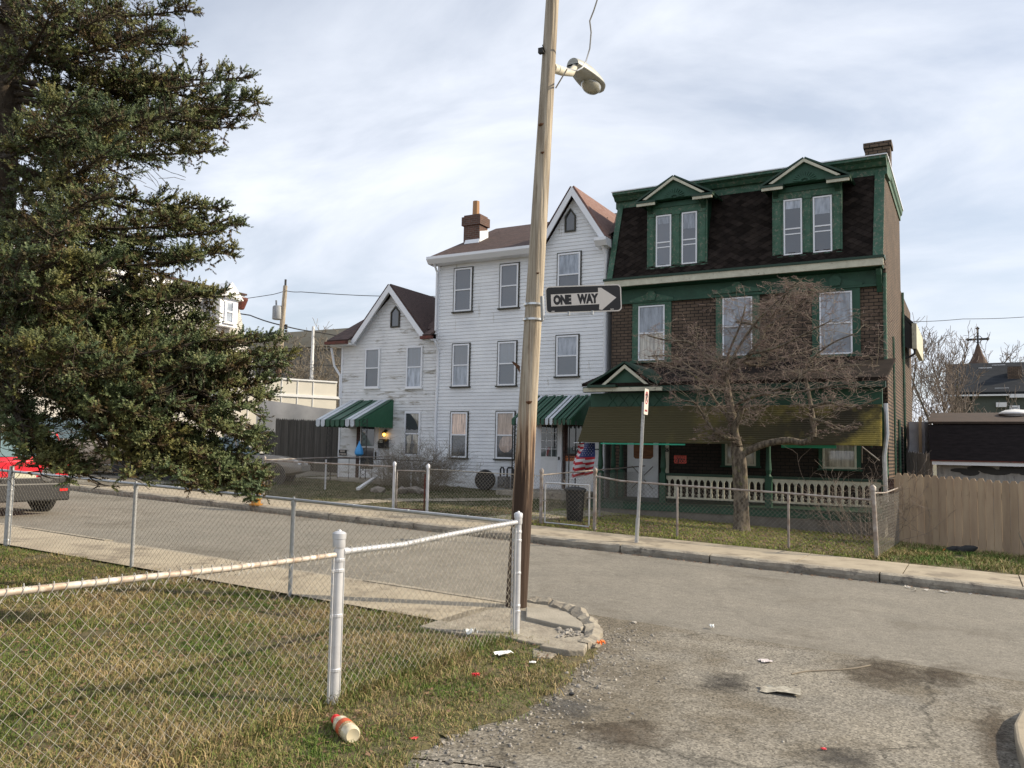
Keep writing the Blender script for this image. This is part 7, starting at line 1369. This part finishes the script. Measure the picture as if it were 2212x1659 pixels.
# ---------------------------------------------------------------- cars
M['carglass'] = plain('car_glass', (.10, .16, .17), .05, spec=.8, coat=1); M['chrome'] = plain('chrome', (.8, .8, .8), .15, metal=1); M['carblack'] = plain('car_black_plastic', (.018, .018, .02), .5); M['redlens'] = plain('red_lens', (.6, .02, .02), .2, coat=1); M['lens'] = plain('clear_lens', (.65, .66, .66), .15, coat=1)
def car(name, label, x, y, ang, L_, W_, H_, body, kind='sedan', group=None, z=None, lower=None):
    z = zt(x) if z is None else z; t = thing(name, label, 'car' if kind != 'pickup' else 'pickup truck', (x, y, z), group); ca, sa = math.cos(ang), math.sin(ang)
    def X(p): return (x + p[0] * ca - p[1] * sa, y + p[0] * sa + p[1] * ca, z + p[2])
    hw_ = W_ / 2; cl = .19 * H_ / 1.45 + .02
    if kind == 'sedan': low = [(-.5, .32, .52), (-.485, .24, .66), (-.40, .18, .70), (-.3, .18, .70), (0, .17, .685), (.2, .18, .66), (.34, .2, .62), (.44, .22, .55), (.49, .28, .46), (.5, .34, .40)]; roof = [(-.36, .70), (-.24, .95), (-.12, 1.0), (.06, .985), (.23, .67)]
    elif kind == 'suv': low = [(-.5, .32, .60), (-.49, .25, .66), (-.4, .2, .66), (0, .18, .64), (.25, .2, .62), (.42, .22, .56), (.49, .28, .50), (.5, .34, .44)]; roof = [(-.49, .66), (-.43, .95), (-.3, 1.0), (.05, .985), (.22, .63)]
    else: low = [(-.5, .34, .60), (-.49, .28, .62), (-.1, .24, .62), (.2, .24, .60), (.44, .26, .56), (.5, .34, .48)]; roof = [(-.12, .62), (-.08, .97), (.05, 1.0), (.13, .97), (.24, .60)]
    g = MB(); P = []
    for u, zb_, zt_ in low:
        zb2, zt2 = zb_ * H_, zt_ * H_; e = .88 if abs(u) > .47 else (.96 if abs(u) > .43 else 1.); w_ = hw_ * e
        P.append([X((u * L_, s * w_ * k, zb2 + (zt2 - zb2) * h)) for s, k, h in ((-1, .0, 0), (-1, .90, 0), (-1, .985, .15), (-1, 1.0, .5), (-1, .97, .85), (-1, .90, .97), (-1, 0, 1.0), (1, .90, .97), (1, .97, .85), (1, 1.0, .5), (1, .985, .15), (1, .90, 0), (1, 0, 0))])
    g.grid(P); g.poly(P[0]); g.poly(P[-1]); bd = g.build('body', body, t, smooth=True)
    g = MB(); P = []; gl = MB()
    for u, zz in roof: k = .90 if zz < .75 else .74; P.append((u * L_, hw_ * k, zz * H_))
    Q = [[X((p[0], s * p[1], p[2])) for s in (-1, -.5, 0, .5, 1)] for p in P]; g.grid(Q[1:-1]); base = [(p[0], hw_ * .90, (.62 if kind != 'suv' else .63) * H_) for p in P]
    for s in (-1, 1):
        for i in range(len(P) - 1):
            a, b = P[i], P[i + 1]; c, d = base[i], base[i + 1]; gl.quad(X((a[0], s * a[1], a[2])), X((b[0], s * b[1], b[2])), X((d[0], s * d[1] * 1.0, d[2])), X((c[0], s * c[1], c[2])))
        for i in (1, 2, 3) if kind != 'pickup' else (1, 3):
            a, c = P[i], base[i]; g.beam(X((a[0], s * (a[1] + .008), a[2])), X((c[0] + (.12 if i == 3 else -.05 if i == 1 else 0), s * (c[1] + .012), c[2])), .05, .05, up=(ca, sa, 0))
    gl.quad(Q[0][0], Q[0][4], Q[1][4], Q[1][0]); gl.quad(Q[-2][0], Q[-2][4], Q[-1][4], Q[-1][0]); g.build('roof', body, t, smooth=True); gl.build('windows', M['carglass'], t)
    wr_ = .315 * (1 if kind == 'sedan' else 1.12)
    for fx in (-.30, .32):
        for s in (-1, 1):
            c = X((fx * L_, s * (hw_ - .09), wr_)); axw = (-sa * s, ca * s, 0); g = MB(); g.lathe([(wr_ * .62, -.1), (wr_ * .95, -.1), (wr_, -.06), (wr_, .06), (wr_ * .95, .098), (wr_ * .62, .10), (wr_ * .62, -.1)], c, axw, 24); w_ = g.build('wheel', M['rubber'], t, smooth=True)
            g = MB(); g.lathe([(wr_ * .61, -.02), (wr_ * .61, .085), (wr_ * .54, .095), (wr_ * .5, .06), (wr_ * .15, .075), (.02, .08)], c, axw, 20)
            g.build('rim', M['galv'], w_, smooth=True); g = MB(); c2 = X((fx * L_, s * (hw_ - .03), wr_)); g.lathe([(wr_ * 1.22, -.08), (wr_ * 1.22, .035), (wr_ * 1.0, .035)], c2, axw, 24); g.build('wheel_arch', M['carblack'], t)
    g = MB(); zz = low[-2][2] * H_
    for s in (-1, 1): g.prism([X((L_ * .47, s * hw_ * .84, zz - .02)), X((L_ * .497, s * hw_ * .55, zz - .06)), X((L_ * .503, s * hw_ * .55, zz - .19)), X((L_ * .475, s * hw_ * .92, zz - .16))], (0, 0, .001)) if False else None
    for s in (-1, 1):
        c = X((L_ * .478, s * hw_ * .70, zz - .07)); g = MB(); g.lathe([(.005, -.05), (.11, -.02), (.13, .03), (.10, .07)], c, (ca, sa, 0), 14); g.build('headlight', M['lens'], t, smooth=True)
        c = X((-L_ * .488, s * hw_ * .76, low[1][2] * H_ - .12)); g = MB(); g.box(c[0] - .05, c[0] + .05, c[1] - .12, c[1] + .12, c[2] - .12, c[2] + .12); g.build('tail_lamp', M['redlens'], t, bevel=.02)
    for u in (-.497, .497):
        g = MB(); a = X((u * L_, -hw_ * .86, .36 * H_)); b = X((u * L_, hw_ * .86, .36 * H_)); g.beam(a, b, .10, .20); g.build('bumper', lower or body, t, bevel=.03)
    return t
def carpaint(n, c, c2=None): m = plain(n, c, .35, metal=.25, spec=.5, coat=.6); return m
tan = carpaint('tan_paint', (.30, .25, .20)); silver = carpaint('champagne_paint', (.21, .185, .155)); red = carpaint('red_paint', (.62, .012, .03)); blue = carpaint('blue_paint', (.03, .07, .18)); whitep = carpaint('white_paint', (.55, .60, .66))
w_ = at_g(588, 1050, .13); fcar = .32 * 4.5
ca_ = R(33); cx_ = w_.x - math.cos(ca_) * fcar - math.sin(ca_) * .79; cy_ = w_.y - math.sin(ca_) * fcar + math.cos(ca_) * .79
car('parked_car', 'champagne sedan on the driveway, its front wheel beside the far yard fence', cx_, cy_, ca_, 4.5, 1.75, 1.42, silver, 'sedan', z=zt(w_.x) + .14)
w2 = at_g(360, 1045, .13)
car('parked_car', 'tan sport utility behind the spruce, left of the champagne sedan', cx_ - 4.6, cy_ - 1.6, R(33), 4.7, 1.85, 1.75, tan, 'suv', z=zt(w_.x - 6) + .14)
car('parked_pickup', 'white and blue pickup half hidden behind the spruce boughs', cx_ - 9.0, cy_ - .6, R(10), 5.3, 1.95, 1.85, whitep, 'pickup', z=zt(-30) + .1, lower=blue)
# red hatchback seen from behind through the near fence
xr = -15.35; cr_ = car('parked_car', 'red hatchback with black bumper parked by the near kerb left of the spruce', xr - 2.2, 9.28, R(180), 4.4, 1.75, 1.58, red, 'suv', lower=M['carblack'])
wl0 = zt(xr)
g = MB(); g.box(xr - .02, xr + .05, 8.48, 10.08, wl0 + .28, wl0 + .62); g.build('rear_bumper', M['carblack'], cr_, bevel=.03)
g = MB(); g.box(xr + .051, xr + .06, 9.86, 10.02, wl0 + .46, wl0 + .51); g.build('reflector', M['redlens'], cr_)
g = MB(); g.box(xr - .02, xr + .03, 9.0, 9.40, wl0 + .70, wl0 + .84); g.build('number_plate', M['cream'], cr_)
g = MB(); g.lathe([(.12, 0), (.14, .01), (.14, .03), (.10, .03)], (xr + .02, 9.62, wl0 + .78), (1, 0, 0), 20); g.build('chrome_trim', M['chrome'], cr_, smooth=True)
g = MB(); g.lathe([(.01, 0), (.09, .01)], (xr + .03, 9.62, wl0 + .78), (1, 0, 0), 20); g.build('badge', M['carblack'], cr_)
# ---------------------------------------------------------------- hydrant, can, flag, tyre, meter
h_ = at_g(552.5, 1091, .13); z = zt(h_.x) + .13; hy = thing('fire_hydrant', 'yellow orange fire hydrant on the far sidewalk beside the lowest spruce bough', 'hydrant', (h_.x, h_.y, z)); M['hyd'] = mat('hydrant_yellow', (.40, .19, .02), (.30, .13, .02), scale=8, rough=.5)
g = MB(); g.lathe([(.15, 0), (.15, .03), (.10, .04), (.10, .12), (.13, .13), (.13, .16), (.10, .17), (.105, .48), (.14, .49), (.14, .53), (.12, .54), (.11, .62), (.06, .69), (.025, .70), (.025, .74)], (h_.x, h_.y, z), (0, 0, 1), 18); g.build('barrel', M['hyd'], hy, smooth=True)
for s in (-1, 1): g = MB(); g.lathe([(.055, 0), (.055, .07), (.07, .07), (.07, .11), (.02, .12)], (h_.x + s * .08, h_.y, z + .40), (s, 0, 0), 12); g.build('outlet', M['hyd'], hy, smooth=True)
g = MB(); g.lathe([(.07, 0), (.07, .06), (.09, .06), (.09, .11), (.02, .12)], (h_.x, h_.y - .08, z + .36), (0, -1, 0), 12); g.build('outlet', M['hyd'], hy, smooth=True)
c = at_y(1242, 1111, 16.9); cz = yz(c.x, 16.9); zc1 = at_y(1242, 1052, 16.9).z; tc_ = thing('trash_can', 'black plastic trash can with lid behind the low gate', 'trash can', (c.x, 16.9, cz)); M['can'] = plain('black_can', (.013, .014, .016), .55)
Hh = zc1 - cz; g = MB(); g.lathe([(.17, 0), (.175, .02), (.215, Hh * .86), (.235, Hh * .87), (.235, Hh * .90)], (c.x, 16.9, cz), (0, 0, 1), 24); g.build('bin', M['can'], tc_, smooth=True)
g = MB(); g.lathe([(.25, 0), (.25, .03), (.20, .06), (.05, .085), (.01, .085)], (c.x, 16.9, cz + Hh * .90), (0, 0, 1), 24); ld = g.build('lid', M['can'], tc_, smooth=True); g = MB(); zl = cz + Hh * .90 + .07; g.tube([(c.x - .09, 16.9, zl), (c.x - .07, 16.9, zl + .05), (c.x + .07, 16.9, zl + .05), (c.x + .09, 16.9, zl)], .012, 6); g.build('handle', M['can'], ld)
# flag: stripes and canton modelled as coloured cloth on a folded surface
M['flagred'] = plain('flag_red', (.42, .02, .03), .8); M['flagwhite'] = plain('flag_white', (.55, .54, .56), .8); M['flagblue'] = plain('flag_blue', (.025, .04, .14), .8)
fg = thing('flag', 'drooping stars and stripes flag hanging on the right stoop', 'flag', at_y(1260, 990, 21.2)); YFg = 21.25
# left edge runs from the top (1244,957) down to (1232,1029); right edge (1284,957) to (1284,1029)
TLf, TRf, BRf, BLf = Vector((1246, 957)), Vector((1284, 957)), Vector((1283, 1022)), Vector((1229, 1030)); NS = 13; cells = {'r': MB(), 'w': MB(), 'b': MB()}; nu = 12; nv = 26
def fp(u, v):
    L0 = TLf.lerp(Vector((1243, 985)), min(1, v * 2.2)) if v < .45 else Vector((1243, 985)).lerp(BLf, (v - .45) / .55); R0 = TRf.lerp(BRf, v); p = L0.lerp(R0, u); p = Vector((p.x + 1.6 * math.sin(v * 9 + u * 3), p.y + 7 * (1 - u) * v)); w3 = at_y(p.x, p.y, YFg); w3.y += .06 * math.sin(u * 7 + v * 3) + .05 * math.sin(v * 8); return w3
for i in range(nu):
    for j in range(nv):
        u, v = i / nu, j / nv; stripe = int((v * NS * 1.0 + (1 - u) * 1.0)) % 2; k = 'b' if (u > .30 - .12 * v * 2 and v < .46) else ('r' if stripe == 0 else 'w')
        cells[k].quad(fp(u, v), fp(u + 1 / nu, v), fp(u + 1 / nu, v + 1 / nv), fp(u, v + 1 / nv))
for k, nm, mm in (('r', 'red_stripes', 'flagred'), ('w', 'white_stripes', 'flagwhite'), ('b', 'blue_canton', 'flagblue')): o = cells[k].build(nm, M[mm], fg, recalc=False); md = o.modifiers.new('s', 'SOLIDIFY'); md.thickness = .003
g = MB()
for i in range(5):
    for j in range(7):
        p = fp(.36 + .12 * i + (.06 if j % 2 else 0), .03 + .06 * j) + Vector((0, -.012, 0)); pts = []
        for k in range(10): a = math.pi / 2 + k * math.pi / 5; rr = .014 if k % 2 == 0 else .006; pts.append(p + Vector((math.cos(a) * rr, 0, math.sin(a) * rr)))
        g.prism(pts, (0, .002, 0))
g.build('stars', M['flagwhite'], fg)
g = MB(); p0 = at_y(1284, 955, YFg - .02); g.tube([p0 + Vector((.05, 0, .03)), at_y(1243, 957, YFg - .02) + Vector((-.05, 0, .0))], .012, 6); g.build('flag_pole', M['trim'], fg)
c = at_y(1046, 1041, 22.5); zy = yz(c.x, 22.5); ty = thing('old_tyre', 'worn tyre leaning against the white siding beside the gas meter', 'tyre', (c.x, 22.5, zy)); g = MB(); g.lathe([(.20, -.09), (.30, -.1), (.325, -.05), (.325, .05), (.30, .1), (.20, .09)], (c.x, 22.55, zy + .32), (.25, -.95, .12), 24); g.build('tread', M['rubber'], ty, smooth=True)
g = MB(); g.lathe([(.19, -.03), (.18, .03), (.05, .05)], (c.x, 22.53, zy + .32), (.25, -.95, .12), 16); g.build('hub', plain('pale_hub', (.35, .45, .55), .5), ty, smooth=True)
c = at_y(1089, 1040, 22.75); mt = thing('gas_meter', 'grey gas meter with black looped pipes on the white siding', 'gas meter', c); g = MB(); g.box(c.x - .16, c.x + .16, 22.6, 22.85, c.z - .2, c.z + .16); g.lathe([(.10, 0), (.11, .03), (.10, .06)], (c.x, 22.6, c.z - .02), (0, -1, 0), 16); g.build('meter_body', mat('meter_grey', (.13, .13, .13), (.09, .09, .09), scale=6, rough=.6), mt, bevel=.02)
for s in (-1, 1):
    x0 = c.x - .12 if s < 0 else c.x + .12; x1 = x0 + (.12 if s < 0 else .22); g = MB(); g.tube([(x0, 22.72, c.z + .14), (x0, 22.72, c.z + .38), (x0 + .03, 22.72, c.z + .43), (x1 - .03, 22.72, c.z + .43), (x1, 22.72, c.z + .38), (x1, 22.72, c.z + (.2 if s < 0 else -.5))], .028, 8); g.build('pipe', M['iron'], mt, smooth=True)
# stones and fallen downspout in the left yard
M['stone'] = mat('garden_stone', (.25, .22, .19), (.16, .14, .12), scale=7, rough=.95)
for i, (px, py, r, lab) in enumerate(((815, 1057, .26, 'flat garden stone below the fallen downspout'), (868, 1060, .2, 'round garden stone behind the rusty gate, leftmost of three'), (897, 1060, .24, 'garden stone behind the rusty gate, middle of three'), (917, 1062, .17, 'small garden stone behind the rusty gate post, rightmost of three'))):
    p = at_g(px, py, .26); g = MB(); rock(g, (p.x, p.y, yz(p.x, p.y) + .06), r, 300 + i); g.build('garden_stone', M['stone'], smooth=True); o = C.objects['garden_stone' + ('' if i == 0 else '.%03d' % i)]; tag(o, lab, 'stone', 'stones in the left yard')
a = at_g(773, 1061, .24); b = at_g(812, 1045, .24); g = MB(); g.beam(a + Vector((0, 0, .06)), b + Vector((0, 0, .22)), .10, .07); g.beam(b + Vector((0, 0, .22)), b + (b - a).normalized() * .3 + Vector((0, 0, .22)), .09, .06); tag(g.build('fallen_downspout', M['trim'], bevel=.01), 'white length of downspout lying on the left lawn', 'downspout')
# ---------------------------------------------------------------- litter
M['amberplastic'] = plain('creamy_bottle', (.72, .64, .46), .25, trans=.2, coat=.6)
p0 = at_g(724, 1566, .03); p1 = at_g(762, 1603, .03); ax_ = (p1 - p0); Lb = ax_.length; ax_.normalize(); zb_ = gz(p0.x, p0.y) + .045; c0 = Vector((p0.x, p0.y, zb_)); bt = thing('plastic_bottle', 'small creamy plastic bottle with red cap lying on the grass', 'bottle', c0); k = Lb / .19
r_b = .032 * k
g = MB(); g.lathe([(r_b * .52, .018 * k), (r_b * .52, .032 * k), (r_b * .72, .044 * k), (r_b * .95, .06 * k), (r_b * .97, .07 * k), (r_b * .88, .082 * k), (r_b * .98, .094 * k), (r_b, .172 * k), (r_b * .93, .184 * k), (r_b * .75, .190 * k), (r_b * .4, .187 * k), (.005, .186 * k)], c0, ax_, 24); g.build('body', M['amberplastic'], bt, smooth=True)
g = MB(); g.lathe([(.003, -.002), (r_b * .56, 0), (r_b * .60, .018 * k), (r_b * .55, .022 * k)], c0, ax_, 18); g.build('cap', plain('red_cap', (.6, .02, .02), .4), bt, smooth=True)
g = MB(); g.lathe([(r_b * 1.0, .092 * k), (r_b * 1.015, .093 * k), (r_b * 1.02, .126 * k), (r_b * 1.0, .127 * k)], c0, ax_, 24); g.build('label', plain('orange_label', (.50, .09, .03), .5), bt, smooth=True)
g = MB(); g.lathe([(r_b * 1.0, .1272 * k), (r_b * 1.021, .128 * k), (r_b * 1.021, .146 * k), (r_b * 1.0, .147 * k)], c0, ax_, 24); g.build('label_print', mat('tan_label', (.55, .40, .2), (.2, .12, .08), scale=160, rough=.5, lo=.45, hi=.55), bt, smooth=True)
def scrap(name, px, py, s, m, label, cat='litter', flat=.25, dz=.02, elong=1.):
    p = at_g(px, py, dz); g = MB(); rr = random.Random(int(px * 7 + py)); n = 5; P = []; a0 = rr.uniform(0, 3)
    for i in range(n + 1):
        row = []
        for j in range(n + 1):
            u, v = (i / n - .5) * s * elong, (j / n - .5) * s; x = u * math.cos(a0) - v * math.sin(a0); y = u * math.sin(a0) + v * math.cos(a0); row.append((p.x + x + rr.uniform(-.08, .08) * s, p.y + y + rr.uniform(-.08, .08) * s, zt(p.x) + dz + rr.uniform(0, flat) * s))
        P.append(row)
    g.grid(P); o = g.build(name, m, recalc=False); o.modifiers.new('s', 'SOLIDIFY').thickness = .0015; return tag(o, label, cat)
W1 = plain('paper_white', (.7, .72, .72), .7); RD = plain('scrap_red', (.65, .03, .05), .5); BL_ = plain('scrap_blue', (.03, .16, .35), .5); OR_ = plain('scrap_orange', (.75, .18, .03), .6)
scrap('paper_scrap', 1016, 1371, .10, W1, 'crumpled white paper behind the silver fence mesh', flat=.7, dz=.04)
scrap('plastic_tray', 1088, 1413, .09, W1, 'flat white plastic tray in the grass near the corner post', elong=1.7, dz=.045)
scrap('paper_scrap', 1150, 1432, .05, W1, 'tiny pale paper scrap near the grass edge by the alley', dz=.03)
scrap('plastic_scrap', 1027, 1462, .05, RD, 'small bright red scrap in the grass right of the near post', flat=.7, dz=.04)
scrap('plastic_scrap', 893, 1596, .035, RD, 'red scrap at the gravel edge above the blue lighter', elong=1.4, dz=.02)
scrap('plastic_scrap', 1298, 1392, .07, OR_, 'orange scrap beside the crumbling kerb corner', flat=.6, dz=.05)
a = at_g(884, 1607, .012); b = at_g(900, 1615, .012); g = MB(); g.beam(a, b, .02, .012); tag(g.build('lighter', BL_, bevel=.003), 'blue lighter lying at the edge of the gravel', 'lighter')
g = MB(); c = at_g(1235, 1500, .01); g.lathe([(.02, 0), (.022, .008), (.015, .012)], c, (0, 0, 1), 12); tag(g.build('bottle_cap', M['black']), 'small black cap on the asphalt beside the verge', 'cap')
scrap('flattened_can', 1654, 1428, .10, plain('pale_can', (.55, .5, .5), .5), 'pale flattened can on the asphalt above the dark patch', flat=.1, dz=.012)
scrap('flattened_box', 1685, 1493, .17, mat('trodden_paper', (.42, .40, .34), (.2, .18, .15), scale=20, rough=.9), 'trodden pale paper bag on the asphalt beside the dark oily patch', flat=.12, dz=.012, elong=1.7)
scrap('plastic_scrap', 1779, 1618, .03, RD, 'tiny red scrap on the asphalt near the bottom edge', dz=.012)
scrap('paper_scrap', 1537, 1356, .05, W1, 'tiny white crumpled paper in the street', flat=.8, dz=.012)
g = MB(); P = [at_g(x, y, .012) for x, y in ((1880, 1437), (1850, 1443), (1810, 1447), (1780, 1448), (1740, 1450), (1710, 1456))]; g.tube(P, .006, 5); tag(g.build('twig', M['twig'], smooth=True), 'long thin pale twig lying on the asphalt', 'twig')
# dark oily patches on the alley, thin sheets that follow the asphalt
M['oil'] = asphalt('dark_patch', (.05, .045, .042), (.085, .075, .065), (.03, .027, .025), crack=0, peb=.7)
def blotch(name, px, py, ax_px, ay_px, m, label, seed, dz=.008):
    P = []
    for k in range(30):
        a = 2 * math.pi * k / 30; rr = 1 + .35 * mnoise.noise(Vector((math.cos(a) * 1.8, math.sin(a) * 1.8, seed))) + .12 * mnoise.noise(Vector((math.cos(a) * 7, math.sin(a) * 7, seed))); p = at_g(px + math.cos(a) * ax_px * rr, py + math.sin(a) * ay_px * rr); P.append((p.x, p.y, zt(p.x) + dz))
    g = MB(); g.poly(P); o = g.build(name, m, recalc=False); return tag(o, kind='structure')
def soft_patch(name, c, scale_r):   # stain material with a ragged soft edge
    m = asphalt(name, c, tuple(v * 1.5 for v in c), tuple(v * .7 for v in c), crack=0, peb=.6); t = m.node_tree; N = t.nodes; L = t.links; p = N['Principled BSDF']; tc = N.new('ShaderNodeTexCoord'); ln = N.new('ShaderNodeVectorMath'); ln.operation = 'LENGTH'
    mp = N.new('ShaderNodeMapping'); mp.inputs['Location'].default_value = (-1, -1, 0); mp.inputs['Scale'].default_value = (2, 2, 0); L.new(tc.outputs['Generated'], mp.inputs[0]); L.new(mp.outputs[0], ln.inputs[0])
    n = N.new('ShaderNodeTexNoise'); n.inputs['Scale'].default_value = 9; n.inputs['Detail'].default_value = 12; n.inputs['Roughness'].default_value = .8; L.new(tc.outputs['Object'], n.inputs['Vector']); a = N.new('ShaderNodeMath'); a.operation = 'MULTIPLY_ADD'; L.new(n.outputs[0], a.inputs[0]); a.inputs[1].default_value = 2.6; L.new(ln.outputs['Value'], a.inputs[2])
    r = N.new('ShaderNodeMapRange'); r.inputs['From Min'].default_value = 1.35; r.inputs['From Max'].default_value = 2.2; r.inputs['To Min'].default_value = .62; r.inputs['To Max'].default_value = 0; L.new(a.outputs[0], r.inputs[0]); L.new(r.outputs[0], p.inputs['Alpha']); return m
M['stain'] = soft_patch('oil_stain', (.045, .042, .04), 1); M['mud'] = soft_patch('mud_stain', (.075, .058, .042), 1)
blotch('oil_stain', 1565, 1480, 75, 24, M['stain'], '', 3); blotch('mud_stain', 1900, 1455, 130, 38, M['mud'], '', 9, .009); blotch('mud_stain', 2040, 1465, 80, 26, M['mud'], '', 12, .011); blotch('mud_stain', 2150, 1610, 60, 90, M['mud'], '', 15, .009); blotch('oil_stain', 1340, 1590, 200, 28, M['mud'], '', 19, .012); blotch('mud_stain', 1820, 1640, 130, 20, M['stain'], '', 23, .010)
blotch('wet_patch', 1230, 1532, 95, 26, soft_patch('grey_patch', (.12, .12, .12), 1), '', 31, .009)
# leaves and debris
def litter(name, n, fx, m, label, s=(.02, .05), dz=.02, seed=3):
    rr = np.random.RandomState(seed); V = []; F = []
    for i in range(n):
        x, y, z = fx(rr); a = rr.uniform(0, 6.28); L_ = rr.uniform(*s); w_ = L_ * rr.uniform(.4, .8); t = rr.uniform(-.5, .5, 2); ca, sa = math.cos(a), math.sin(a); b = len(V)
        for u, v, h in ((-.5, 0, .1), (-.1, -.5, 0), (.5, -.1, .25), (.1, .5, .1)): X_, Y_ = u * L_, v * w_; V.append((x + X_ * ca - Y_ * sa, y + X_ * sa + Y_ * ca, z + dz + h * L_ + t[0] * X_ * .6 + t[1] * Y_ * .6))
        F.append((b, b + 1, b + 2, b + 3))
    return tag(np_mesh(name, V, F, m), label, 'leaves', kind='stuff')
def fy(rr, x0, x1, y0, y1): x = rr.uniform(x0, x1); y = rr.uniform(y0, y1); return x, y, yz(x, y)
litter('leaf_litter', 7500, lambda rr: fy(rr, -8.9, -1.4, 15.3, 20.6), M['leaf'], 'brown dead leaves over the brick house yard', (.03, .065), .012, 3)
litter('leaf_litter', 1500, lambda rr: fy(rr, -10.6, -7.2, 15.2, 18), M['leaf'], 'dead leaves drifted around the low gate and trash can', (.03, .06), .012, 4)
def fn(rr):
    y = rr.uniform(1.5, 6.9); x = rr.uniform(-11, -3.0); return x, y, gz(x, y)
litter('leaf_litter', 6500, fn, M['leaf'], 'scattered dead leaves on the near lawn', (.02, .045), .012, 6)
litter('leaf_litter', 800, lambda rr: (lambda x: (x, 13.38 + abs(rr.normal(0, .06)) * -1 + .08, zt(x)))(rr.uniform(-14, 4)), M['leaf'], 'dirt and leaf debris in the far gutter', (.02, .05), .004, 8)
litter('paper_debris', 34, lambda rr: (lambda x: (x, 13.3 - abs(rr.normal(0, .12)), zt(x)))(rr.choice([rr.uniform(-.9, .2), rr.uniform(.7, 1.6)])), plain('dirty_paper', (.42, .40, .37), .8), 'white rubbish fragments lying in the far gutter at right', (.03, .10), .01, 9)
def farpt(x0, x1, y0, y1):
    def f():
        x = rnd.uniform(x0, x1); y = rnd.uniform(y0, y1); return (x, y, yz(x, y))
    return f
blades('grass', clump_pts(26000, farpt(-9.3, -1.6, 15.2, 20.6), s=.03), .05, .012, M['grass_far'], lean=1., label='short mossy grass in the brick house yard')
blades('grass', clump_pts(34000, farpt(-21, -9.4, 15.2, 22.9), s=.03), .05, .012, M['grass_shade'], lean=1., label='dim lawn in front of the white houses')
blades('grass', clump_pts(15000, farpt(-1.75, 3.5, 15.2, 19.2), s=.03), .10, .012, M['grass'], lean=1.2, label='ragged straw coloured grass below the new wooden fence')
blades('grass', clump_pts(2600, lambda: (lambda y: (-3.8 + rnd.gauss(0, .07), y, gz(-3.8, y)))(rnd.uniform(2.2, 6.9)), s=.02), .11, .006, M['grass'], lean=1., label='taller dry grass along the foot of the silver fence')
# junk by the wooden fence
for px, py, nm, m, lab, s in ((2060, 1192, 'tyre_scrap', M['rubber'], 'black rubber scrap in the grass below the wooden fence', .16), (2088, 1191, 'bicycle_seat', M['rubber'], 'curved black bicycle seat lying under the wooden fence', .2), (2048, 1196, 'orange_toy', OR_, 'broken orange plastic piece under the wooden fence', .1), (2075, 1194, 'blue_toy', BL_, 'broken blue plastic piece under the wooden fence', .09)):
    p = at_y(px, py, 18.1); zz = yz(p.x, 18.1); g = MB(); g.lathe([(.01, -s), (s * .35, -s * .7), (s * .42, 0), (s * .25, s * .7), (.01, s)], (p.x, 18.1, zz + s * .45), (1, .2, .25), 10); tag(g.build(nm, m, smooth=True), lab, 'scrap')
a = at_y(2200, 1150, 17.8); g = MB(); g.tube([(a.x + .12, 17.8, zt(1) + .1), (a.x + .1, 17.8, zt(1) + .3), (a.x, 17.8, a.z)], [.02, .02, .008], 6); tag(g.build('bent_stake', M['twig'], smooth=True), 'short bent stake with pale tip at the right edge of the photo', 'stake')
# tall things across the street, out of frame but throwing shade on the road
